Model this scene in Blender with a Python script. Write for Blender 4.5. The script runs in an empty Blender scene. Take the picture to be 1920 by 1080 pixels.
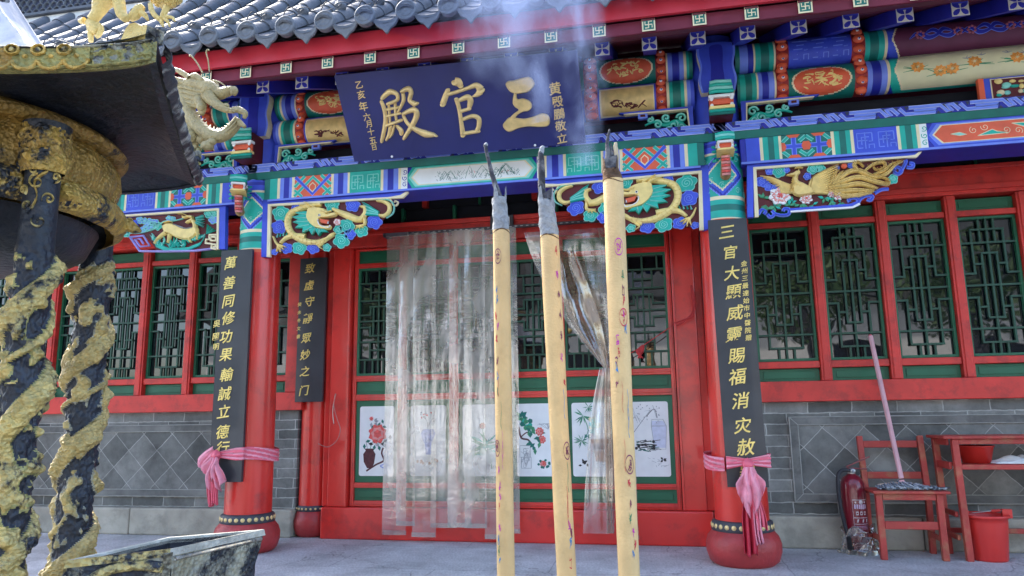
import bpy, math, random
from mathutils import Vector, Matrix
random.seed(7)
R = math.radians
C = bpy.context.scene.collection
SC = bpy.context.scene

# ---------------------------------------------------------------- camera, world, sun, exposure
F, YAW, PITCH, ROLL, EYE = 1371.06, R(11.55), R(9.934), R(-0.7986), 0.85
def cam_axes():
    cy, sy = math.cos(YAW), math.sin(YAW)
    right = Vector((cy, sy, 0)); fwd = Vector((-sy, cy, 0)); up = Vector((0, 0, 1))
    cp, sp = math.cos(PITCH), math.sin(PITCH)
    f2 = cp*fwd+sp*up; u2 = -sp*fwd+cp*up
    cr, sr = math.cos(ROLL), math.sin(ROLL)
    return cr*right+sr*u2, -sr*right+cr*u2, f2
AX = cam_axes()
cd = bpy.data.cameras.new('camera'); cam = bpy.data.objects.new('camera', cd); C.objects.link(cam)
cd.sensor_width = 36; cd.lens = F/1920*36; cd.clip_end = 500; cd.clip_start = 0.05
m = Matrix(((AX[0].x, AX[1].x, -AX[2].x, 0), (AX[0].y, AX[1].y, -AX[2].y, 0), (AX[0].z, AX[1].z, -AX[2].z, EYE), (0, 0, 0, 1)))
cam.matrix_world = m
SC.camera = cam
def ray(x, y):
    return AX[0]*((x-960)/F) - AX[1]*((y-540)/F) + AX[2]
def at(x, y, Y):          # a measured point of a surface lying on the upright plane at distance Y
    r = ray(x, y); t = Y/r.y
    return Vector((t*r.x, Y, EYE+t*r.z))
SUN_EL, SUN_AZ = R(48), math.atan2(-0.80, 0.60)   # azimuth from +Y
w = bpy.data.worlds.new('World'); SC.world = w; w.use_nodes = True
nt = w.node_tree; sky = nt.nodes.new('ShaderNodeTexSky'); sky.sky_type = 'NISHITA'; sky.sun_disc = False
sky.sun_elevation = SUN_EL; sky.sun_rotation = SUN_AZ; sky.dust_density = 2.5; sky.air_density = 1.0
nt.links.new(sky.outputs[0], nt.nodes['Background'].inputs[0]); nt.nodes['Background'].inputs[1].default_value = 0.15
sd = bpy.data.lights.new('sun', 'SUN'); so = bpy.data.objects.new('sun', sd); C.objects.link(so)
sd.energy = 2.2; sd.angle = R(3.0); sd.color = (1.0, 0.93, 0.82)
sdir = Vector((math.sin(SUN_AZ)*math.cos(SUN_EL), math.cos(SUN_AZ)*math.cos(SUN_EL), math.sin(SUN_EL)))
so.rotation_euler = sdir.to_track_quat('Z', 'Y').to_euler()
SC.view_settings.view_transform = 'Standard'; SC.view_settings.look = 'None'
SC.view_settings.exposure = 2.3; SC.view_settings.gamma = 1.0
SC.cycles.volume_step_rate = 3.0; SC.cycles.volume_max_steps = 96; SC.cycles.volume_bounces = 0; SC.cycles.max_bounces = 7; SC.cycles.transparent_max_bounces = 24

# ---------------------------------------------------------------- materials
MATS = {}
def mat(name, col, rough=0.5, var=0.12, scale=6.0, bump=0.0, metal=0.0, coat=0.0, bscale=None, stain=None, stain_amt=0.4, stain_scale=2.0, spec=0.5):
    if name in MATS: return MATS[name]
    m = bpy.data.materials.new(name); m.use_nodes = True; n = m.node_tree.nodes; l = m.node_tree.links
    p = n['Principled BSDF']; p.inputs['Roughness'].default_value = rough; p.inputs['Metallic'].default_value = metal
    p.inputs['Coat Weight'].default_value = coat; p.inputs['Specular IOR Level'].default_value = spec
    tc = n.new('ShaderNodeTexCoord'); nz = n.new('ShaderNodeTexNoise'); nz.inputs['Scale'].default_value = scale; nz.inputs['Detail'].default_value = 6
    l.new(tc.outputs['Object'], nz.inputs['Vector'])
    mr = n.new('ShaderNodeMapRange'); mr.inputs[1].default_value = 0.3; mr.inputs[2].default_value = 0.7
    mr.inputs[3].default_value = 1-var; mr.inputs[4].default_value = 1+var
    l.new(nz.outputs['Fac'], mr.inputs[0])
    vm = n.new('ShaderNodeVectorMath'); vm.operation = 'SCALE'; vm.inputs[0].default_value = col[:3]
    l.new(mr.outputs[0], vm.inputs['Scale'])
    out = vm.outputs[0]
    if stain:
        n2 = n.new('ShaderNodeTexNoise'); n2.inputs['Scale'].default_value = stain_scale; n2.inputs['Detail'].default_value = 8; n2.inputs['Roughness'].default_value = 0.65
        l.new(tc.outputs['Object'], n2.inputs['Vector'])
        m2 = n.new('ShaderNodeMapRange'); m2.inputs[1].default_value = 0.5; m2.inputs[2].default_value = 0.62; m2.inputs[3].default_value = 0; m2.inputs[4].default_value = stain_amt
        l.new(n2.outputs['Fac'], m2.inputs[0])
        mx = n.new('ShaderNodeMix'); mx.data_type = 'RGBA'; l.new(m2.outputs[0], mx.inputs[0]); l.new(out, mx.inputs[6]); mx.inputs[7].default_value = (*stain, 1)
        out = mx.outputs[2]
    l.new(out, p.inputs['Base Color'])
    if bump:
        nb = n.new('ShaderNodeTexNoise'); nb.inputs['Scale'].default_value = bscale or scale*4; nb.inputs['Detail'].default_value = 8
        l.new(tc.outputs['Object'], nb.inputs['Vector'])
        b = n.new('ShaderNodeBump'); b.inputs['Strength'].default_value = bump; b.inputs['Distance'].default_value = 0.01
        l.new(nb.outputs['Fac'], b.inputs['Height']); l.new(b.outputs[0], p.inputs['Normal'])
    MATS[name] = m; return m

RED = mat('red_lacquer', (0.68, 0.032, 0.024), 0.30, 0.14, 3.0, 0.12, coat=0.25, stain=(0.30, 0.02, 0.02), stain_amt=0.5, stain_scale=5)
RED2 = mat('red_paint_dull', (0.64, 0.038, 0.028), 0.45, 0.15, 6.0, 0.15, stain=(0.24, 0.02, 0.02), stain_amt=0.45, stain_scale=9)
DRED = mat('maroon_paint', (0.10, 0.008, 0.012), 0.6, 0.2, 10)
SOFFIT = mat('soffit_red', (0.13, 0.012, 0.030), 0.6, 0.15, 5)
GREEN = mat('green_paint', (0.010, 0.125, 0.060), 0.42, 0.15, 5, 0.1)
LGREEN = mat('lattice_green', (0.006, 0.062, 0.034), 0.4, 0.15, 12)
BLUE = mat('ultramarine_paint', (0.045, 0.085, 0.62), 0.5, 0.12, 12)
DBLUE = mat('deep_blue_paint', (0.018, 0.025, 0.36), 0.5, 0.12, 12)
LBLUE = mat('pale_blue_paint', (0.16, 0.25, 0.80), 0.5, 0.1, 12)
TEAL = mat('teal_paint', (0.01, 0.42, 0.33), 0.5, 0.12, 12)
DTEAL = mat('dark_teal_paint', (0.006, 0.16, 0.13), 0.5, 0.15, 12)
LTEAL = mat('pale_teal_paint', (0.24, 0.66, 0.58), 0.5, 0.1, 12)
CREAM = mat('cream_paint', (0.82, 0.72, 0.46), 0.5, 0.08, 12)
WHITE = mat('white_paint', (0.82, 0.84, 0.84), 0.45, 0.05, 12)
ORANGE = mat('vermilion_paint', (0.75, 0.12, 0.05), 0.5, 0.12, 12)
PINK = mat('pink_paint', (0.75, 0.30, 0.28), 0.5, 0.15, 30)
YELLOW = mat('yellow_carving', (0.88, 0.68, 0.25), 0.42, 0.12, 25, 0.15)
GOLD = mat('gold_leaf', (0.78, 0.58, 0.26), 0.34, 0.15, 20, 0.1, metal=0.35)
BOARD = mat('board_blue', (0.014, 0.020, 0.135), 0.42, 0.18, 3, 0.08, coat=0.1)
BLACK = mat('black_lacquer', (0.030, 0.033, 0.040), 0.42, 0.3, 4, 0.12, coat=0.15)
DARK = mat('dark_interior', (0.010, 0.012, 0.02), 0.9, 0.3, 3)
TILE = mat('grey_roof_tile', (0.10, 0.112, 0.135), 0.62, 0.28, 9, 0.5, stain=(0.10, 0.12, 0.15), stain_amt=0.6, stain_scale=6)
TILEL = mat('grey_tile_end', (0.15, 0.165, 0.19), 0.65, 0.22, 14, 0.5)
PLASTER = mat('ridge_plaster', (0.80, 0.80, 0.78), 0.8, 0.1, 4)
STONE = mat('plinth_stone', (0.40, 0.37, 0.30), 0.88, 0.22, 5, 0.9, stain=(0.22, 0.21, 0.17), stain_amt=0.6, stain_scale=4)
WOOD = mat('fret_ground', (0.04, 0.05, 0.10), 0.7, 0.2, 10)
IRON = mat('black_iron', (0.020, 0.026, 0.040), 0.42, 0.35, 12, 0.9, metal=0.2, bscale=40)
CHAIRR = mat('worn_red_wood', (0.42, 0.045, 0.035), 0.5, 0.18, 8, 0.3, stain=(0.40, 0.27, 0.12), stain_amt=0.35, stain_scale=9)
PLASTIC = mat('red_plastic', (0.62, 0.035, 0.028), 0.35, 0.06, 5, 0.05)
CLOTHW = mat('white_cloth', (0.66, 0.66, 0.64), 0.95, 0.12, 12, 0.4)
ROPE = mat('red_cord', (0.45, 0.03, 0.03), 0.8, 0.2, 30)
WIRE = mat('dark_wire', (0.05, 0.05, 0.06), 0.5, 0.2, 30)
STEEL = mat('dull_steel', (0.45, 0.45, 0.44), 0.35, 0.15, 20, 0.1, metal=0.9)
INK = mat('ink_black', (0.03, 0.03, 0.035), 0.7, 0.3, 40)
GINK = mat('grey_ink', (0.33, 0.35, 0.38), 0.7, 0.3, 40)
LEAF = mat('painted_leaf_green', (0.05, 0.28, 0.14), 0.6, 0.3, 60)
CORAL = mat('painted_coral', (0.72, 0.10, 0.09), 0.6, 0.3, 60)
VASE = mat('painted_vase_brown', (0.10, 0.025, 0.03), 0.6, 0.3, 40)
VBLUE = mat('painted_vase_blue', (0.25, 0.33, 0.70), 0.6, 0.3, 40)
MUD = mat('painted_terracotta', (0.42, 0.22, 0.13), 0.6, 0.3, 40)

def gold_iron(name, g, thr, scale=7.0, rough=0.42):
    m = bpy.data.materials.new(name); m.use_nodes = True; n = m.node_tree.nodes; l = m.node_tree.links; p = n['Principled BSDF']
    tc = n.new('ShaderNodeTexCoord')
    a = n.new('ShaderNodeTexNoise'); a.inputs['Scale'].default_value = scale; a.inputs['Detail'].default_value = 9; a.inputs['Roughness'].default_value = 0.7
    b = n.new('ShaderNodeTexNoise'); b.inputs['Scale'].default_value = 26; b.inputs['Detail'].default_value = 6
    v = n.new('ShaderNodeTexVoronoi'); v.inputs['Scale'].default_value = 90
    for q in (a, b, v): l.new(tc.outputs['Object'], q.inputs['Vector'])
    cr = n.new('ShaderNodeValToRGB'); e = cr.color_ramp.elements
    e[0].position = thr-0.035; e[0].color = (0.02, 0.025, 0.035, 1); e[1].position = thr+0.03; e[1].color = (*g, 1)
    x = cr.color_ramp.elements.new(min(0.95, thr+0.15)); x.color = (g[0]*1.2, g[1]*1.12, g[2]*0.95, 1)
    y = cr.color_ramp.elements.new(thr-0.10 if thr > 0.2 else 0.01); y.color = (0.03, 0.035, 0.05, 1)
    l.new(a.outputs['Fac'], cr.inputs[0])
    mx = n.new('ShaderNodeMix'); mx.data_type = 'RGBA'; mx.blend_type = 'MULTIPLY'; mx.inputs[0].default_value = 0.55
    mr = n.new('ShaderNodeMapRange'); mr.inputs[1].default_value = 0.35; mr.inputs[2].default_value = 0.62; mr.inputs[3].default_value = 0.45; mr.inputs[4].default_value = 1.15
    l.new(b.outputs['Fac'], mr.inputs[0]); l.new(cr.outputs[0], mx.inputs[6]); l.new(mr.outputs[0], mx.inputs[7])
    l.new(mx.outputs[2], p.inputs['Base Color']); p.inputs['Roughness'].default_value = rough; p.inputs['Metallic'].default_value = 0.2
    bp = n.new('ShaderNodeBump'); bp.inputs['Strength'].default_value = 1.0; bp.inputs['Distance'].default_value = 0.014
    ad = n.new('ShaderNodeMath'); ad.operation = 'MULTIPLY_ADD'; ad.inputs[1].default_value = 0.5
    l.new(v.outputs['Distance'], ad.inputs[0]); l.new(b.outputs['Fac'], ad.inputs[2]); l.new(ad.outputs[0], bp.inputs['Height']); l.new(bp.outputs[0], p.inputs['Normal'])
    return m
GI_BRIGHT = gold_iron('worn_gold_on_iron', (0.52, 0.42, 0.17), 0.43, 10)
GI_MID = gold_iron('patchy_gold_on_iron', (0.50, 0.34, 0.09), 0.47, 9)
GI_DARK = gold_iron('sooty_gold_on_iron', (0.36, 0.24, 0.07), 0.42, 8)
GI_PALE = gold_iron('pale_dusty_gold', (0.46, 0.38, 0.18), 0.36, 8, 0.5)
GI_GREY = gold_iron('grey_dusty_iron', (0.34, 0.34, 0.28), 0.47, 6, 0.6)
GI_OLIVE = gold_iron('olive_patina', (0.30, 0.29, 0.12), 0.40, 8, 0.5)

def brick_mat(name, diag):
    m = bpy.data.materials.new(name); m.use_nodes = True; n = m.node_tree.nodes; l = m.node_tree.links; p = n['Principled BSDF']
    tc = n.new('ShaderNodeTexCoord'); sx = n.new('ShaderNodeSeparateXYZ'); l.new(tc.outputs['Object'], sx.inputs[0])
    cb = n.new('ShaderNodeCombineXYZ')
    if diag:
        a = n.new('ShaderNodeMath'); a.operation = 'ADD'; b = n.new('ShaderNodeMath'); b.operation = 'SUBTRACT'
        for q in (a, b): l.new(sx.outputs[0], q.inputs[0]); l.new(sx.outputs[2], q.inputs[1])
        l.new(a.outputs[0], cb.inputs[0]); l.new(b.outputs[0], cb.inputs[1])
    else:
        s = n.new('ShaderNodeMath'); s.operation = 'ADD'; l.new(sx.outputs[0], s.inputs[0]); l.new(sx.outputs[1], s.inputs[1])
        l.new(s.outputs[0], cb.inputs[0]); l.new(sx.outputs[2], cb.inputs[1])
    nz0 = n.new('ShaderNodeTexNoise'); nz0.inputs['Scale'].default_value = 14; l.new(tc.outputs['Object'], nz0.inputs['Vector'])
    wv = n.new('ShaderNodeVectorMath'); wv.operation = 'SCALE'; wv.inputs['Scale'].default_value = 0.016; l.new(nz0.outputs['Color'], wv.inputs[0])
    wa = n.new('ShaderNodeVectorMath'); wa.operation = 'ADD'; l.new(cb.outputs[0], wa.inputs[0]); l.new(wv.outputs[0], wa.inputs[1])
    bt = n.new('ShaderNodeTexBrick'); l.new(wa.outputs[0], bt.inputs['Vector'])
    bt.inputs['Scale'].default_value = 1.0
    bt.inputs['Brick Width'].default_value = 0.25 if diag else 0.27; bt.inputs['Row Height'].default_value = 0.25 if diag else 0.071
    bt.offset = 0.0 if diag else 0.5
    bt.inputs['Mortar Size'].default_value = 0.004; bt.inputs['Mortar Smooth'].default_value = 0.3
    bt.inputs['Color1'].default_value = (0.105, 0.107, 0.098, 1); bt.inputs['Color2'].default_value = (0.225, 0.225, 0.205, 1)
    bt.inputs['Mortar'].default_value = (0.37, 0.37, 0.34, 1)
    nz = n.new('ShaderNodeTexNoise'); nz.inputs['Scale'].default_value = 5; nz.inputs['Detail'].default_value = 9; nz.inputs['Roughness'].default_value = 0.7
    l.new(tc.outputs['Object'], nz.inputs['Vector'])
    mr = n.new('ShaderNodeMapRange'); mr.inputs[1].default_value = 0.3; mr.inputs[2].default_value = 0.7; mr.inputs[3].default_value = 0.50; mr.inputs[4].default_value = 1.45
    l.new(nz.outputs['Fac'], mr.inputs[0])
    vm = n.new('ShaderNodeVectorMath'); vm.operation = 'SCALE'; l.new(bt.outputs['Color'], vm.inputs[0]); l.new(mr.outputs[0], vm.inputs['Scale'])
    l.new(vm.outputs[0], p.inputs['Base Color']); p.inputs['Roughness'].default_value = 0.85
    bp = n.new('ShaderNodeBump'); bp.inputs['Strength'].default_value = 0.5; bp.inputs['Distance'].default_value = 0.004; bp.invert = True
    ad = n.new('ShaderNodeMath'); ad.operation = 'MULTIPLY_ADD'; ad.inputs[1].default_value = -0.4; l.new(nz.outputs['Fac'], ad.inputs[0]); l.new(bt.outputs['Fac'], ad.inputs[2])
    l.new(ad.outputs[0], bp.inputs['Height']); l.new(bp.outputs[0], p.inputs['Normal'])
    return m
BRICK = brick_mat('grey_brick', False); DIAG = brick_mat('grey_diamond_tile', True)

def floor_mat(name='stone_paving', k_=1.0):
    m = bpy.data.materials.new(name); m.use_nodes = True; n = m.node_tree.nodes; l = m.node_tree.links; p = n['Principled BSDF']
    tc = n.new('ShaderNodeTexCoord'); nw = n.new('ShaderNodeTexNoise'); nw.inputs['Scale'].default_value = 5; nw.inputs['Detail'].default_value = 5; l.new(tc.outputs['Object'], nw.inputs['Vector'])
    ws = n.new('ShaderNodeVectorMath'); ws.operation = 'SCALE'; ws.inputs['Scale'].default_value = .05; l.new(nw.outputs['Color'], ws.inputs[0]); wa = n.new('ShaderNodeVectorMath'); wa.operation = 'ADD'; l.new(tc.outputs['Object'], wa.inputs[0]); l.new(ws.outputs[0], wa.inputs[1])
    bt = n.new('ShaderNodeTexBrick'); l.new(wa.outputs[0], bt.inputs['Vector'])
    bt.inputs['Scale'].default_value = 1; bt.inputs['Brick Width'].default_value = 1.3; bt.inputs['Row Height'].default_value = 0.7; bt.inputs['Mortar Size'].default_value = 0.007; bt.inputs['Mortar Smooth'].default_value = 1.0
    bt.inputs['Color1'].default_value = (0.45*k_, 0.46*k_, 0.465*k_, 1); bt.inputs['Color2'].default_value = (0.53*k_, 0.53*k_, 0.53*k_, 1); bt.inputs['Mortar'].default_value = (0.30*k_, 0.305*k_, 0.31*k_, 1)
    vo = n.new('ShaderNodeTexVoronoi'); vo.feature = 'DISTANCE_TO_EDGE'; vo.inputs['Scale'].default_value = 1.1
    wb = n.new('ShaderNodeVectorMath'); wb.operation = 'SCALE'; wb.inputs['Scale'].default_value = .35; l.new(nw.outputs['Color'], wb.inputs[0]); wc = n.new('ShaderNodeVectorMath'); wc.operation = 'ADD'; l.new(tc.outputs['Object'], wc.inputs[0]); l.new(wb.outputs[0], wc.inputs[1]); l.new(wc.outputs[0], vo.inputs['Vector'])
    cr = n.new('ShaderNodeMapRange'); cr.inputs[1].default_value = .0; cr.inputs[2].default_value = .007; cr.inputs[3].default_value = .5; cr.inputs[4].default_value = 1.0; l.new(vo.outputs['Distance'], cr.inputs[0])
    nz = n.new('ShaderNodeTexNoise'); nz.inputs['Scale'].default_value = 2.2; nz.inputs['Detail'].default_value = 12; nz.inputs['Roughness'].default_value = 0.72; l.new(tc.outputs['Object'], nz.inputs['Vector'])
    ng = n.new('ShaderNodeTexNoise'); ng.inputs['Scale'].default_value = 70; ng.inputs['Detail'].default_value = 3; l.new(tc.outputs['Object'], ng.inputs['Vector'])
    mr = n.new('ShaderNodeMapRange'); mr.inputs[1].default_value = 0.32; mr.inputs[2].default_value = 0.68; mr.inputs[3].default_value = 0.62; mr.inputs[4].default_value = 1.28; l.new(nz.outputs['Fac'], mr.inputs[0])
    mg = n.new('ShaderNodeMapRange'); mg.inputs[1].default_value = 0.3; mg.inputs[2].default_value = 0.7; mg.inputs[3].default_value = 0.78; mg.inputs[4].default_value = 1.2; l.new(ng.outputs['Fac'], mg.inputs[0])
    m1 = n.new('ShaderNodeMath'); m1.operation = 'MULTIPLY'; l.new(mr.outputs[0], m1.inputs[0]); l.new(mg.outputs[0], m1.inputs[1]); m2 = n.new('ShaderNodeMath'); m2.operation = 'MULTIPLY'; l.new(m1.outputs[0], m2.inputs[0]); l.new(cr.outputs[0], m2.inputs[1])
    vm = n.new('ShaderNodeVectorMath'); vm.operation = 'SCALE'; l.new(bt.outputs['Color'], vm.inputs[0]); l.new(m2.outputs[0], vm.inputs['Scale'])
    l.new(vm.outputs[0], p.inputs['Base Color']); p.inputs['Roughness'].default_value = 0.62
    bp = n.new('ShaderNodeBump'); bp.inputs['Strength'].default_value = 0.6; bp.inputs['Distance'].default_value = 0.012; l.new(m2.outputs[0], bp.inputs['Height']); l.new(bp.outputs[0], p.inputs['Normal'])
    return m
FLOOR = floor_mat(); YARD = floor_mat('courtyard_paving', .30)

def glass_mat():
    m = bpy.data.materials.new('window_glass'); m.use_nodes = True; n = m.node_tree.nodes; l = m.node_tree.links
    n.remove(n['Principled BSDF']); o = n['Material Output']
    gl = n.new('ShaderNodeBsdfGlossy'); gl.inputs['Roughness'].default_value = 0.02
    df = n.new('ShaderNodeBsdfDiffuse'); df.inputs['Color'].default_value = (0.006, 0.009, 0.012, 1)
    fr = n.new('ShaderNodeFresnel'); fr.inputs['IOR'].default_value = 1.6
    mu = n.new('ShaderNodeMath'); mu.operation = 'MULTIPLY'; mu.inputs[1].default_value = 2.0; l.new(fr.outputs[0], mu.inputs[0])
    tc = n.new('ShaderNodeTexCoord'); nz = n.new('ShaderNodeTexNoise'); nz.inputs['Scale'].default_value = 3.0; l.new(tc.outputs['Object'], nz.inputs['Vector'])
    bp = n.new('ShaderNodeBump'); bp.inputs['Strength'].default_value = 0.12; bp.inputs['Distance'].default_value = 0.02; l.new(nz.outputs['Fac'], bp.inputs['Height']); l.new(bp.outputs[0], gl.inputs['Normal'])
    mx = n.new('ShaderNodeMixShader'); l.new(mu.outputs[0], mx.inputs[0]); l.new(df.outputs[0], mx.inputs[1]); l.new(gl.outputs[0], mx.inputs[2]); l.new(mx.outputs[0], o.inputs[0])
    return m
GLASS = glass_mat()
def film_mat(name, milk, refl, tint=(0.95, 0.94, 0.91), diff=(0.86, 0.80, 0.70)):
    m = bpy.data.materials.new(name); m.use_nodes = True; n = m.node_tree.nodes; l = m.node_tree.links
    n.remove(n['Principled BSDF']); o = n['Material Output']
    tr = n.new('ShaderNodeBsdfTransparent'); tr.inputs[0].default_value = (*tint, 1)
    df = n.new('ShaderNodeBsdfDiffuse'); df.inputs[0].default_value = (*diff, 1)
    tl = n.new('ShaderNodeBsdfTranslucent'); tl.inputs[0].default_value = (*diff, 1)
    gl = n.new('ShaderNodeBsdfGlossy'); gl.inputs['Roughness'].default_value = 0.07
    tc = n.new('ShaderNodeTexCoord')
    def NZ_(sc, scale, det, dist=0.0):
        mp = n.new('ShaderNodeMapping'); mp.inputs['Scale'].default_value = sc; l.new(tc.outputs['Object'], mp.inputs[0]); q = n.new('ShaderNodeTexNoise'); q.inputs['Scale'].default_value = scale; q.inputs['Detail'].default_value = det; q.inputs['Distortion'].default_value = dist; l.new(mp.outputs[0], q.inputs['Vector']); return q
    haze = NZ_((2.5, 2.5, 1.2), 2.2, 6, .8); blot = NZ_((1, 1, 1), 3.0, 5, .4); streak = NZ_((9, 9, 1.6), 1.5, 3, .2); crump = NZ_((4, 4, 9), 2.4, 5, .8)
    bmx = n.new('ShaderNodeMath'); bmx.operation = 'MULTIPLY_ADD'; bmx.inputs[1].default_value = .6; l.new(crump.outputs['Fac'], bmx.inputs[0]); l.new(streak.outputs['Fac'], bmx.inputs[2])
    bp = n.new('ShaderNodeBump'); bp.inputs['Strength'].default_value = 0.22; bp.inputs['Distance'].default_value = 0.012
    l.new(bmx.outputs[0], bp.inputs['Height']); l.new(bp.outputs[0], gl.inputs['Normal'])
    ad = n.new('ShaderNodeMath'); ad.operation = 'MULTIPLY_ADD'; ad.inputs[1].default_value = .7; l.new(blot.outputs['Fac'], ad.inputs[0]); l.new(haze.outputs['Fac'], ad.inputs[2])
    mr = n.new('ShaderNodeMapRange'); mr.inputs[1].default_value = 0.68; mr.inputs[2].default_value = 1.02; mr.inputs[3].default_value = milk*0.25; mr.inputs[4].default_value = milk*1.9
    l.new(ad.outputs[0], mr.inputs[0])
    dd = n.new('ShaderNodeMixShader'); dd.inputs[0].default_value = 0.3; l.new(df.outputs[0], dd.inputs[1]); l.new(tl.outputs[0], dd.inputs[2])
    m1 = n.new('ShaderNodeMixShader'); l.new(mr.outputs[0], m1.inputs[0]); l.new(tr.outputs[0], m1.inputs[1]); l.new(dd.outputs[0], m1.inputs[2])
    lw = n.new('ShaderNodeLayerWeight'); lw.inputs[0].default_value = 0.25; l.new(bp.outputs[0], lw.inputs['Normal']); ml = n.new('ShaderNodeMath'); ml.operation = 'MULTIPLY_ADD'; ml.inputs[1].default_value = 0.8; ml.inputs[2].default_value = refl; l.new(lw.outputs['Fresnel'], ml.inputs[0])
    m2 = n.new('ShaderNodeMixShader'); l.new(ml.outputs[0], m2.inputs[0]); l.new(m1.outputs[0], m2.inputs[1]); l.new(gl.outputs[0], m2.inputs[2]); l.new(m2.outputs[0], o.inputs[0])
    return m
FILM = film_mat('clear_plastic_film', 0.24, 0.17)
FILM2 = film_mat('bunched_plastic_film', 0.42, 0.18, (0.62, 0.48, 0.36), (.52, .38, .26))
POLY = film_mat('crumpled_bag_film', 0.35, 0.12, (0.75, 0.78, 0.70))

# ---------------------------------------------------------------- mesh helpers
def catmull(p, n=6, closed=False):
    out = []; N = len(p)
    rng = range(N) if closed else range(N-1)
    for i in rng:
        p0 = p[(i-1) % N] if closed or i > 0 else p[0]; p1 = p[i]; p2 = p[(i+1) % N]; p3 = p[(i+2) % N] if closed or i+2 < N else p[-1]
        for k in range(n):
            t = k/n; t2 = t*t; t3 = t2*t
            out.append(tuple(0.5*((2*b)+(-a+c)*t+(2*a-5*b+4*c-d)*t2+(-a+3*b-3*c+d)*t3) for a, b, c, d in zip(p0, p1, p2, p3)))
    if not closed: out.append(tuple(p[-1]))
    return out
def wf(Y): return lambda a, b, c: (a, Y-c, b)
def cyl(x, y, r, z0=0):      # a = angle (0 faces -Y, + to +X), b = height, c = out
    return lambda a, b, c: (x+(r+c)*math.sin(a), y-(r+c)*math.cos(a), z0+b)
class MB:
    def __init__(s): s.v = []; s.f = []; s.m = []; s.sm = []; s.ms = []
    def mi(s, m):
        if m not in s.ms: s.ms.append(m)
        return s.ms.index(m)
    def add(s, vs, fs, m, smooth=False):
        o = len(s.v); s.v += [tuple(v) for v in vs]; k = s.mi(m) if not isinstance(m, list) else None
        for j, f in enumerate(fs):
            s.f.append([i+o for i in f]); s.m.append(k if k is not None else s.mi(m[j])); s.sm.append(smooth)
    def box(s, x0, x1, y0, y1, z0, z1, m):
        v = [(x, y, z) for x in (x0, x1) for y in (y0, y1) for z in (z0, z1)]
        s.add(v, [(0, 1, 3, 2), (4, 6, 7, 5), (0, 4, 5, 1), (2, 3, 7, 6), (0, 2, 6, 4), (1, 5, 7, 3)], m)
    def beam(s, p, q, w, h, m, up=(0, 0, 1)):
        p = Vector(p); q = Vector(q); d = (q-p).normalized(); u = Vector(up); a = d.cross(u).normalized(); b = a.cross(d).normalized()
        v = [x+a*(w/2*i)+b*(h/2*j) for x in (p, q) for i, j in ((-1, -1), (1, -1), (1, 1), (-1, 1))]
        s.add(v, [(0, 1, 2, 3), (7, 6, 5, 4), (0, 4, 5, 1), (1, 5, 6, 2), (2, 6, 7, 3), (3, 7, 4, 0)], m)
    def poly(s, pts, fr, c0, c1, m, inset=0.0, side=None):
        n = len(pts)
        if inset:
            A = sum(pts[i][0]*pts[(i+1) % n][1]-pts[(i+1) % n][0]*pts[i][1] for i in range(n)); sg = 1 if A > 0 else -1
            ins = []
            for i in range(n):
                a, b, c = Vector(pts[i-1][:2]), Vector(pts[i][:2]), Vector(pts[(i+1) % n][:2])
                e = (b-a).normalized()+(c-b).normalized()
                if e.length < 1e-6: e = (c-b)
                e.normalize(); ins.append((b.x-sg*e.y*inset, b.y+sg*e.x*inset))
            cm = c0+(c1-c0)*0.45
            v = [fr(p[0], p[1], c0) for p in pts]+[fr(p[0], p[1], cm) for p in pts]+[fr(p[0], p[1], c1) for p in ins]
            f = []
            for i in range(n):
                j = (i+1) % n; f += [(i, j, n+j, n+i), (n+i, n+j, 2*n+j, 2*n+i)]
            s.add(v, f, side or m, True); s.add([fr(p[0], p[1], c1) for p in ins], [tuple(range(n))], m, False)
        else:
            v = [fr(p[0], p[1], c0) for p in pts]+[fr(p[0], p[1], c1) for p in pts]
            s.add(v, [(i, (i+1) % n, n+(i+1) % n, n+i) for i in range(n)], side or m)
            s.add([fr(p[0], p[1], c1) for p in pts], [tuple(range(n))], m)
    def rect(s, a0, a1, b0, b1, fr, c0, c1, m): s.poly([(a0, b0), (a1, b0), (a1, b1), (a0, b1)], fr, c0, c1, m)
    def rib(s, pts, w, fr, c0, h, m, flat=False, cap=True):
        n = len(pts)
        if not isinstance(w, (list, tuple)): w = [w]*n
        if len(w) != n: w = [w[min(len(w)-1, int(i/(n-1)*(len(w)-1)))]*(1-((i/(n-1)*(len(w)-1)) % 1))+w[min(len(w)-1, int(i/(n-1)*(len(w)-1))+1)]*((i/(n-1)*(len(w)-1)) % 1) for i in range(n)]
        prof = [(-1, 0), (-0.92, 0.6), (0.92, 0.6)] if False else ([(-1, 0), (-1, 1), (1, 1), (1, 0)] if flat else [(-1, 0), (-0.85, 0.55), (-0.4, 0.92), (0, 1), (0.4, 0.92), (0.85, 0.55), (1, 0)])
        v = []; k = len(prof)
        for i in range(n):
            a = Vector(pts[max(0, i-1)][:2]); b = Vector(pts[min(n-1, i+1)][:2]); d = (b-a)
            if d.length < 1e-9: d = Vector((1, 0))
            d.normalize(); nn = Vector((-d.y, d.x))
            for q, hh in prof:
                v.append(fr(pts[i][0]+nn.x*q*w[i]/2, pts[i][1]+nn.y*q*w[i]/2, c0+h*hh))
        f = [(i*k+j, i*k+j+1, (i+1)*k+j+1, (i+1)*k+j) for i in range(n-1) for j in range(k-1)]
        if cap: f += [tuple(range(k)), tuple((n-1)*k+j for j in range(k))]
        s.add(v, f, m, not flat)
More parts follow.
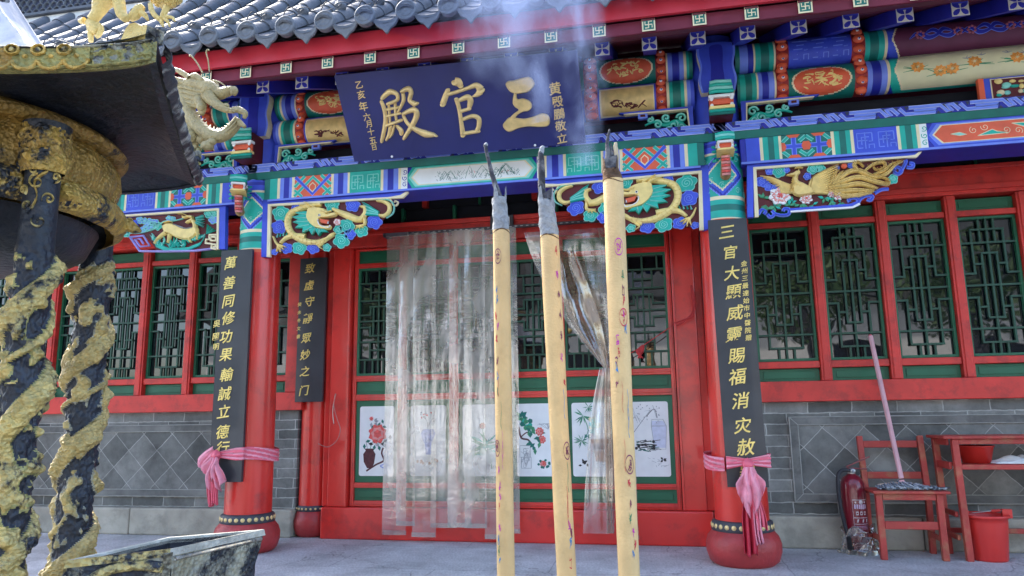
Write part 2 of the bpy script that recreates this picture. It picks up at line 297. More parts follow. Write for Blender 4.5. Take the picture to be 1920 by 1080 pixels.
    def tube(s, pts, r, m, seg=8, smooth=True, fl=None):
        n = len(pts); pts = [Vector(p) for p in pts]
        if not isinstance(r, (list, tuple)): r = [r]*n
        if len(r) != n: r = [(lambda t: r[int(t)]*(1-t % 1)+r[min(len(r)-1, int(t)+1)]*(t % 1))(i/(n-1)*(len(r)-1)) for i in range(n)]
        up = None; v = []
        for i in range(n):
            d = (pts[min(n-1, i+1)]-pts[max(0, i-1)])
            if d.length < 1e-9: d = Vector((0, 0, 1))
            d.normalize()
            if up is None: up = Vector((0, 0, 1)) if abs(d.z) < 0.9 else Vector((0, 1, 0))
            a = d.cross(up).normalized(); b = a.cross(d).normalized(); up = b
            for j in range(seg):
                t = 2*math.pi*j/seg; v.append(pts[i]+a*(math.cos(t)*r[i])+b*(math.sin(t)*r[i]))
        f = [(i*seg+j, i*seg+(j+1) % seg, (i+1)*seg+(j+1) % seg, (i+1)*seg+j) for i in range(n-1) for j in range(seg)]
        f += [tuple(range(seg)), tuple((n-1)*seg+j for j in range(seg))]
        s.add(v, f, m, smooth)
    def lathe(s, prof, o, m, seg=32, axis='Z', smooth=True, a0=0.0):
        o = Vector(o); v = []
        for r, h in prof:
            for j in range(seg):
                t = a0+2*math.pi*j/seg; p = (math.cos(t)*r, math.sin(t)*r, h) if axis == 'Z' else ((math.cos(t)*r, -h, math.sin(t)*r) if axis == 'Y' else (h, math.cos(t)*r, math.sin(t)*r))
                v.append(o+Vector(p))
        n = len(prof); f = [(i*seg+j, i*seg+(j+1) % seg, (i+1)*seg+(j+1) % seg, (i+1)*seg+j) for i in range(n-1) for j in range(seg)]
        if isinstance(m, list): f2 = f; s.add(v, f2, [m[min(len(m)-1, k//seg)] for k in range(len(f2))], smooth)
        else: s.add(v, f, m, smooth)
        if prof[0][0] > 1e-5: s.add(v[:seg], [tuple(range(seg))], m if not isinstance(m, list) else m[0])
        if prof[-1][0] > 1e-5: s.add(v[-seg:], [tuple(range(seg))], m if not isinstance(m, list) else m[-1])
    def ball(s, o, r, m, seg=14, rings=8):
        if not isinstance(r, (list, tuple)): r = (r, r, r)
        v = []; o = Vector(o)
        for i in range(rings+1):
            a = math.pi*i/rings
            for j in range(seg):
                t = 2*math.pi*j/seg; v.append(o+Vector((r[0]*math.sin(a)*math.cos(t), r[1]*math.sin(a)*math.sin(t), r[2]*math.cos(a))))
        s.add(v, [(i*seg+j, i*seg+(j+1) % seg, (i+1)*seg+(j+1) % seg, (i+1)*seg+j) for i in range(rings) for j in range(seg)], m, True)
    def grid(s, fn, na, nb, mf, smooth=True):    # fn(u,v)->xyz, mf(u,v)->material
        v = [fn(i/na, j/nb) for j in range(nb+1) for i in range(na+1)]
        f = []; ms = []
        for j in range(nb):
            for i in range(na):
                f.append((j*(na+1)+i, j*(na+1)+i+1, (j+1)*(na+1)+i+1, (j+1)*(na+1)+i)); ms.append(mf((i+0.5)/na, (j+0.5)/nb) if callable(mf) else mf)
        s.add(v, f, ms, smooth)
    def build(s, name, parent=None, bevel=0, sub=0, weld=False):
        me = bpy.data.meshes.new(name); me.from_pydata(s.v, [], s.f)
        for m in s.ms: me.materials.append(m)
        me.polygons.foreach_set('material_index', s.m); me.polygons.foreach_set('use_smooth', s.sm); me.update()
        o = bpy.data.objects.new(name, me); C.objects.link(o)
        if parent: o.parent = parent
        if weld: md = o.modifiers.new('weld', 'WELD'); md.merge_threshold = 0.0005
        if bevel: md = o.modifiers.new('bevel', 'BEVEL'); md.width = bevel; md.segments = 2; md.limit_method = 'ANGLE'; md.angle_limit = R(40)
        if sub: md = o.modifiers.new('sub', 'SUBSURF'); md.levels = sub; md.render_levels = sub
        return o
def tag(o, label=None, cat=None, group=None, kind=None):
    if label: o['label'] = label
    if cat: o['category'] = cat
    if group: o['group'] = group
    if kind: o['kind'] = kind
    return o
def empty(name, label, cat, group=None):
    return tag(bpy.data.objects.new(name, None), label, cat, group) if False else _mk(name, label, cat, group)
def _mk(name, label, cat, group):
    o = bpy.data.objects.new(name, None); C.objects.link(o); return tag(o, label, cat, group)

GLY = {}
def glyph(ch):
    if ch in GLY: return GLY[ch]
    c = bpy.data.curves.new('t', 'FONT'); c.body = ch; c.offset = 0.010; c.resolution_u = 3
    o = bpy.data.objects.new('t', c); C.objects.link(o); bpy.context.view_layer.update()
    me = bpy.data.meshes.new_from_object(o.evaluated_get(bpy.context.evaluated_depsgraph_get()))
    vs = [(v.co.x, v.co.y) for v in me.vertices]; fs = [tuple(p.vertices) for p in me.polygons]
    bpy.data.objects.remove(o); bpy.data.curves.remove(c); bpy.data.meshes.remove(me)
    xs = [v[0] for v in vs]; ys = [v[1] for v in vs]; cx = (min(xs)+max(xs))/2; cy = (min(ys)+max(ys))/2
    GLY[ch] = ([(x-cx, y-cy) for x, y in vs], fs); return GLY[ch]
def write(mb, ch, a, b, size, fr, c, m, skew=0.10, th=0.003, wob=0.0):
    vs, fs = glyph(ch); rnd = random.Random(ord(ch) % 1000)
    k = size/0.93; sl = 0.12+rnd.uniform(-0.03, 0.05)
    q = [(x*k+y*skew*k, y*k+x*sl*k*0.8) for x, y in vs]
    n = len(q); top = [fr(a+x, b+y, c+th) for x, y in q]
    mb.add(top, fs, m)
    ed = {}
    for f in fs:
        for i in range(len(f)):
            e = (f[i], f[(i+1) % len(f)]); ed[e] = 1
    bd = [e for e in ed if (e[1], e[0]) not in ed]
    if th > 0.001:
        v = []; f = []
        for e in bd:
            o = len(v); v += [fr(a+q[e[0]][0], b+q[e[0]][1], c), fr(a+q[e[1]][0], b+q[e[1]][1], c), fr(a+q[e[1]][0], b+q[e[1]][1], c+th), fr(a+q[e[0]][0], b+q[e[0]][1], c+th)]; f.append((o, o+1, o+2, o+3))
        mb.add(v, f, m)

# ---------------------------------------------------------------- ground and porch
W = 5.14; CX = -1.1725; WX = -1.10
mb = MB(); mb.box(-40, 40, -40, 60, -0.7, -0.6, YARD); tag(mb.build('courtyard_ground'), kind='structure')
mb = MB(); mb.box(-12, 9, 3.35, 12, -0.596, 0.0, FLOOR); tag(mb.build('porch_floor', bevel=0.012), kind='structure')
mb = MB(); mb.box(-3.2, 0.9, 2.95, 3.346, -0.596, -0.2, STONE); mb.box(-3.2, 0.9, 2.62, 2.946, -0.596, -0.4, STONE); tag(mb.build('porch_steps', bevel=0.012), kind='structure')

HALL = empty('temple_hall', 'red and blue painted temple hall with grey tiled roof and carved beams behind the incense', 'temple')
XL, XR = -6.3, 4.2

# walls under the windows -------------------------------------------------
def brick_wall(x0, x1, framed_from, side):
    mb = MB(); mb.box(x0, x1, W+0.012, W+0.30, 0.20, 0.915, BRICK); wl = mb.build('brick_wall', HALL)
    mb = MB()
    a0, a1 = (framed_from, x1-0.25) if side > 0 else (x0+0.25, framed_from)
    z0, z1 = 0.335, 0.765
    mb.box(a0, a1, W-0.004, W+0.014, z0, z1, DIAG)
    d = mb.build('diamond_tile_panel', wl)
    mb = MB()
    G = mat('brick_trim', (0.17, 0.17, 0.155), 0.88, 0.4, 5, 0.7, stain=(.09, .09, .085), stain_amt=.7, stain_scale=6); t = 0.05; MO = mat('mortar_line', (.34, .34, .31), .9, .15, 30)
    for (p, q, r, s_) in ((a0-t-.007, a1+t+.007, z1+t, z1+t+.006), (a0-t-.007, a1+t+.007, z0-t-.006, z0-t), (a0-t-.007, a0-t, z0-t, z1+t), (a1+t, a1+t+.007, z0-t, z1+t), (a0-.006, a1+.006, z1, z1+.006), (a0-.006, a1+.006, z0-.006, z0), (a0-.006, a0, z0, z1), (a1, a1+.006, z0, z1)): mb.box(p, q, W-0.0135, W+0.012, r, s_, MO)
    for xx, zz, dx_ in ((a0, z1, -1), (a0, z0, -1), (a1, z1, 1), (a1, z0, 1)): mb.beam((xx, W-0.0105, zz), (xx+dx_*t, W-0.0105, zz+(t if zz > .5 else -t)), .006, .006, MO, (0, 1, 0))
    for (p, q, r, s_) in ((a0-t, a1+t, z1, z1+t), (a0-t, a1+t, z0-t, z0), (a0-t, a0, z0, z1), (a1, a1+t, z0, z1)): mb.box(p, q, W-0.012, W+0.014, r, s_, G)
    mb.build('panel_frame', wl, bevel=0.003)
    mb = MB(); x = x0
    rnd = random.Random(int(x0*10)); 
    while x < x1-0.01:
        l = min(rnd.uniform(0.9, 1.5), x1-x); l = x1-x if x1-x-l < 0.4 else l
        mb.box(x+0.003, x+l-0.003, W-0.045, W+0.30, 0.0, 0.198, STONE); x += l
    mb.build('plinth', HALL, bevel=0.012)
brick_wall(0.48, XR, 0.845, 1); brick_wall(XL, -2.71, 2*WX-0.845, -1)

# window bays ---------------------------------------------------------------
def lattice(mb, x0, x1, z0, z1, Y, segs, w=0.0125, m=LGREEN):
    for k, (u0, v0, u1, v1) in enumerate(segs):
        a0, a1 = x0+(x1-x0)*min(u0, u1), x0+(x1-x0)*max(u0, u1); b1, b0 = z1-(z1-z0)*min(v0, v1), z1-(z1-z0)*max(v0, v1)
        h = w/2; e = 0.0007*(k % 5)
        if abs(u0-u1) < 1e-6: mb.box(a0-h, a0+h, Y-e, Y+0.016, b0, b1, m)
        else: mb.box(a0-h, a1+h, Y-0.0042-e, Y+0.012, b0-h, b0+h, m)
WSEG = [(0, .18, 1, .18), (0, .5, 1, .5), (0, .82, 1, .82), (.5, 0, .5, 1), (.2, .08, .8, .08), (.2, .08, .2, .41), (.8, .08, .8, .41), (0, .41, .2, .41), (.8, .41, 1, .41),
        (.2, .92, .8, .92), (.2, .59, .2, .92), (.8, .59, .8, .92), (0, .59, .2, .59), (.8, .59, 1, .59), (.36, .26, .64, .26), (.36, .26, .36, .74), (.64, .26, .64, .74), (.36, .74, .64, .74),
        (.2, .34, .36, .34), (.64, .34, .8, .34), (.2, .66, .36, .66), (.64, .66, .8, .66), (.36, 0, .36, .18), (.64, 0, .64, .18), (.36, .92, .36, 1), (.64, .92, .64, 1)]
DSEG = [(0, .13, 1, .13), (0, .30, 1, .30), (0, .50, 1, .50), (0, .70, 1, .70), (0, .87, 1, .87), (.5, 0, .5, 1), (.28, .13, .28, .30), (.72, .13, .72, .30), (.28, .22, .72, .22),
        (.28, .36, .72, .36), (.28, .36, .28, .44), (.72, .36, .72, .44), (.0, .44, .28, .44), (.72, .44, 1, .44), (.36, .36, .36, .64), (.64, .36, .64, .64), (.28, .64, .72, .64), (.28, .56, .28, .64), (.72, .56, .72, .64),
        (0, .56, .28, .56), (.72, .56, 1, .56), (.28, .70, .28, .87), (.72, .70, .72, .87), (.28, .78, .72, .78), (.15, .0, .15, .13), (.85, 0, .85, .13), (.15, .87, .15, 1), (.85, .87, .85, 1), (.36, .87, .36, 1), (.64, .87, .64, 1)]
def window(x0, x1):
    mb = MB(); g = 0.018
    z0, z1 = 1.185, 2.10
    for a in ((x0, x0+g, z0, z1), (x1-g, x1, z0, z1), (x0+g, x1-g, z0, z0+g), (x0+g, x1-g, z1-g, z1)): mb.box(a[0], a[1], W+0.035, W+0.065, a[2], a[3], GREEN)
    wn = mb.build('window', HALL, bevel=0.002)
    mb = MB(); lattice(mb, x0+g, x1-g, z0+g, z1-g, W+0.042, WSEG); mb.build('lattice', wn)
    mb = MB(); mb.box(x0+0.002, x1-0.002, W+0.07, W+0.074, z0+0.002, z1-0.002, GLASS); mb.build('glass', wn)
    mb = MB(); mb.box(x0, x1, W+0.045, W+0.065, 1.052, 1.135, GREEN); mb.box(x0+0.03, x1-0.03, W+0.039, W+0.047, 1.07, 1.117, GREEN); mb.build('lower_panel', wn, bevel=0.002)
    mb = MB(); mb.box(x0, x1, W+0.045, W+0.065, 2.142, 2.225, GREEN); mb.box(x0+0.03, x1-0.03, W+0.039, W+0.047, 2.16, 2.207, GREEN); mb.build('upper_panel', wn, bevel=0.002)
P = 0.425; HW = 0.034
for side in (1, -1):
    xs = [0.625+P*k for k in range(8)]
    fr = MB()
    def bx(x0, x1, y0, y1, z0, z1, m=RED2):
        if side < 0: x0, x1 = 2*WX-x1, 2*WX-x0
        fr.box(x0, x1, y0, y1, z0, z1, m)
    xe = xs[-1]
    bx(0.466, xe+0.5, W-0.03, W+0.16, 0.917, 1.05)                 # sill beam
    bx(0.466, 0.625, W+0.002, W+0.12, 1.052, 2.24)              # jamb
    for k, x in enumerate(xs):
        if k: bx(x-HW, x+HW, W-0.002, W+0.12, 1.052, 2.24); bx(x-HW+0.014, x+HW-0.014, W-0.010, W-0.0015, 1.052, 2.24)
    for k in range(len(xs)-1):
        a = xs[k]+(HW if k else 0.0)+0.001; b = xs[k+1]-HW-0.001
        bx(a, b, W+0.012, W+0.09, 1.137, 1.183); bx(a, b, W+0.012, W+0.09, 2.102, 2.140)
    bx(0.466, xe+0.5, W-0.02, W+0.14, 2.242, 2.43); bx(0.466, xe+0.5, W-0.045, W-0.0195, 2.265, 2.30); bx(0.466, xe+0.5, W-0.05, W-0.0195, 2.40, 2.43)
    fr.build('window_frame', HALL, bevel=0.004)
    for k in range(len(xs)-1):
        a = xs[k]+(HW if k else 0.0)+0.002; b = xs[k+1]-HW-0.002
        if side < 0: a, b = 2*WX-b, 2*WX-a
        window(a, b)
# dark transom lights with red muntins above the head beams, full width
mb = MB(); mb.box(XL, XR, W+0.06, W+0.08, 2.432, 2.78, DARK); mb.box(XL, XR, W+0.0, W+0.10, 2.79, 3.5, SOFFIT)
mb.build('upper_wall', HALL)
mb = MB()
for k in range(-10, 9):
    x = 0.625+0.85*k*0.5+0.2
    if k % 2 == 0: mb.box(x-0.02, x+0.02, W+0.01, W+0.058, 2.432, 2.78, RED2)
    else: mb.box(x-0.008, x+0.008, W+0.035, W+0.058, 2.432, 2.78, GREEN)
mb.build('transom_bars', HALL)
# back wall and floor of the hall interior so the glass has darkness behind it
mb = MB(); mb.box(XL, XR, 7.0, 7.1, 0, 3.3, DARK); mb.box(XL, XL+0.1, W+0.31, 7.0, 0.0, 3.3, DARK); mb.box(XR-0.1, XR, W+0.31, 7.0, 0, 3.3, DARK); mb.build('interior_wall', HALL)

# door bay ------------------------------------------------------------------
D0, D1 = -2.28, 0.082
for sgn in (1, -1):
    mb = MB()
    def bx(x0, x1, y0, y1, z0, z1):
        if sgn < 0: x0, x1 = 2*WX-x1, 2*WX-x0
        mb.box(x0, x1, y0, y1, z0, z1, RED)
    bx(0.084, 0.236, W-0.035, W+0.12, 0.222, 2.13); bx(0.084, 0.10, W-0.05, W-0.034, 0.222, 2.12); bx(0.2365, 0.288, W-0.01, W+0.12, 0.222, 2.13)
    mb.build('door_jamb', HALL, bevel=0.005)
mb = MB(); mb.box(-2.475, 0.275, W-0.055, W+0.12, 0.0, 0.22, RED); mb.build('threshold', HALL, bevel=0.01)
mb = MB(); mb.box(-2.70, 0.35, W-0.04, W+0.14, 2.132, 2.30, RED2); mb.box(-2.70, 0.35, W-0.07, W-0.0395, 2.265, 2.30, RED2); mb.box(-2.70, 0.35, W-0.055, W-0.0395, 2.22, 2.245, RED2); mb.box(-2.70, 0.35, W+0.06, W+0.14, 2.302, 2.43, DARK); mb.box(-2.70, 0.35, W+.0, W+.058, 2.302, 2.315, GREEN)
for x in (-2.28, -1.9, -1.49, -1.1, -.71, -.31, .08): mb.box(x-.012, x+.012, W+.0, W+.058, 2.3155, 2.43, GREEN)
mb.build('lintel', HALL, bevel=0.005)
LW = (D1-D0)/6
def paintings(k, x0, x1, z0, z1, mb, fr):
    w_, h_ = x1-x0, z1-z0; c = 0.0; T = 0.0007; cnt = [0]
    def p(u, v): return (x0+w_*u, z1-h_*v)
    def rb(pts, w, m, sm=True):
        cnt[0] += 1; q = [p(*a) for a in pts]; q = catmull(q, 5) if sm and len(q) > 2 else q
        mb.rib(q, w, fr, 0.0002, T+0.00004*(cnt[0] % 12), m, flat=True)
    def pl(pts, m):
        cnt[0] += 1; mb.poly([p(*a) for a in pts], fr, 0.0, T+0.00004*(cnt[0] % 30), m)
    rnd = random.Random(k+3)
    def blob(u, v, r, m, n=9, ir=0.55, a0=0):
        pl([(u+math.cos(a0+math.pi*i/n)*r*(1 if i % 2 else ir)*h_/w_, v+math.sin(a0+math.pi*i/n)*r*(1 if i % 2 else ir)) for i in range(2*n)], m)
    def leaf(u, v, a, l, m, wd=0.3):
        dx, dy = math.cos(a), math.sin(a); k_ = h_/w_
        pl([(u, v), (u+(dx*l*.5-dy*l*wd)*k_, v+dy*l*.5+dx*l*wd), (u+dx*l*k_, v+dy*l), (u+(dx*l*.5+dy*l*wd)*k_, v+dy*l*.5-dx*l*wd)], m)
    def flower(u, v, r, m):
        for j in range(3): blob(u, v, r*(1-.28*j), [m, PINK, m][j], 8-j, .78, j)
        for j in range(10): leaf(u+rnd.uniform(-r, r)*.5*h_/w_, v+rnd.uniform(-r, r)*.5, rnd.uniform(0, 6), r*.5, rnd.choice([m, PINK, ORANGE]), .25)
    if k == 0:
        rb([(.30, .66), (.36, .55), (.50, .40)], .004, LEAF); rb([(.40, .66), (.5, .5)], .004, GINK); rb([(.25, .64), (.2, .52)], .004, GINK)
        for a in range(10): leaf(rnd.uniform(.3, .8), rnd.uniform(.2, .33), rnd.uniform(0, 6), .07, rnd.choice([LEAF, GINK, DTEAL]))
        for a in range(12): leaf(rnd.uniform(.12, .9), rnd.uniform(.48, .60), rnd.uniform(0, 6), .08, rnd.choice([GINK, INK, DTEAL]))
        flower(.53, .40, .15, CORAL); blob(.34, .18, .04, CORAL)
        pl([(.16, .61), (.44, .61), (.42, .64), (.48, .69), (.44, .83), (.36, .89), (.24, .89), (.14, .80), (.12, .69), (.19, .64)], VASE)
        rb([(.22, .93), (.5, .84), (.72, .78), (.66, .68), (.70, .6)], .012, VASE); rb([(.62, .86), (.75, .83), (.85, .86), (.75, .89), (.62, .86)], .006, VBLUE)
    elif k == 1:
        rb([(.5, .36), (.48, .25), (.4, .15)], .004, GINK); rb([(.5, .3), (.62, .2)], .003, GINK)
        for a in range(14): leaf(rnd.uniform(.3, .75), rnd.uniform(.1, .25), rnd.uniform(0, 6), .04, rnd.choice([CORAL, GINK]))
        pl([(.36, .34), (.66, .34), (.72, .40), (.64, .50), (.60, .56), (.60, .70), (.44, .70), (.42, .56), (.34, .48), (.30, .40)], VBLUE)
        for a in range(8): blob(rnd.uniform(.2, .8), rnd.uniform(.76, .86), .03, MUD)
    elif k == 2:
        for a in range(26): leaf(.62+rnd.uniform(-.1, .1), .60+rnd.uniform(-.08, .1), rnd.uniform(2.6, 6.6), rnd.uniform(.12, .25), rnd.choice([LEAF, TEAL, LEAF]), .09)
        flower(.55, .30, .05, MUD); rb([(.6, .55), (.56, .4), (.55, .3)], .004, LEAF); rb([(.8, .9), (.75, .75), (.62, .62)], .007, LEAF)
        for a in range(5): blob(rnd.uniform(.2, .8), rnd.uniform(.8, .9), .03, GINK)
    elif k == 3:
        for a in range(9): leaf(.12+rnd.uniform(-.05, .05), .18+rnd.uniform(-.03, .03), a*.7, .09, rnd.choice([DTEAL, LEAF]))
        for a in range(10): blob(.22+rnd.uniform(-.14, .16), .29+rnd.uniform(-.05, .05), .036, rnd.choice([TEAL, DTEAL, LEAF]), 5, .9)
        rb([(.06, .32), (.12, .47), (.3, .50), (.40, .56)], .012, VASE); rb([(.12, .46), (.28, .40), (.4, .44)], .008, VASE)
        for a in range(16): leaf(.5+rnd.uniform(-.16, .16), .47+rnd.uniform(-.12, .16), rnd.uniform(0, 6), .10, rnd.choice([DTEAL, LEAF, DTEAL]), .25)
        flower(.62, .39, .065, CORAL); flower(.68, .50, .06, CORAL); flower(.70, .83, .05, CORAL)
        for a in range(9): blob(.72+.12*math.cos(a)*1.2, .83+.05*math.sin(a), .02, DTEAL, 5, .8)
        for a in range(8): rb([(.6+rnd.uniform(-.1, .3), .30), (.7+rnd.uniform(-.1, .2), .28), (.85, .36)], .002, GINK)
        for b in ((.08, .58, .36, .74), (.12, .74, .38, .89)):
            rb([(b[0], b[1]), (b[2], b[1]), (b[2], b[3]), (b[0], b[3]), (b[0], b[1])], .004, GINK, False)
        for a in range(14): rb([(rnd.uniform(.1, .2), rnd.uniform(.6, .88)), (.24, rnd.uniform(.6, .88)), (rnd.uniform(.28, .36), rnd.uniform(.6, .88))], .002, GINK)
    elif k == 4:
        for (u, v, r) in ((.30, .18, .15), (.24, .52, .11), (.45, .06, .09)):
            for a in range(14): leaf(u, v, rnd.uniform(0, 6.3), r*rnd.uniform(.7, 1.1), rnd.choice([LEAF, LEAF, DTEAL]), .06)
        rb([(.32, .2), (.42, .38), (.28, .52)], .005, LEAF); rb([(.4, .36), (.5, .42)], .004, GINK)
        for a in range(10): blob(.55+rnd.uniform(-.14, .14), .32+rnd.uniform(-.1, .1), .04, rnd.choice([CREAM, LTEAL]), 6, .8)
        for a in range(7): leaf(.4, .46, rnd.uniform(0, 6), .05, DTEAL)
        pl([(.46, .50), (.95, .50), (.94, .56), (.50, .56)], MUD); pl([(.54, .57), (.90, .57), (.88, .64), (.56, .64)], VASE); pl([(.56, .65), (.88, .65), (.84, .80), (.60, .80)], MUD)
        for a in range(8): leaf(.3+rnd.uniform(-.08, .08), .83+rnd.uniform(-.03, .03), rnd.uniform(0, 6), .05, INK)
    else:
        rb([(.10, .42), (.35, .25), (.55, .12)], .004, GINK); rb([(.3, .3), (.2, .18)], .003, GINK); rb([(.45, .2), (.65, .1), (.72, .22)], .004, INK); rb([(.7, .22), (.62, .05)], .003, GINK)
        for a in range(26): rb([(rnd.uniform(.05, .8), rnd.uniform(.04, .3)) for _ in range(2)][:1]*1+[(rnd.uniform(.05, .8), rnd.uniform(.04, .22))], .0016, GINK, False) if a < 4 else leaf(rnd.uniform(.1, .8), rnd.uniform(.05, .3), rnd.uniform(0, 6), .03, GINK, .2)
        pl([(.58, .26), (.86, .26), (.94, .33), (.93, .44), (.90, .62), (.62, .62), (.58, .44), (.56, .33)], mat('pale_jar_wash', (.62, .66, .80), .6, .1, 30))
        for q in ([(.58, .24), (.86, .24)], [(.56, .33), (.94, .33)], [(.56, .33), (.58, .24)], [(.86, .24), (.94, .33)], [(.94, .33), (.90, .64), (.62, .64), (.56, .33)]): rb(q, .003, GINK, False)
        for a in range(46):
            u, v = rnd.uniform(.12, .62), rnd.uniform(.52, .66); rb([(u, v), (u+rnd.uniform(.05, .22), v+rnd.uniform(-.02, .02))], rnd.uniform(.003, .007), rnd.choice([INK, GINK, INK, DTEAL]), False)
        for a in range(8): blob(rnd.choice([.16, .22, .6]), rnd.uniform(.52, .70), .022, INK, 6, .8)
        for a in range(12): u, v = rnd.uniform(.5, .85), rnd.uniform(.76, .90); rb([(u, v), (u+rnd.uniform(-.1, .15), v+rnd.uniform(-.03, .03))], .002, GINK, False)
        for a in range(4): leaf(.82, .78, rnd.uniform(0, 6), .05, INK)
for k in range(6):
    x0, x1 = D0+LW*k+0.002, D0+LW*(k+1)-0.002; s_ = 0.030
    mb = MB()
    for a in ((x0, x0+s_, 0.222, 2.13), (x1-s_, x1, 0.222, 2.13)): mb.box(a[0], a[1], W+0.0, W+0.05, a[2], a[3], RED); mb.box(a[0]+0.009, a[1]-0.009, W-0.006, W+0.001, a[2]+0.01, a[3]-0.01, RED)
    for z0, z1 in ((0.222, 0.262), (0.352, 0.388), (0.978, 1.022), (1.118, 1.160), (1.978, 2.015), (2.112, 2.13)): mb.box(x0+s_, x1-s_, W+0.004, W+0.048, z0, z1, RED); mb.box(x0+s_, x1-s_, W-0.003, W+0.005, (z0+z1)/2-0.006, (z0+z1)/2+0.006, RED)
    dr = mb.build('door', HALL, bevel=0.0025)
    i0, i1 = x0+s_, x1-s_
    mb = MB(); g = 0.016; z0, z1 = 1.162, 1.976
    for a in ((i0, i0+g, z0, z1), (i1-g, i1, z0, z1), (i0+g, i1-g, z0, z0+g), (i0+g, i1-g, z1-g, z1)): mb.box(a[0], a[1], W+0.008, W+0.035, a[2], a[3], GREEN)
    lattice(mb, i0+g, i1-g, z0+g, z1-g, W+0.014, DSEG, 0.012); mb.build('lattice', dr)
    mb = MB(); mb.box(i0, i1, W+0.04, W+0.043, z0, z1, GLASS); mb.build('glass', dr)
    for z0, z1 in ((0.262, 0.352), (1.022, 1.118), (2.015, 2.112)): mb = MB(); mb.box(i0, i1, W+0.02, W+0.04, z0, z1, GREEN); mb.box(i0+0.025, i1-0.025, W+0.012, W+0.021, z0+0.02, z1-0.02, GREEN); mb.build('green_panel', dr, bevel=0.002)
    mb = MB()
    mb.box(i0, i1, W+0.02, W+0.04, 0.388, 0.978, GREEN); mb.build('green_panel', dr, bevel=0.002)
    mb = MB(); a0, a1, z0, z1 = i0+0.032, i1-0.032, 0.435, 0.935; c = 0.014
    fr = wf(W+0.016)
    mb.poly([(a0+c, z0), (a1-c, z0), (a1-c*.3, z0+c*.3), (a1, z0+c), (a1, z1-c), (a1-c*.3, z1-c*.3), (a1-c, z1), (a0+c, z1), (a0+c*.3, z1-c*.3), (a0, z1-c), (a0, z0+c), (a0+c*.3, z0+c*.3)], wf(W+0.02), 0, 0.004, WHITE)
    paintings(k, a0, a1, z0, z1, mb, fr); o = mb.build('painted_panel', dr)
    o['label'] = ['white panel painted with a red peony in a brown vase', 'white panel painted with a blue vase', 'white panel painted with a green plant', 'white panel painted with coral flowers beside a rock', 'white panel painted with bamboo leaves and a terracotta pot', 'white panel painted in black ink with a tripod vessel and a jar'][k]

# rear columns
def rear_col(x):
    mb = MB(); mb.lathe([(0.112, 0.20), (0.108, 1.2), (0.104, 2.7)], (x, 5.24, 0), RED, 40); c = mb.build('rear_column', HALL)
    mb = MB(); mb.lathe([(0.10, 0.0), (0.125, 0.015), (0.143, 0.07), (0.146, 0.115), (0.13, 0.165), (0.118, 0.18)], (x, 5.24, 0), mat('red_drum', (0.40, 0.035, 0.035), 0.45, 0.2, 12, 0.4), 40); mb.build('drum_base', c)
    mb = MB(); mb.lathe([(0.119, 0.18), (0.122, 0.183), (0.120, 0.218), (0.113, 0.222)], (x, 5.24, 0), WIRE, 40)
    for j in range(22):
        t = 2*math.pi*j/22; mb.ball((x+0.121*math.sin(t), 5.24-0.121*math.cos(t), 0.2), 0.0085, GOLD, 8, 5)
    mb.build('studded_band', c)
rear_col(-2.605); rear_col(2*WX+2.605)

# front columns with painted heads --------------------------------------------
CY, RB, RT = 4.585, 0.152, 0.140
def head_paint(u, v, ph):
    z = 1.985+v*0.555; a = (u-0.5)*2*math.pi*0.139
    if z < 2.005: return ORANGE
    if z < 2.016: return CREAM
    if z < 2.140:
        return DTEAL if 2.062 < z < 2.094 else (TEAL if z < 2.13 else CREAM)
    if z < 2.150: return CREAM
    if z < 2.415:
        zc = 2.283; q = (abs(((a+0.218) % 0.436)-0.218)/0.128, abs(z-zc)/0.128); d = q[0]+q[1]
        if d < 0.70: return TEAL
        if d < 0.80: return CREAM
        if d < 1.12: return BLUE if d < 0.98 else DBLUE
        if d < 1.20: return LBLUE
        return TEAL
    if z < 2.43: return CREAM
    if z < 2.52: return DBLUE if 2.462 < z < 2.488 else (BLUE if z < 2.50 else LBLUE)
    return CREAM
def swirl(mb, fr, a, b, r, m, w=0.006, turns=1.6, h=0.003, a0=0.0, sgn=1, c0=0.0005, ka=1.0):
    pts = [(a+ka*r*(1-t*0.85)*math.cos(a0+sgn*turns*2*math.pi*t), b+r*(1-t*0.85)*math.sin(a0+sgn*turns*2*math.pi*t)) for t in [i/22 for i in range(23)]]
    mb.rib(pts, w, fr, c0, h, m, cap=False)
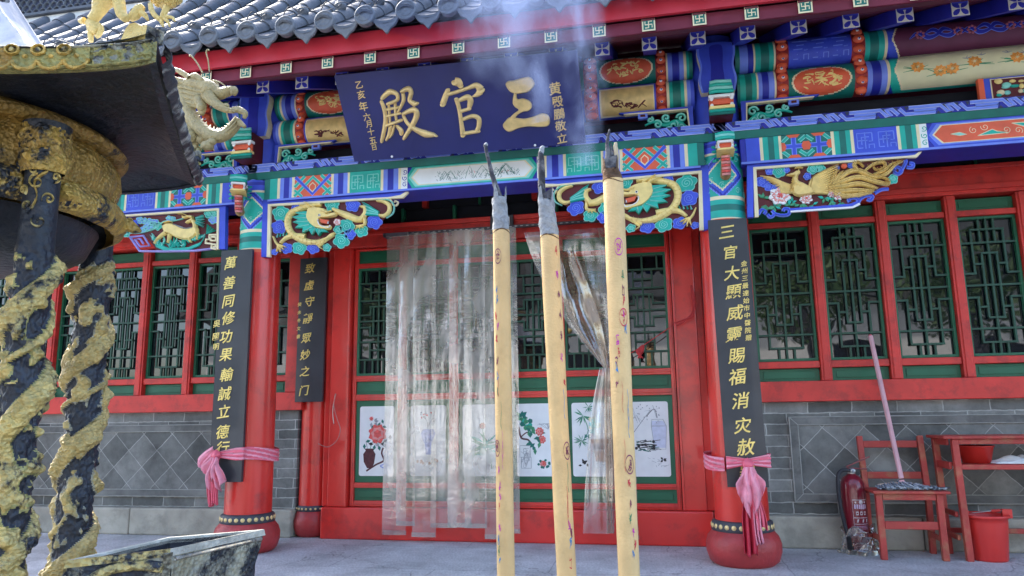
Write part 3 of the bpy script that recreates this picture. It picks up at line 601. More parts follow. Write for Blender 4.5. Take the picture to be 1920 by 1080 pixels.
def front_col(x, lab=None):
    prof = [(RB, 0.245), (RB-0.002, 0.7), (RB-0.007, 1.4), (RT, 1.985)]
    mb = MB(); mb.lathe(prof, (x, CY, 0), RED, 56); mb.lathe([(RT, 2.54), (RT, 3.2)], (x, CY, 0), BLUE, 40)
    c = mb.build('front_column', HALL)
    mb = MB()
    mb.grid(lambda u, v: (x+0.1395*math.sin((u-0.5)*2*math.pi), CY-0.1395*math.cos((u-0.5)*2*math.pi), 1.985+v*0.555), 176, 74, lambda u, v: head_paint(u, v, 0))
    fr = cyl(x, CY, 0.1395)
    for s1 in (-1, 1):
        for zz in (2.185, 2.38):
            swirl(mb, fr, s1*0.72, zz, 0.022, LTEAL, 0.006, 1.4, 0.003, 0, s1, 0.0005, 7)
            swirl(mb, fr, s1*1.25, zz+0.01*(1 if zz > 2.3 else -1), 0.026, LTEAL, 0.006, 1.4, 0.003, 0, -s1, 0.0005, 7)
    for q in (-0.45, 0.0, 0.45): swirl(mb, fr, q, 2.25-0.035*(q == 0), 0.022, LTEAL, 0.006, 1.5, 0.003, 1, 1, 0.0005, 7)
    mb.build('painted_column_head', c)
    mb = MB(); mb.lathe([(0.165, 0.0), (0.192, 0.02), (0.209, 0.07), (0.211, 0.115), (0.198, 0.155), (0.172, 0.186)], (x, CY, 0), MATS['red_drum'], 56); mb.build('drum_base', c)
    mb = MB(); mb.lathe([(0.173, 0.186), (0.176, 0.19), (0.170, 0.236), (0.156, 0.244)], (x, CY, 0), WIRE, 56)
    for j in range(26):
        t = 2*math.pi*(j+0.5)/26; mb.lathe([(0.0145, 0), (0.012, 0.005), (0.006, 0.004), (0, 0.007)], (0, 0, 0), GOLD, 10, 'Z')
        k0 = len(mb.v)-50
        for q in range(len(mb.v)-50, len(mb.v)):
            px, py, pz = mb.v[q]
            a_, b_, c_ = px, py, pz
            rr = 0.1715+c_; mb.v[q] = (x+rr*math.sin(t+a_/0.17), CY-rr*math.cos(t+a_/0.17), 0.213+b_)
    mb.build('studded_band', c)
    return c
COLX = (-2.75, 0.405)
COLS = [front_col(x) for x in COLX]
for x in (COLX[1]+3.155,): front_col(x)
for x in (COLX[0]-3.155,): front_col(x)

# ---------------------------------------------------------------- painted beams between the front columns
BY, KY = 4.45, 4.42
def zpt(px, py, Y): return at(px, py, Y)
def xa(px, py, Y=BY): return at(px, py, Y).x
def fret(mb, fr, a0, a1, b0, b1, m, n=2, w=0.006, c0=0.0022):
    s = (a1-a0)/n
    for i in range(n):
        o = a0+s*i; h = b1-b0
        for q in ([(.15, .15), (.15, .85), (.85, .85)], [(.35, .30), (.35, .66), (.70, .66)], [(.52, .10), (.52, .88)], [(.15, .5), (.62, .5)], [(.85, .85), (.85, .45), (.68, .45)], [(.15, .15), (.40, .15)], [(.68, .12), (.68, .30), (.92, .30), (.92, .1)]):
            mb.rib([(o+s*u, b0+h*v) for u, v in q], w, fr, c0, 0.0016, m, flat=True, cap=False)
def xpat(mb, fr, a0, a1, b0, b1, kind):
    w_ = a1-a0; h = b1-b0; mb.rect(a0, a1, b0, b1, fr, 0, 0.0015, ORANGE)
    def P_(u, v): return (a0+w_*u, b0+h*v)
    def band(q, w, m, lv):
        q = [P_(*a) for a in q]; mb.rib(q, w, fr, 0.0008, 0.0012+lv*0.0008, LBLUE if m is BLUE else LTEAL, flat=True, cap=False); mb.rib(q, w*0.62, fr, 0.0008, 0.0018+lv*0.0008, m, flat=True, cap=False)
    if kind == 0:
        band([(0, .05), (.5, .93), (1, .05)], .026, TEAL, 0); band([(0, .5), (.28, 1)], .024, TEAL, .2); band([(1, .5), (.72, 1)], .024, TEAL, .2)
        band([(0.02, .98), (.5, .1), (.98, .98)], .026, BLUE, 1); band([(0.22, 0), (0, .35)], .02, TEAL, .3); band([(0.78, 0), (1, .35)], .02, TEAL, .3)
        mb.poly([P_(.5, .18), P_(.59, .35), P_(.59, .52), P_(.5, .68), P_(.41, .52), P_(.41, .35)], fr, 0.0008, 0.0045, CREAM); mb.poly([P_(.5, .24), P_(.57, .37), P_(.57, .5), P_(.5, .62), P_(.43, .5), P_(.43, .37)], fr, 0.0008, 0.0052, ORANGE)
    else:
        mb.rect(a0, a1, b0, b1, fr, 0, 0.0018, DTEAL)
        for c in (.25, .75):
            band([(c, .1), (c, .9)], .03, BLUE, .6); band([(c-.22, .5), (c+.22, .5)], .03, BLUE, .7)
            mb.poly([P_(c-.14, 0), P_(c+.14, 0), P_(c+.08, .13), P_(c-.08, .13)], fr, 0.0008, 0.004, ORANGE); mb.poly([P_(c-.14, 1), P_(c+.14, 1), P_(c+.08, .87), P_(c-.08, .87)], fr, 0.0008, 0.004, ORANGE)
        for c in (0, .5, 1):
            mb.poly([P_(max(0, c-.1), .5), P_(max(0, c-.06), .68), P_(min(1, c+.06), .68), P_(min(1, c+.1), .5), P_(min(1, c+.06), .32), P_(max(0, c-.06), .32)], fr, 0.0008, 0.0042, ORANGE)
        for u0, u1 in ((.36, .5), (.64, .5), (0.02, .14), (.98, .86)):
            band([(u0, .3), (u1, .08)], .022, TEAL, .4); band([(u0, .7), (u1, .92)], .022, TEAL, .4)
def landscape(mb, fr, a0, a1, b0, b1):
    rnd = random.Random(4); w_ = a1-a0; h = b1-b0; MT = mat('wash_green_grey', (0.20, 0.34, 0.34), 0.7, .3, 40)
    for i in range(13):
        u = rnd.uniform(.12, .9); s = rnd.uniform(.04, .09); pk = rnd.uniform(.6, 1.15); z = 0.0018+i*0.00005
        pts = [(a0+w_*(u-s), b0+h*.15), (a0+w_*(u-s*.5), b0+h*(.15+pk*.45)), (a0+w_*u, b0+h*(.15+pk*.75)), (a0+w_*(u+s*.4), b0+h*(.15+pk*.5)), (a0+w_*(u+s), b0+h*.15)]
        mb.poly(pts, fr, 0.001, z, MT if i % 3 else LTEAL); mb.rib(pts, 0.0022, fr, 0.001, 0.0028, DTEAL, flat=True, cap=False)
    for i in range(150):
        u = rnd.uniform(.15, .97); v = rnd.uniform(.08, .6); mb.rib([(a0+w_*u, b0+h*v), (a0+w_*(u+rnd.uniform(-.02, .02)), b0+h*(v+rnd.uniform(-.1, .22)))], 0.0022, fr, 0.001, 0.0028, rnd.choice([DTEAL, GINK, INK, CORAL]) if i % 9 == 0 else rnd.choice([DTEAL, GINK]), flat=True, cap=False)
def arabesque(mb, fr, a0, a1, b0, b1, ground):
    w_ = a1-a0; h = b1-b0; n = max(1, int(w_/0.34))
    for i in range(n):
        o = a0+w_*i/n; s = w_/n
        for q, m in (([(0.02, .45), (.10, .3), (.16, .35), (.10, .52)], LTEAL), ([(.25, .2), (.38, .55), (.42, .4), (.52, .25)], TEAL), ([(.55, .85), (.78, .85), (.86, .75), (.82, .18), (.70, .45)], TEAL)):
            P_ = [(o+s*u, b0+h*v) for u, v in q]; mb.poly(P_, fr, 0.001, 0.003, m); mb.rib(P_+[P_[0]], 0.004, fr, 0.001, 0.0035, CREAM, flat=True, cap=False)
        for u, v in ((.22, .6), (.32, .75), (.5, .45), (.6, .35), (.7, .7)): swirl(mb, fr, o+s*u, b0+h*v, 0.022, CREAM if ground is ORANGE else LTEAL, 0.004, 1.3, 0.003, u*9, 1, 0.001)
        c = (o+s*.96, b0+h*.55); mb.poly([(c[0]+.03*math.cos(t)*(1+.2*math.cos(4*t)), c[1]+.035*math.sin(t)*(1+.2*math.cos(4*t))) for t in [k*math.pi/10 for k in range(20)]], fr, .001, .0042, BLUE); swirl(mb, fr, c[0], c[1], .02, LBLUE, .006, 1, .004, 0, 1, .001)
MID = [(497, DTEAL), (507, TEAL), (521, CREAM), (526, LBLUE), (533, DBLUE), (543, LBLUE), (548, CREAM), (553, 'X0'), (621, CREAM), (626, LBLUE), (634, DBLUE), (644, LBLUE), (652, CREAM), (656, 'F0'), (714, CREAM), (719, LBLUE), (727, DBLUE), (738, LBLUE), (747, CREAM), (752, 'S'), (764, 'H0'), (888, None)]
RGT = [(1399, BLUE), (1425, CREAM), (1431, TEAL), (1441, DTEAL), (1452, TEAL), (1461, CREAM), (1466, 'X1'), (1560, CREAM), (1566, TEAL), (1576, DTEAL), (1588, TEAL), (1597, CREAM), (1603, 'F1'), (1685, CREAM), (1691, TEAL), (1701, DTEAL), (1713, TEAL), (1722, CREAM), (1728, 'S'), (1742, 'H1'), (2010, None)]
ZB0, ZB1 = 2.352, 2.498
def painted_beam(x0, x1, seq, flip):      # seq in increasing X for half a bay, mirrored about the bay centre
    mb = MB(); mb.box(x0, x1, BY, 4.70, 2.335, 2.50, DBLUE)
    bm = mb.build('painted_beam', HALL, bevel=0.004)
    mb = MB(); c = (x0+x1)/2
    for s in (1, -1):
        fr0 = wf(BY-0.0012); fr = (lambda a, b, d: fr0(a, b, d)) if s == 1 else (lambda a, b, d: fr0(2*c-a, b, d))
        for (xa0, m), (xb0, _) in zip(seq, seq[1:]):
            if m in ('X0', 'X1'): xpat(mb, fr, xa0, xb0, ZB0, ZB1, 0 if m == 'X0' else 1)
            elif m in ('F0', 'F1'): mb.rect(xa0, xb0, ZB0, ZB1, fr, 0, .002, TEAL if m == 'F0' else BLUE); fret(mb, fr, xa0, xb0, ZB0+.008, ZB1-.008, LTEAL if m == 'F0' else LBLUE)
            elif m == 'S':
                mb.rect(xa0, xb0, ZB0, ZB1, fr, 0, .002, WHITE)
                for v in (.2, .5, .8): swirl(mb, fr, (xa0+xb0)/2+.005, ZB0+(ZB1-ZB0)*v, .018, DBLUE if seq is not RGTX else TEAL, .005, 1.2, .003, v*5, 1, .001)
            elif m in ('H0', 'H1'):
                o1, o2, gr = (TEAL, LTEAL, WHITE) if m == 'H0' else (BLUE, LBLUE, ORANGE); zc = (ZB0+ZB1)/2
                mb.rect(xa0+0.03, c, ZB0, ZB1, fr, 0, .0014, o1)
                for k, (mm, d) in enumerate(((o1, 0), (o2, .012), (CREAM, .024), (gr, .030))): mb.poly([(xa0-0.012+d*1.6, zc), (xa0+.035+d*1.6, ZB0+d*.72), (c, ZB0+d*.72), (c, ZB1-d*.72), (xa0+.035+d*1.6, ZB1-d*.72)], fr, 0.0, .0015+k*.0004, mm)
                if s == 1:
                    if m == 'H0': landscape(mb, fr0, xa0+.09, 2*c-xa0-.09, ZB0+.022, ZB1-.022)
                    else: arabesque(mb, fr0, xa0+.11, 2*c-xa0-.11, ZB0+.028, ZB1-.028, ORANGE)
            else: mb.rect(xa0, xb0, ZB0, ZB1, fr, 0, .002, m)
    mb.rect(x0, x1, ZB0-.014, ZB0-.001, wf(BY-.001), 0, .003, LBLUE)
    mb.build('beam_painting', bm)
    # fret board on top
    mb = MB(); mb.box(x0-0.16, x1+0.16, KY+0.004, 4.70, 2.545, 2.606, DBLUE)
    kb = mb.build('key_pattern_board', HALL)
    mb = MB(); fr = wf(KY+0.0035); per = 0.325; n = int((x1-x0+.32)/per)+1; z0 = 2.546; h = 0.055
    off = (0.696-x0) % per
    for i in range(-1, n+1):
        o = x0-0.16+((0.77-(x0-0.16)) % per)-per+i*per
        for q in ([(.02, .86), (.12, .16), (.60, .16), (.64, .50), (.26, .50)], [(.18, .86), (.70, .86), (.80, .16), (.88, .16), (.80, .86), (.90, .86), (1.0, .16)]):
            P_ = [(o+per*u, z0+h*v) for u, v in q]
            P_ = [(max(x0-.158, min(x1+.158, a)), b) for a, b in P_]
            if P_[-1][0]-P_[0][0] < 0.03: continue
            mb.rib(P_, .0215, fr, 0, .0032, mat('line_pale', (0.46, 0.52, 0.86), .5, .05, 10), flat=True); mb.rib(P_, .0145, fr, 0, .0048, LBLUE, flat=True)
        for u0, v0, v1 in ((.145, 1.02, .55), (.775, 1.02, .5), (.845, -.02, .5), (.965, 1.02, .55), (.66, -.02, .3)):
            a = o+per*u0
            if x0-.15 < a < x1+.15: mb.poly([(a-.012, z0+h*v0), (a+.012, z0+h*v0), (a, z0+h*v1)], fr, 0, .002, WOOD)
    mb.build('key_pattern', kb)
    mb = MB(); v = [(x0-0.16, KY+0.006, 2.544), (x1+0.16, KY+0.006, 2.544), (x1+0.16, BY-0.002, 2.501), (x0-0.16, BY-0.002, 2.501)]
    mb.add(v+[(a, 4.6, b) for a, _, b in v], [(0, 1, 2, 3), (4, 5, 6, 7), (0, 1, 5, 4), (2, 3, 7, 6), (0, 3, 7, 4), (1, 2, 6, 5)], DTEAL); mb.build('green_moulding', kb)
MIDX = [(xa(p, 345) if p < 888 else CX, m) for p, m in MID]
RGTX = [(xa(p, 285), m) for p, m in RGT]
RC = (COLX[1]+COLX[1]+3.155)/2
RGTX[-1] = (RC, None)
painted_beam(COLX[0]+0.12, COLX[1]-0.12, MIDX, 0)
painted_beam(COLX[1]+0.12, 2*RC-COLX[1]-0.12, RGTX, 0)
LC = 2*CX-RC
LFIRST = [(x-RC+LC, m) for x, m in RGTX]
painted_beam(2*LC-COLX[0]+0.12, COLX[0]-0.12, LFIRST, 0)

# ---------------------------------------------------------------- round purlins above
def purlin(x0, x1, zc, r, seq, nm):
    c = (x0+x1)/2; Yc = 4.56
    def look(x):
        x = x if x < c else 2*c-x
        for (a, m), (b, _) in zip(seq, seq[1:]):
            if a <= x < b: return m, a, b
        return DTEAL, x0, x1
    na = int((x1-x0)/0.0055); nb = 44; cache = {}
    def mf(u, v):
        x = x0+(x1-x0)*u; m, a, b = look(x); t = (v-0.5)*2     # -1 bottom .. 1 top over the front half
        xx = x if x < c else 2*c-x; s = (xx-a)/(b-a); 
        if m == 'R': return MATS['red_bead_ground']
        if m == 'OV':
            d = ((xx-(a+b)/2)/((b-a)/2))**2+((t+.12)/.60)**2
            return ORANGE if d < .72 else (CREAM if d < .82 else DTEAL)
        if m in ('GP', 'GL'):
            e = min((xx-a), (b-xx) if b < c-.01 else 9)
            if abs(t+.18) > .58 or e < .012: return BLUE
            if abs(t+.18) > .51 or e < .020: return CREAM
            return MATS['old_gold_panel']
        if m == 'FB': return BLUE
        if m in ('HC', 'HP'):
            k = xx-a-abs(t+.05)*0.075
            o1, gr = (TEAL, MATS['pale_yellow_panel']) if m == 'HC' else (BLUE, MATS['purple_panel'])
            if abs(t+.05) > .80 or k < 0.0: return o1 if k > -.03 else DBLUE
            if abs(t+.05) > .70 or k < .02: return o1
            if abs(t+.05) > .66 or k < .03: return CREAM
            return gr
        return m
    mb = MB(); mb.grid(lambda u, v: (x0+(x1-x0)*u, Yc-r*math.cos((v-.5)*math.pi*1.15), zc+r*math.sin((v-.5)*math.pi*1.15)), na, nb, mf)
    mb.lathe([(r*0.97, x0), (r*0.97, x1)], (0, Yc+0.004, zc), DBLUE, 24, 'X')
    o = mb.build('purlin', HALL)
    mb = MB(); fr = lambda a, b, d: (a, Yc-(r+d)*math.cos(b/r), zc+(r+d)*math.sin(b/r))
    rnd = random.Random(int(zc*100+x0*7))
    for s in (1, -1):
        f2 = (lambda a, b, d: fr(a, b, d)) if s == 1 else (lambda a, b, d: fr(2*c-a, b, d))
        for (a, m), (b, _) in zip(seq, seq[1:]):
            if m == 'R':
                for t in (-1.05, -.45, .15, .75):
                    p = f2((a+b)/2, t*r, 0.004); mb.ball(p, ((b-a)*.46, .022, .027), ORANGE, 12, 8)
                    p = f2((a+b)/2, t*r-.008, 0.022); mb.ball(p, (.010, .007, .009), WHITE, 8, 6); p = f2((a+b)/2, t*r-.008, 0.028); mb.ball(p, (.005, .004, .005), DBLUE, 8, 6)
            if m in ('OV', 'GP', 'GL'):
                for q in range(26 if m == 'OV' else 16):
                    u = rnd.uniform(a+.22*(b-a), min(b, c)-.22*(b-a)); v = rnd.uniform(-.55, .25)*r if m == 'OV' else rnd.uniform(-.75, -.35)*r
                    pts = catmull([(u+rnd.uniform(-.03, .03), v+rnd.uniform(-.016, .016)) for _ in range(4)], 4)
                    mb.rib(pts, [.003, .010, .004], f2, 0, .004, (YELLOW if m == 'OV' else MATS['maroon_paint']), cap=False)
            if m == 'FB': fret(mb, f2, a+.01, b-.01, -.95*r, .75*r, LBLUE, 3, .006, 0.0)
            if m == 'HC':
                for q, (u, v) in enumerate(((.15, -.0), (.27, -.035), (.68, .0), (.80, -.03))):
                    for k in range(9):
                        t = k*.7; mb.poly([(a+u+.030*math.cos(t+e)*g, v+.026*math.sin(t+e)*g) for e, g in ((0, .2), (.35, 1), (0, 1.35), (-.35, 1))], f2, 0, .0015+k*.0003, mat('orange_petal', (.80, .33, .06), .6, .3, 50))
                    for k in range(9):
                        t = rnd.uniform(-.5, 3.6); l = rnd.uniform(.05, .09); mb.rib([(a+u+.02*math.cos(t), v-.015+.3*.02*math.sin(t)), (a+u+(.02+l)*math.cos(t), v-.015+l*.5*math.sin(t))], [.006, .002], f2, 0, .0012, LEAF, flat=True)
                for u, v in ((.42, .03), (.50, .045)):
                    mb.rib(catmull([(a+u-.025, v), (a+u, v-.006), (a+u+.025, v+.004)], 4), [.002, .008, .002], f2, 0, .001, GINK, flat=True); mb.rib([(a+u-.004, v-.004), (a+u+.006, v+.018)], [.006, .001], f2, 0, .0012, GINK, flat=True)
            if m == 'HP':
                for k in range(3):
                    o_ = a+.12+.28*k
                    pts = catmull([(o_, -.02), (o_+.05, .012), (o_+.1, -.02), (o_+.15, -.01), (o_+.19, .025), (o_+.24, .0)], 5)
                    mb.rib(pts, [.004, .026, .03, .02, .03, .004], f2, 0, .002, LBLUE, flat=True); mb.rib(pts, [.002, .018, .022, .014, .022, .002], f2, 0, .003, DBLUE, flat=True)
                    for t in range(7): mb.ball(f2(o_+.265+.02*math.cos(t*.9), .0+.02*math.sin(t*.9), .002), (.009, .004, .009), MATS['maroon_pink'], 8, 5)
    mb.build('purlin_painting', o)
mat('red_bead_ground', (.30, .02, .02), .5); mat('old_gold_panel', (.72, .52, .20), .45, .2, 20); mat('pale_yellow_panel', (.72, .70, .44), .6, .08, 8); mat('purple_panel', (.13, .025, .07), .6, .15, 8); mat('maroon_pink', (.45, .12, .16), .6)
PY_ = 4.46
def seqx(l, y): return [(at(p, y, PY_).x if p else q, m) for p, q, m in l]
lo_m = [(0, COLX[0]+.1, BLUE)]+[(2*CX-0, 0, None)]*0
def mir(seq_px, y, last):     # px list measured on the right half of the middle bay, mirrored into the left half
    xs = [(2*CX-at(p, y, PY_).x, m) for p, m in seq_px]; xs = xs+[(last, None)]
    return xs
LOWM = mir([(1322, DBLUE), (1312, LBLUE), (1305, BLUE), (1296, LBLUE), (1288, CREAM), (1284, TEAL), (1277, DTEAL), (1262, TEAL), (1254, CREAM), (1250, 'R'), (1230, 'GP'), (1120, 'R'), (1095, DBLUE)], 175, CX)
UPM = mir([(1326, DTEAL), (1312, TEAL), (1306, DTEAL), (1292, TEAL), (1286, CREAM), (1281, LBLUE), (1273, DBLUE), (1260, LBLUE), (1252, CREAM), (1249, 'R'), (1229, 'OV'), (1118, 'R'), (1093, DTEAL)], 115, CX)
def rs(seq_px, y, last): return [(at(p, y, PY_).x, m) for p, m in seq_px]+[(last, None)]
LOWR = rs([(1385, TEAL), (1396, DTEAL), (1408, TEAL), (1416, CREAM), (1420, LBLUE), (1427, DBLUE), (1440, LBLUE), (1450, CREAM), (1454, 'R'), (1477, 'OV'), (1602, 'R'), (1627, LBLUE), (1636, DBLUE), (1652, LBLUE), (1664, CREAM), (1669, 'HC')], 130, RC)
UPR = rs([(1385, LBLUE), (1400, DBLUE), (1410, CREAM), (1415, TEAL), (1425, DTEAL), (1440, TEAL), (1449, CREAM), (1453, 'R'), (1477, 'FB'), (1597, 'R'), (1622, TEAL), (1632, DTEAL), (1648, TEAL), (1660, CREAM), (1665, 'HP')], 75, RC)
def shift(seq): return [(x-RC+LC, m) for x, m in seq]
purlin(COLX[0]+.13, COLX[1]-.13, 2.858, .104, LOWM, 'lower'); purlin(COLX[0]+.13, COLX[1]-.13, 3.062, .098, UPM, 'upper')
for c_, sh in ((RC, False), (LC, True)):
    x0, x1 = c_-(RC-COLX[1])+.13, c_+(RC-COLX[1])-.13
    purlin(x0, x1, 2.858, .104, shift(LOWR) if sh else LOWR, 'lower'); purlin(x0, x1, 3.062, .098, shift(UPR) if sh else UPR, 'upper')
# cream cloud boards crossing in front of the column tops, blue with pale edges
for x in (COLX[0]+.01, COLX[1]+.01):
    mb = MB(); fr = wf(4.40)
    pts = catmull([(x-.10, 2.80), (x-.115, 2.88), (x-.10, 2.97), (x-.115, 3.06), (x-.09, 3.12), (x+.09, 3.12), (x+.115, 3.06), (x+.10, 2.97), (x+.115, 2.88), (x+.10, 2.80)], 4)
    mb.poly(pts, fr, -.06, 0, LBLUE, side=CREAM); mb.poly([(x+(a-x)*.88, b) for a, b in pts], fr, 0.0005, .003, BLUE); mb.poly([(x+(a-x)*.35, 2.96+(b-2.96)*.9) for a, b in pts], fr, .001, .0045, DBLUE)
    mb.build('column_top_board', HALL)
# red blocks and carved crab-apple scrolls between fret board and purlin
def scroll_bracket(xc, s):
    mb = MB(); fr = wf(4.50); f = (lambda a, b, c: fr(xc+s*a, b, c))
    mb.poly([(.0, 2.604), (.0, 2.752), (.46, 2.752), (.44, 2.742), (.03, 2.738), (.022, 2.604)], f, 0, .03, BLUE)
    mb.poly([(.022, 2.604), (.03, 2.738), (.43, 2.741), (.42, 2.733), (.038, 2.73), (.03, 2.604)], f, 0, .033, CREAM)
    mb.poly([(.34, 2.733), (.34, 2.70), (.28, 2.70), (.28, 2.733)], f, 0, .03, LBLUE); mb.poly([(.325, 2.725), (.325, 2.71), (.295, 2.71), (.295, 2.725)], f, 0, .033, DRED)
    o = mb.build('scroll_bracket', HALL)
    mb = MB()
    for a, b, r, d in ((.07, 2.69, .033, 0), (.12, 2.645, .03, 2), (.165, 2.70, .03, 4), (.22, 2.66, .028, 1), (.07, 2.63, .028, 3), (.265, 2.695, .02, 2), (.15, 2.62, .018, 0)):
        swirl(mb, f, a, b, r, LTEAL, .012, 1.3, .012, d, 1, .004); swirl(mb, f, a, b, r, TEAL, .017, 1.3, .007, d, 1, .004)
    mb.rib(catmull([(.04, 2.62), (.1, 2.67), (.17, 2.65), (.24, 2.68), (.30, 2.66)], 5), [.02, .03, .02, .012], f, .004, .010, TEAL)
    mb.build('scroll_carving', o)
for x in COLX: scroll_bracket(x+.145, 1); scroll_bracket(x-.145, -1)
scroll_bracket(COLX[1]+3.01, -1)
# carved panel with its red side piece in the right bay
mb = MB(); fr = wf(4.50); x = at(1830, 160, 4.5).x
mb.rect(x, x+.03, 2.604, 2.752, fr, 0, .03, ORANGE); mb.rect(x+.03, x+.9, 2.604, 2.752, fr, 0, .024, BLUE); mb.rect(x+.065, x+.88, 2.618, 2.744, fr, 0, .027, CREAM); mb.rect(x+.071, x+.874, 2.623, 2.739, fr, 0, .029, DRED)
cp = mb.build('carved_panel', HALL); mb = MB(); rnd = random.Random(9)
for i in range(60):
    a, b = x+.1+rnd.uniform(0, .72), 2.63+rnd.uniform(0, .1); mb.ball(fr(a, b, .031), (rnd.uniform(.012, .03), .008, rnd.uniform(.008, .018)), rnd.choice([TEAL, YELLOW, LTEAL, YELLOW, CREAM]), 8, 5)
mb.build('flower_carving', cp)
# dark board added behind the gap, painting in the porch shade
mb = MB(); mb.box(XL, XR, 4.66, 4.68, 2.603, 2.76, DARK); mb.build('gap_shade_board', HALL)

# ---------------------------------------------------------------- dragon heads on the columns
def dragon_head(x, z, y, tilt, neck, parent, sc=1.0):
    BR = mat('bronze_neck', (.28, .17, .06), .5, .3, 20)
    def L(a, b, c): return (x+(a*math.cos(tilt)-c*math.sin(tilt))*sc, y-(c*math.cos(tilt)+a*math.sin(tilt))*sc, z+b*sc)    # a right, b up, c out
    mb = MB()
    if neck:
        mb.tube([L(0, -.135, -.06), L(0, -.125, .0), L(0, -.085, .045), L(0, -.03, .06)], [.036*sc, .036*sc, .033*sc, .032*sc], BR, 14)
        for k in range(7): t = k/6; mb.tube([L(-.024, -.150+.105*t, .026+.062*t), L(0, -.156+.105*t, .045+.062*t), L(.024, -.150+.105*t, .026+.062*t)], .0095*sc, (PINK, CORAL)[k % 2], 6)
    hd = [(-.055, -.01, 0), (.055, -.01, 0)]
    # skull, gold jaw, red mouth, teal lobed brow
    mb.ball(L(0, .035, .02), (.06*sc, .07*sc, .055*sc), mat('bronze_green', (.16, .16, .06), .5, .3, 20), 16, 10)
    o = mb.build('dragon_head', parent)
    mb = MB()
    v = [L(-.05, -.028, .03), L(.05, -.028, .03), L(.055, -.02, .16), L(-.055, -.02, .16), L(-.05, -.005, .03), L(.05, -.005, .03), L(.055, -.004, .16), L(-.055, -.004, .16)]
    mb.add(v, [(0, 1, 2, 3), (4, 5, 6, 7), (0, 1, 5, 4), (1, 2, 6, 5), (2, 3, 7, 6), (3, 0, 4, 7)], YELLOW); mb.build('lower_jaw', o, bevel=.006*sc)
    mb = MB(); v = [L(-.045, -.003, .03), L(.045, -.003, .03), L(.045, -.003, .145), L(-.045, -.003, .145), L(-.045, .045, .03), L(.045, .045, .03), L(.042, .035, .13), L(-.042, .035, .13)]
    mb.add(v, [(0, 1, 2, 3), (4, 5, 6, 7), (0, 1, 5, 4), (1, 2, 6, 5), (2, 3, 7, 6), (3, 0, 4, 7)], ORANGE); mb.build('mouth', o)
    mb = MB(); v = [L(-.056, .038, .03), L(.056, .038, .03), L(.056, .036, .15), L(-.056, .036, .15), L(-.056, .052, .03), L(.056, .052, .03), L(.05, .05, .155), L(-.05, .05, .155)]
    mb.add(v, [(0, 1, 2, 3), (4, 5, 6, 7), (0, 1, 5, 4), (1, 2, 6, 5), (2, 3, 7, 6), (3, 0, 4, 7)], WHITE)
    for a in (-.045, .045):
        for b0, b1 in ((.04, .012), (-.002, .018)): mb.tube([L(a, b0, .148), L(a, b1, .152)], [.011*sc, .003*sc], WHITE, 8)
    mb.build('teeth', o)
    mb = MB()
    for k in range(3 if neck else 3):
        q = [L(-.062, .062+.021*k, .15-.012*k), L(-.02, .066+.021*k, .16-.012*k), L(.02, .066+.021*k, .16-.012*k), L(.062, .062+.021*k, .15-.012*k)]; mb.tube(q, .0125*sc, (TEAL, LTEAL, TEAL)[k % 3], 8)
    v = [L(-.058, .05, .03), L(.058, .05, .03), L(.058, .05, .15), L(-.058, .05, .15), L(-.05, .12, .03), L(.05, .12, .03), L(.05, .10, .135), L(-.05, .10, .135)]
    mb.add(v, [(0, 1, 2, 3), (4, 5, 6, 7), (0, 1, 5, 4), (1, 2, 6, 5), (2, 3, 7, 6), (3, 0, 4, 7)], DTEAL)
    for s in (-1, 1):
        for k in range(4): mb.tube([L(s*.05, .05-.03*k, .02), L(s*.078, .065-.035*k, -.01), L(s*.085, .08-.035*k, -.04)], [.014*sc, .01*sc, .002*sc], TEAL, 6)
    mb.build('brow', o)
    mb = MB()
    for s in (-1, 1): mb.ball(L(s*.052, .045, .06), .014*sc, WHITE, 10, 6); mb.ball(L(s*.062, .045, .064), .007*sc, INK, 8, 5)
    mb.build('eye', o)
dragon_head(COLX[1]+.02, 2.385, 4.38, 0.04, True, HALL, .86); dragon_head(COLX[0]-.05, 2.385, 4.38, -.45, True, HALL, .86)
def tier_head(x):        # blocky beam-end heads above the fret board
    mb = MB(); Y0, Y1 = 4.30, 4.46
    mb.box(x-.066, x+.066, Y0+.02, Y1, 2.612, 2.80, DRED); o = mb.build('beam_end_head', HALL)
    mb = MB(); mb.box(x-.070, x+.070, Y0+.01, Y0+.03, 2.665, 2.715, ORANGE); mb.box(x-.055, x+.055, Y0-.008, Y0+.0095, 2.672, 2.70, ORANGE); mb.build('mouth', o, bevel=.004)
    mb = MB(); mb.box(x-.075, x+.075, Y0-.01, Y0+.04, 2.717, 2.735, WHITE)
    for s in (-1, 1): mb.ball((x+s*.058, Y0-.004, 2.712), (.013, .008, .016), WHITE, 8, 6); mb.ball((x+s*.058, Y0-.004, 2.668), (.012, .008, .013), WHITE, 8, 6)
    mb.build('teeth', o, bevel=.003)
    mb = MB(); mb.box(x-.074, x+.074, Y0-.014, Y0+.04, 2.645, 2.663, YELLOW); mb.build('lower_jaw', o, bevel=.004)
    mb = MB()
    for k in range(4): z = 2.752+.022*k; mb.tube([(x-.07+.003*k, Y0-.004+.004*k, z), (x-.03, Y0-.012+.004*k, z+.003), (x+.03, Y0-.012+.004*k, z-.002), (x+.07-.003*k, Y0-.004+.004*k, z)], .0125, (TEAL, LTEAL, TEAL, LTEAL)[k], 8)
    for k in range(2): z = 2.618+.018*k; mb.tube([(x-.075, Y0+.002, z), (x+.075, Y0+.002, z)], .010, (DTEAL, TEAL)[k], 8)
    mb.build('brow', o)
tier_head(COLX[0]-.005); tier_head(COLX[1]+.015)

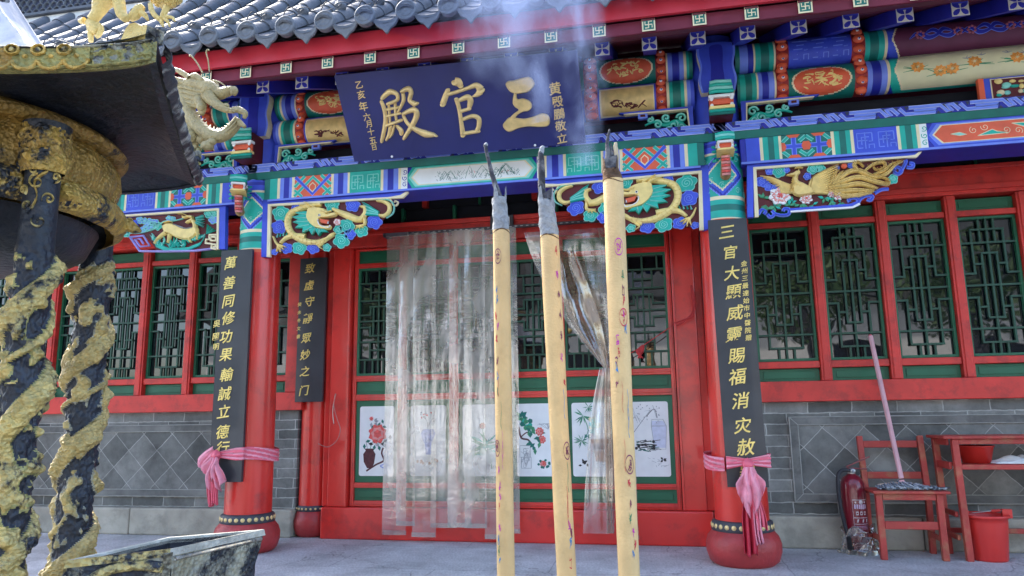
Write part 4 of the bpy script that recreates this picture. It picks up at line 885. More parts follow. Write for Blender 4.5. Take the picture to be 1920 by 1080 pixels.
# ---------------------------------------------------------------- carved spandrel panels under the beams
SY = 4.485
def tracer(x0, y0, k, mirror=False):
    def T(pts):
        out = []
        for p in pts:
            q = at(x0+p[0]/k, y0+p[1]/k, SY); out.append((2*CX-q.x if mirror else q.x, q.z))
        return out
    return T
FRS = wf(SY)
def cloud(mb, T, cx, cy, r, col, pale, sg=1, lobes=5, c=0.010, ph=0.3):
    n = lobes*6
    pts = [(cx+r*(.88+.30*abs(math.sin(lobes*t/2+ph)))*math.cos(t), cy+r*.92*(.88+.30*abs(math.sin(lobes*t/2+ph)))*math.sin(t)) for t in [2*math.pi*i/n for i in range(n)]]
    P_ = T(pts); mb.poly(P_, FRS, 0.0, c, col, inset=.003)
    mb.rib(P_+[P_[0]], .0065, FRS, c-.006, .007, pale, cap=False)
    sp = T([(cx+r*(.68-.6*t)*math.cos(sg*t*2.1*2*math.pi+ph), cy+r*(.68-.6*t)*math.sin(sg*t*2.1*2*math.pi+ph)) for t in [i/20 for i in range(21)]])
    mb.rib(sp, .0055, FRS, c-.003, .006, pale, cap=False)
def dragon_spandrel(mirror):
    T = tracer(490, 340, 6.6207, mirror)
    mb = MB()
    mb.poly(T([(30, 238), (1790, 122), (1835, 125), (1810, 165), (1760, 195), (100, 292), (100, 945), (15, 945)]), FRS, -.02, .018, BLUE)
    mb.poly(T([(100, 292), (1600, 205), (1740, 180), (1835, 122), (1835, 150), (1770, 215), (1640, 222), (1600, 225), (132, 318), (128, 945), (85, 945)]), FRS, 0, .021, CREAM)
    mb.rib(catmull(T([(1600, 215), (1625, 260), (1640, 295), (1680, 300), (1700, 262), (1665, 250), (1655, 268)]), 5), [.012, .014, .012, .008], FRS, 0, .016, CREAM)
    sp = mb.build('carved_spandrel', HALL)
    mb = MB()
    mb.poly(T([(132, 318), (1600, 225), (1560, 420), (1440, 560), (1300, 620), (1160, 690), (1060, 800), (900, 820), (760, 840), (560, 860), (400, 870), (260, 880), (132, 900)]), FRS, -.012, 0, DRED)
    mb.build('ground', sp)
    mb = MB()
    for cx, cy, r, col, sg in ((250, 400, 92, 0, 1), (228, 570, 82, 1, -1), (435, 325, 48, 1, 1), (885, 300, 76, 0, 1), (1140, 300, 78, 1, -1), (1065, 560, 86, 0, 1), (1410, 510, 82, 1, 1), (1250, 620, 70, 0, -1), (1105, 660, 62, 1, -1), (1000, 740, 88, 0, 1), (480, 830, 78, 0, 1), (650, 830, 68, 1, -1), (320, 835, 62, 1, 1), (170, 880, 34, 1, 1), (820, 825, 44, 0, 1), (960, 600, 50, 0, -1)):
        cloud(mb, T, cx, cy, r, (TEAL, BLUE)[col], (LTEAL, LBLUE)[col], sg, ph=cx*.01)
    mb.build('cloud_carving', sp)
    mb = MB(); Yl = YELLOW; c = .004
    body = catmull([(760, 300), (640, 305), (480, 350), (370, 410), (335, 520), (370, 630), (450, 700), (560, 750), (700, 760), (820, 720), (910, 670)], 5)
    mb.rib(T(body), [.022, .036, .046, .048, .048, .046, .046, .046, .036, .026, .016], FRS, c, .030, Yl)
    mb.rib(T(catmull([(900, 350), (980, 390), (1080, 430), (1180, 470), (1270, 480)], 5)), [.024, .040, .048, .048, .036], FRS, c, .028, Yl)
    mb.rib(T(catmull([(1250, 470), (1300, 400), (1290, 330), (1240, 320)], 5)), [.040, .038, .026, .012], FRS, c, .027, Yl)
    mb.rib(T(catmull([(1290, 470), (1290, 540), (1230, 560), (1190, 560)], 5)), [.024, .020, .016, .010], FRS, c, .025, Yl)
    for e in ((1180, 600), (1230, 600), (1280, 585)): mb.rib(T(catmull([(1240, 555), ((1240+e[0])/2, 575), e], 3)), [.014, .010, .004], FRS, .008, .02, Yl)
    mb.rib(T(catmull([(1450, 420), (1530, 430), (1590, 380), (1590, 300), (1520, 255), (1440, 250)], 6)), [.014, .026, .030, .030, .024, .010], FRS, c, .022, Yl)
    mb.rib(T(catmull([(1560, 460), (1640, 400), (1650, 300), (1580, 235), (1430, 235)], 6)), [.006, .010, .010, .010, .004], FRS, c, .016, LTEAL)
    # hind leg low left with claws, front leg low right
    mb.rib(T(catmull([(560, 690), (440, 680), (330, 700), (250, 770)], 5)), [.042, .040, .032, .020], FRS, c, .026, Yl)
    mb.rib(T(catmull([(160, 690), (190, 760), (230, 810)], 4)), [.008, .016, .018], FRS, c, .024, Yl)
    for e in ((205, 880), (250, 885), (290, 855), (320, 825)): mb.rib(T(catmull([(225, 790), ((225+e[0])/2+5, (790+e[1])/2), e], 3)), [.014, .012, .004], FRS, .008, .022, Yl)
    mb.rib(T(catmull([(700, 790), (800, 740), (880, 670), (930, 650)], 4)), [.030, .028, .022, .010], FRS, .008, .022, Yl)
    mb.rib(T(catmull([(800, 740), (760, 790), (730, 820), (780, 850)], 4)), [.016, .014, .010, .004], FRS, .008, .020, Yl)
    # scale lines
    for i in range(6, 46, 2):
        p = body[i]; q = body[min(i+1, len(body)-1)]; dx, dy = q[0]-p[0], q[1]-p[1]; L_ = math.hypot(dx, dy) or 1
        mb.rib(T([(p[0]-dy/L_*26, p[1]+dx/L_*26), (p[0]+dx/L_*8, p[1]+dy/L_*8), (p[0]+dy/L_*26, p[1]-dx/L_*26)]), .002, FRS, c+.022, .009, mat('ochre_line', (.66, .42, .12), .6), cap=False)
    mb.build('dragon_body', sp)
    mb = MB()
    mane = [(600, 380), (520, 385), (440, 400), (500, 430), (400, 455), (480, 490), (410, 520), (490, 545), (440, 590), (540, 590), (530, 650), (610, 615), (650, 680), (690, 620), (735, 690), (770, 640), (850, 640), (800, 600), (700, 590), (620, 500)]
    mb.poly(T(mane), FRS, .006, .032, TEAL, inset=.003)
    for p, q in (((620, 430), (450, 405)), ((600, 470), (420, 460)), ((610, 510), (430, 520)), ((620, 550), (460, 585)), ((660, 580), (545, 640)), ((700, 590), (655, 670)), ((750, 600), (735, 680))): mb.rib(T([p, q]), [.014, .012, .003], FRS, .020, .018, LTEAL)
    for k in range(5): mb.rib(T([(200+38*k, 700-8*k), (215+38*k, 650-4*k)]), [.014, .002], FRS, .004, .012, (LTEAL, TEAL)[k % 2])
    for k in range(7): mb.rib(T(catmull([(1470, 390+k*7), (1400, 350+k*12), (1330-k*8, 300+k*20), (1260+k*14, 262+k*26)], 3)), [.014, .016, .012, .003], FRS, .006+.0006*k, .018, (TEAL, LTEAL)[k % 2])
    mb.build('mane', sp)
    mb = MB()
    mb.poly(T(catmull([(590, 400), (610, 345), (700, 330), (800, 350), (850, 390), (830, 420), (900, 400), (950, 400), (945, 440), (880, 460), (800, 468), (750, 480), (740, 520), (790, 560), (880, 560), (870, 605), (800, 610), (700, 590), (630, 540), (585, 470)], 3, True)), FRS, .008, .042, Yl, inset=.006)
    mb.rib(T(catmull([(640, 350), (570, 320), (500, 310)], 4)), [.020, .014, .006], FRS, .02, .026, Yl); mb.rib(T(catmull([(700, 340), (620, 300), (560, 268)], 4)), [.016, .012, .004], FRS, .02, .026, Yl)
    mb.rib(T(catmull([(780, 385), (850, 400), (900, 385)], 4)), [.012, .016, .008], FRS, .036, .016, Yl)
    mb.build('dragon_face', sp)
    mb = MB()
    mb.poly(T([(755, 485), (870, 500), (850, 545), (780, 535)]), FRS, .03, .046, ORANGE); mb.rib(T(catmull([(730, 500), (760, 560), (860, 590), (885, 560)], 4)), .008, FRS, .038, .008, WHITE)
    mb.rib(T([(740, 490), (735, 520)]), [.010, .003], FRS, .04, .010, WHITE); mb.rib(T([(860, 545), (865, 515)]), [.010, .003], FRS, .04, .010, WHITE)
    e = T([(755, 440)])[0]; mb.ball((e[0], SY-.044, e[1]), (.010, .006, .009), WHITE, 10, 6); mb.ball((e[0], SY-.050, e[1]), (.005, .003, .005), INK, 8, 5)
    cloud(mb, T, 950, 510, 38, WHITE, PINK, 1, c=.014)
    mb.build('dragon_mouth', sp)
dragon_spandrel(False); dragon_spandrel(True)

def phoenix_spandrel():
    T = tracer(1400, 280, 5.647)
    mb = MB()
    mb.poly(T([(0, 145), (1780, 10), (1850, 14), (1800, 75), (1760, 88), (70, 200), (70, 725), (5, 728)]), FRS, -.02, .018, BLUE)
    mb.poly(T([(65, 200), (1700, 80), (1770, 70), (1850, 10), (1848, 35), (1790, 98), (1700, 100), (98, 222), (125, 722), (82, 728)]), FRS, 0, .021, CREAM)
    mb.poly(T([(460, 655), (1100, 605), (1170, 570), (1200, 590), (1120, 630), (460, 675)]), FRS, 0, .018, WHITE); mb.poly(T([(440, 635), (1090, 585), (1150, 560), (1180, 575), (1110, 612), (455, 657)]), FRS, 0, .020, BLUE)
    sp = mb.build('carved_spandrel', HALL)
    mb = MB(); mb.poly(T([(98, 222), (1700, 100), (1640, 200), (1500, 330), (1380, 440), (1200, 500), (1130, 590), (460, 640), (120, 650)]), FRS, -.012, 0, DRED); mb.build('ground', sp)
    mb = MB()
    for q, w_ in (([(120, 690), (160, 640), (200, 660), (180, 690)], 0), ([(220, 690), (250, 720), (290, 690), (270, 650)], 0), ([(290, 680), (360, 700), (440, 690), (450, 640), (400, 630), (385, 660)], 0), ([(1090, 560), (1080, 530), (1140, 515), (1180, 545), (1160, 600)], 0), ([(1160, 600), (1210, 520), (1280, 490), (1330, 500), (1310, 540), (1270, 530)], 0), ([(1350, 470), (1420, 430), (1500, 420)], 0), ([(1570, 230), (1550, 200), (1600, 190), (1640, 230), (1600, 265), (1555, 240)], 0), ([(1620, 250), (1680, 150), (1680, 115)], 0), ([(1690, 190), (1750, 195), (1760, 155), (1720, 150)], 0)):
        P_ = catmull(T(q), 5); mb.rib(P_, .022, FRS, 0, .012, LBLUE); mb.rib(P_, .013, FRS, .002, .014, BLUE)
    for cx, cy, r, col in ((165, 345, 55, 1), (230, 400, 40, 1), (300, 400, 25, 1), (340, 240, 60, 0), (240, 235, 36, 1), (420, 220, 30, 1), (700, 210, 52, 0), (780, 205, 44, 0), (640, 290, 34, 1), (1100, 175, 28, 1), (960, 200, 20, 1), (1545, 320, 46, 0)):
        cloud(mb, T, cx, cy, r, (TEAL, BLUE)[col], (LTEAL, LBLUE)[col], 1, ph=cx*.01, c=.008)
    mb.build('cloud_carving', sp)
    mb = MB()
    rnd = random.Random(5)
    for k in range(46):
        cx, cy = rnd.choice([(180, 520), (200, 590), (300, 610), (480, 560), (560, 590), (700, 590), (820, 520), (990, 570), (880, 560), (450, 600)]); t = rnd.uniform(0, 6.28); l = rnd.uniform(45, 95)
        mb.poly(T([(cx, cy), (cx+l*.5*math.cos(t+.5), cy+l*.5*math.sin(t+.5)), (cx+l*math.cos(t), cy+l*math.sin(t)), (cx+l*.5*math.cos(t-.5), cy+l*.5*math.sin(t-.5))]), FRS, .002, .006+.0004*k*.5, (LEAF, TEAL, LEAF)[k % 3], inset=.0015)
    mb.build('leaf_carving', sp)
    mb = MB()
    def peony(cx, cy, r):
        for j, (rr, m_) in enumerate(((1, WHITE), (.72, PINK), (.5, WHITE), (.34, CORAL))):
            n = 7-j; pts = [(cx+r*rr*(1+.12*math.sin(n*t+j))*math.cos(t), cy+r*rr*.82*(1+.12*math.sin(n*t+j))*math.sin(t)) for t in [2*math.pi*i/28 for i in range(28)]]
            mb.poly(T(pts), FRS, .006, .018+.004*j, m_, inset=.003)
            for q in range(n): t = 2*math.pi*q/n+j; mb.rib(T([(cx+r*rr*.5*math.cos(t), cy+r*rr*.45*math.sin(t)), (cx+r*rr*.95*math.cos(t), cy+r*rr*.8*math.sin(t))]), .004, FRS, .017+.004*j, .004, (CORAL, WHITE, PINK, WHITE)[j], cap=False)
    peony(348, 500, 112); peony(625, 530, 66); peony(900, 480, 42); peony(965, 495, 58)
    mb.build('peony_carving', sp)
    mb = MB(); Yl = mat('gold_carving', (.80, .58, .20), .42, .14, 25, .2); SH = mat('gold_carving_deep', (.46, .27, .06), .5, .14, 25)
    # left wing, right wing, body, neck, head, tail plumes
    for k in range(9): mb.rib(T(catmull([(500, 400+8*k), (400-6*k, 370+12*k), (260+20*k, 310+16*k), (140+32*k, 288+22*k)], 4)), [.016, .018, .014, .004], FRS, .006+.0012*k, .016, Yl)
    for k in range(12): mb.rib(T(catmull([(650, 440+3*k), (690+6*k, 330+12*k), (800+4*k, 250+20*k), (970-10*k, 165+27*k)], 4)), [.016, .020, .016, .004], FRS, .018-.0011*k, .018, Yl)
    mb.rib(T(catmull([(660, 450), (680, 350), (720, 290), (970, 165)], 4)), [.006, .008, .008, .004], FRS, .026, .014, SH)
    mb.poly(T(catmull([(480, 380), (540, 350), (620, 380), (680, 420), (700, 480), (620, 500), (540, 510), (480, 470)], 4, True)), FRS, .008, .040, Yl, inset=.008)
    mb.rib(T(catmull([(560, 400), (510, 350), (505, 310), (530, 270), (545, 250)], 5)), [.040, .034, .026, .022, .022], FRS, .010, .036, Yl)
    mb.poly(T([(560, 265), (520, 240), (480, 265), (410, 290), (480, 300), (530, 295)]), FRS, .014, .044, Yl, inset=.004)
    mb.rib(T([(545, 250), (545, 215)]), [.008, .006], FRS, .012, .02, Yl); mb.rib(T(catmull([(500, 215), (545, 200), (590, 212)], 4)), [.006, .014, .006], FRS, .012, .02, Yl)
    for k in range(6): mb.rib(T(catmull([(530, 300+18*k), (490, 340+14*k), (470-6*k, 330+26*k)], 3)), [.010, .010, .002], FRS, .02, .024, Yl)
    for k, q in enumerate(([(860, 400), (960, 330), (1060, 250), (1180, 230), (1320, 290), (1430, 300), (1500, 330)], [(860, 410), (1000, 350), (1180, 300), (1330, 340), (1460, 370), (1480, 350)], [(860, 420), (1000, 400), (1180, 370), (1310, 400), (1380, 420)], [(860, 430), (980, 450), (1150, 440), (1300, 450), (1340, 440)], [(880, 440), (960, 490), (1080, 500), (1240, 480), (1320, 470)], [(880, 390), (920, 300), (940, 250), (970, 230)], [(890, 385), (960, 290), (1010, 240)], [(1180, 240), (1130, 170), (1180, 150), (1230, 200)], [(1230, 250), (1330, 170), (1440, 150), (1450, 200), (1370, 230), (1330, 200)], [(1330, 280), (1440, 240), (1520, 170), (1620, 135)], [(1400, 300), (1480, 260), (1560, 180), (1640, 140)], [(1420, 380), (1490, 380), (1500, 350)])):
        P_ = catmull(T(q), 5); mb.rib(P_, [.020, .032, .030, .026, .008] if k < 5 else [.014, .022, .016, .006], FRS, .004+.001*k, .024, Yl); mb.rib(P_, .003, FRS, .026+.001*k, .006, SH, cap=False)
        for j in range(3, len(P_)-2, 2):
            p = P_[j]; mb.rib([(p[0]-.010, p[1]+.013), (p[0], p[1]), (p[0]-.010, p[1]-.013)], .0025, FRS, .022+.001*k, .006, SH, cap=False)
    e = T([(1022, 190)])[0]; mb.ball((e[0], SY-.02, e[1]), (.018, .016, .017), ORANGE, 14, 8)
    mb.build('phoenix_carving', sp)
phoenix_spandrel()

def deer_spandrel():
    T = tracer(210, 380, 8.348)
    mb = MB()
    mb.poly(T([(0, 190), (1700, 30), (1800, 30), (1790, 730), (1700, 735), (1705, 100), (20, 230), (0, 215)]), FRS, -.02, .018, BLUE)
    mb.poly(T([(0, 215), (1655, 100), (1705, 100), (1690, 740), (1660, 740), (1668, 130), (30, 240)]), FRS, 0, .021, CREAM)
    for q in ([(30, 240), (80, 300), (150, 290), (150, 250)], [(120, 330), (200, 340), (230, 300), (230, 240)]): mb.rib(T(q), .014, FRS, 0, .016, LBLUE)
    mb.rib(T([(290, 540), (440, 760), (820, 765), (1300, 755), (1640, 715)]), .016, FRS, 0, .018, mat('lilac_paint', (.36, .33, .74), .5))
    mb.rib(T([(300, 540), (500, 520), (600, 680), (450, 690), (370, 580), (450, 570), (500, 650)]), .014, FRS, 0, .018, MATS['lilac_paint'])
    mb.poly(T([(280, 290), (390, 280), (460, 460), (345, 460)]), FRS, 0, .015, BLUE)
    for q in ([(1650, 510), (1540, 510), (1540, 580), (1490, 580), (1480, 640), (1580, 650), (1570, 720), (1650, 735)], [(1560, 540), (1640, 545), (1640, 600), (1560, 600), (1560, 540)], [(1590, 660), (1640, 660), (1640, 700), (1600, 700)]): mb.rib(T(q), .012, FRS, 0, .018, CREAM, flat=True)
    sp = mb.build('carved_spandrel', HALL)
    mb = MB(); mb.poly(T([(250, 240), (1660, 130), (1650, 720), (1300, 740), (700, 745), (560, 560), (420, 470), (300, 420)]), FRS, -.012, -.001, DRED); mb.build('ground', sp)
    mb = MB(); rnd = random.Random(8)
    for k in range(60):
        u = rnd.random(); cx = 640+u*780; cy = 700-120*(u-.4)**2*4+rnd.uniform(-70, 20); t = -1.57+rnd.uniform(-1, 1); l = rnd.uniform(60, 110)
        mb.rib(T(catmull([(cx, cy), (cx+l*.5*math.cos(t+.3), cy+l*.5*math.sin(t+.3)), (cx+l*math.cos(t), cy+l*math.sin(t))], 3)), [.014, .012, .002], FRS, .001+.0001*k, .012, (TEAL, LTEAL, TEAL)[k % 3])
    mb.poly(T([(600, 500), (660, 600), (700, 700), (860, 770), (1200, 755), (1380, 680), (1470, 520), (1400, 620), (1200, 700), (900, 710), (740, 640)]), FRS, .001, .012, TEAL, inset=.003)
    for k in range(8): mb.rib(T([(1490, 490), (1500+20*k, 340+14*k)]), [.010, .014, .003], FRS, .002+.0003*k, .012, (LEAF, TEAL)[k % 2])
    mb.build('leaf_carving', sp)
    mb = MB()
    for cx, cy, r, col in ((1520, 180, 60, 0), (1610, 180, 48, 0), (1590, 270, 62, 1), (440, 280, 50, 1), (520, 290, 46, 1), (600, 300, 48, 1), (680, 320, 56, 1), (560, 380, 50, 1), (500, 420, 44, 1), (640, 360, 46, 1), (720, 370, 60, 0), (230, 440, 60, 0), (230, 490, 50, 0), (900, 250, 40, 1), (960, 260, 36, 1)): cloud(mb, T, cx, cy, r, (TEAL, LBLUE)[col], (LTEAL, LTEAL)[col], 1, ph=cx*.01, c=.008)
    mb.rib(catmull(T([(290, 480), (420, 480), (560, 450), (700, 400), (820, 300), (960, 290), (1100, 260), (1160, 240)]), 4), .010, FRS, .002, .012, LTEAL)
    mb.build('cloud_carving', sp)
    mb = MB(); Yl = YELLOW
    mb.poly(T(catmull([(820, 380), (900, 330), (1020, 350), (1160, 410), (1280, 400), (1330, 370), (1370, 420), (1360, 500), (1280, 570), (1180, 590), (1040, 560), (920, 500), (850, 480)], 4, True)), FRS, .004, .036, Yl, inset=.010)
    for q, w_ in (([(870, 470), (800, 520), (740, 580), (695, 650)], [.036, .026, .016, .010]), ([(930, 500), (920, 570), (905, 640)], [.030, .020, .010]), ([(1250, 540), (1240, 590), (1260, 630)], [.024, .016, .010]), ([(1340, 480), (1370, 500), (1355, 590)], [.024, .014, .008]), ([(1320, 420), (1320, 350), (1290, 290)], [.040, .034, .030]), ([(1300, 270), (1230, 300), (1190, 330)], [.032, .022, .012]), ([(1290, 240), (1220, 225), (1150, 250), (1140, 220)], [.024, .018, .012, .006]), ([(1200, 210), (1120, 180), (1050, 185)], [.008, .006, .003]), ([(840, 330), (930, 300), (960, 320)], [.004, .010, .002])):
        mb.rib(T(catmull(q, 5)), w_, FRS, .006, .030, Yl)
    mb.build('deer_body', sp)
    mb = MB()
    for k in range(9): t = -1.3+k*.33; mb.rib(T([(1330+20*math.cos(t), 290+40*math.sin(t)), (1440+30*math.cos(t), 300+100*math.sin(t))]), [.012, .014, .002], FRS, .008+.0004*k, .020, (TEAL, LTEAL)[k % 2])
    mb.rib(T(catmull([(1000, 350), (1100, 390), (1200, 420), (1300, 400)], 4)), [.004, .012, .010, .004], FRS, .02, .020, GINK)
    mb.build('mane', sp)
deer_spandrel()

# ---------------------------------------------------------------- eave: rafters, boards, roof
RX = [0.012+0.2715*k for k in range(-22, 14)]
SL = 0.45
def wan(mb, x, z, s, Y, sk):     # pale square with a green hooked-cross fret, as on the rafter ends
    fr = lambda a, b, c: (x+a, Y-c, z+b)
    h = s/2; mb.rect(-h, h, -h, h, fr, 0, .003, CREAM); mb.rect(-h*.78, h*.78, -h*.78, h*.78, fr, .0, .004, DTEAL)
    q = h*.52; w_ = s*.085
    for P_ in ([(-q, q), (-q, 0), (q, 0), (q, -q)], [(q, q), (0, q), (0, -q), (-q, -q)]): mb.rib(P_, w_, fr, .002, .0035 if P_[0][0] < 0 else .0042, CREAM, flat=True)
def petal_square(mb, x, z, s, Y):
    fr = lambda a, b, c: (x+a, Y-c, z+b); h = s/2
    mb.rect(-h, h, -h, h, fr, 0, .003, mat('pale_line_paint', (.62, .62, .56), .5, .1, 20))
    for sx_, sz in ((1, 1), (1, -1), (-1, 1), (-1, -1)):
        P_ = [(sx_*h*(.46+q*.40*1.0+e*.27), sz*h*(.46+q*.40-e*.27)) for q, e in ((-1, 0), (-.6, .55), (0, .85), (.6, .75), (1, .0), (.6, -.75), (0, -.85), (-.6, -.55))]
        mb.poly(P_, fr, 0, .0045, DBLUE)
proto = {}
for i, x in enumerate(RX):
    if x < XL or x > XR: continue
    if 'fly' not in proto:
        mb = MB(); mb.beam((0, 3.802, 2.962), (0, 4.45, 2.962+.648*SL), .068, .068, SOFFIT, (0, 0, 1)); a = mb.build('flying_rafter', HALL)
        mb = MB(); wan(mb, 0, 2.960, .072, 3.796, 0); b = mb.build('rafter_end', a)
        mb = MB(); mb.beam((0, 4.004, 2.958), (0, 5.25, 2.958+1.246*SL), .078, .078, DBLUE, (0, 0, 1)); c = mb.build('eave_rafter', HALL)
        mb = MB(); petal_square(mb, 0, 2.956, .084, 3.996); d = mb.build('rafter_end', c)
        proto = {'fly': (a, b), 'eave': (c, d)}
        for o in (a, c): o.location.x = x
    else:
        for a, b in proto.values():
            na = a.copy(); nb = b.copy(); C.objects.link(na); C.objects.link(nb); na.parent = HALL; na.location.x = x; nb.parent = na
mb = MB(); mb.box(XL, XR, 3.765, 3.790, 2.998, 3.115, mat('fascia_red', (.55, .03, .05), .45, .15, 4, .1)); mb.build('red_fascia', HALL, bevel=.003)
mb = MB()
def slab(y0, z0, y1, z1, t, m): mb.add([(x, y, z+e) for x in (XL, XR) for (y, z) in ((y0, z0), (y1, z1)) for e in (0, t)], [(0, 1, 3, 2), (4, 6, 7, 5), (0, 4, 5, 1), (2, 3, 7, 6), (0, 2, 6, 4), (1, 5, 7, 3)], m)
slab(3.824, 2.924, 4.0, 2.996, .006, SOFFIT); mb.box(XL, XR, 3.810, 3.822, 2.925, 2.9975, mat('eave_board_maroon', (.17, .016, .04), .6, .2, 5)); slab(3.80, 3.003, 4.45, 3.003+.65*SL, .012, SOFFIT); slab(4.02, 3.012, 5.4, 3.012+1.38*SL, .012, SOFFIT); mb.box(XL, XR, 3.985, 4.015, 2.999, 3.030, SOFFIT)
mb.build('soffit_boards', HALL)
def rz(y): t = y-3.66; return 3.128+.70*t+.16*t*t
RIDGE_Y = 4.93
TS = 0.2515; TX = [-2.098+TS*k for k in range(-17, 26)]
def roof_build():
    mb = MB(); rnd = random.Random(3)
    segs = []; y = 3.66
    while y < RIDGE_Y: segs.append((y, min(RIDGE_Y, y+.165))); y += .165
    for x in TX:
        dx = rnd.uniform(-.003, .003)
        for k, (a, b) in enumerate(segs):
            za, zb = rz(a), rz(b); n = Vector((0, -(zb-za), b-a)).normalized(); j = rnd.uniform(-.003, .003)
            v = []; ra, rb_ = .060+rnd.uniform(0, .002), .051
            b2 = b+.02
            for (yy, zz, r) in ((a, za, ra), (b2, rz(b2), rb_)):
                for q in range(9):
                    t = math.pi*q/8; o = Vector((x+dx+j+r*math.cos(t), yy, zz))+n*(r*math.sin(t)*1.0-.004); v.append(o)
            f = [(q, q+1, 10+q, 9+q) for q in range(8)]
            mb.add(v, f, TILE, True)
            v2 = [Vector((x+dx+j+r*math.cos(math.pi*q/8), a, za))+n*(r*math.sin(math.pi*q/8)-.004) for r in (ra, ra-.014) for q in range(9)]
            mb.add(v2, [(q, q+1, 10+q, 9+q) for q in range(8)], TILE, False)
        for k, (a, b) in enumerate(segs):   # pan tiles, concave
            v = []; hw = TS/2-.035; b2 = b+.03
            for (yy, e) in ((a, .012), (b2, .0)):
                for q in range(7):
                    t = -1+2*q/6; v.append((x+TS/2+hw*t*1.15, yy, rz(yy)-.035+.028*t*t+e))
            mb.add(v, [(q, q+1, 8+q, 7+q) for q in range(6)], TILE, True)
            mb.add([(p[0], p[1], p[2]) for p in v[:7]]+[(p[0], p[1], p[2]-.016) for p in v[:7]], [(q, q+1, 8+q, 7+q) for q in range(6)], TILE, False)
    mb.add([(XL, 3.70, 3.09), (XR, 3.70, 3.09), (XR, RIDGE_Y, rz(RIDGE_Y)-.09), (XL, RIDGE_Y, rz(RIDGE_Y)-.09)], [(0, 1, 2, 3)], TILE)
    mb.add([(XL, RIDGE_Y+.1, rz(RIDGE_Y)-.02), (XR, RIDGE_Y+.1, rz(RIDGE_Y)-.02), (XR, 8.0, 3.2), (XL, 8.0, 3.2)], [(0, 1, 2, 3)], TILE)
    for x in (XL, XR): mb.add([(x, 3.8, 3.06), (x, RIDGE_Y, rz(RIDGE_Y)-.1), (x, 8.0, 3.18)], [(0, 1, 2)], BRICK)
    roof = mb.build('tiled_roof', HALL)
    mb = MB(); x = 0
    mb.lathe([(.060, -.03), (.062, .0), (.062, .010), (.054, .013), (.051, .008), (.038, .008), (.036, .011), (.033, .008), (.014, .010), (0, .014)], (0, 3.655, 3.148), TILEL, 28, 'Y')
    e = mb.build('tile_end', roof); e.location.x = TX[0]
    mb = MB(); fr = lambda a, b, c: (a, 3.665-c-b*.25, 3.095+b)
    pts = catmull([(-.082, .045), (-.05, .012), (0, -.004), (.05, .012), (.082, .045), (.078, .015), (.055, -.018), (.025, -.036), (0, -.062), (-.025, -.036), (-.055, -.018), (-.078, .015)], 3, True)
    mb.poly(pts, fr, -.008, .004, TILEL, inset=.003); d = mb.build('drip_tile', roof); d.location.x = TX[0]+TS/2
    mb = MB(); yk = 3.86; zk = rz(yk)+.06
    mb.lathe([(.016, -.03), (.016, .005), (.034, .012), (.038, .03), (.030, .048), (.012, .058), (0, .06)], (0, yk, zk), TILEL, 16)
    mb.tube(catmull([(-.02, yk-.03, zk+.01), (-.06, yk-.06, zk+.03), (-.10, yk-.05, zk-.005), (-.13, yk-.02, zk-.05)], 5), .0035, WIRE, 5); mb.tube([(.02, yk-.02, zk+.03), (.025, yk-.07, zk-.01), (.02, yk-.09, zk-.04)], .003, WIRE, 5)
    mb.tube(catmull([(-.03, yk-.035, zk+.02), (.04, yk-.06, zk+.015), (.14, yk-.05, zk-.02), (.22, yk-.03, zk+.0)], 4), .0022, WIRE, 5)
    kn = mb.build('tile_nail_cap', roof); kn.location.x = TX[0]
    for i, x in enumerate(TX[1:]):
        for s, off in ((e, 0), (d, TS/2), (kn, 0)):
            if s is d and x > XR-.2: continue
            q = s.copy(); C.objects.link(q); q.parent = roof; q.location.x = x+off; q.rotation_euler = (rnd.uniform(-.02, .02)*0, 0, 0); q.scale = (1, 1, 1)
    # ridge: plaster band, grey moulding, pierced scale-pattern band, cap
    zr = rz(RIDGE_Y)-.02
    mb = MB(); mb.box(XL, XR, RIDGE_Y, RIDGE_Y+.22, zr-.06, zr+.085, PLASTER); r = mb.build('ridge', HALL)
    mb = MB(); mb.box(XL, XR, RIDGE_Y-.03, RIDGE_Y+.25, zr+.087, zr+.115, TILE); mb.box(XL, XR, RIDGE_Y-.01, RIDGE_Y+.23, zr+.115, zr+.13, TILE); mb.box(XL, XR, RIDGE_Y-.03, RIDGE_Y+.25, zr+.33, zr+.37, TILE); mb.build('ridge_moulding', r, bevel=.006)
    mb = MB(); fr = wf(RIDGE_Y+.02)
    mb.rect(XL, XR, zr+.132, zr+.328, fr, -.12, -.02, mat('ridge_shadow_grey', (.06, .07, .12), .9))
    for j in range(4):
        x = XL+(j % 2)*.035
        while x < XR:
            if x < .5: mb.rib([(x+.035*math.cos(t), zr+.135+.05*j+.045*math.sin(t)) for t in [math.pi*i/6 for i in range(7)]], .012, fr, -.02, .022, TILEL, cap=False)
            x += .07
    mb.build('ridge_openwork', r)
roof_build()

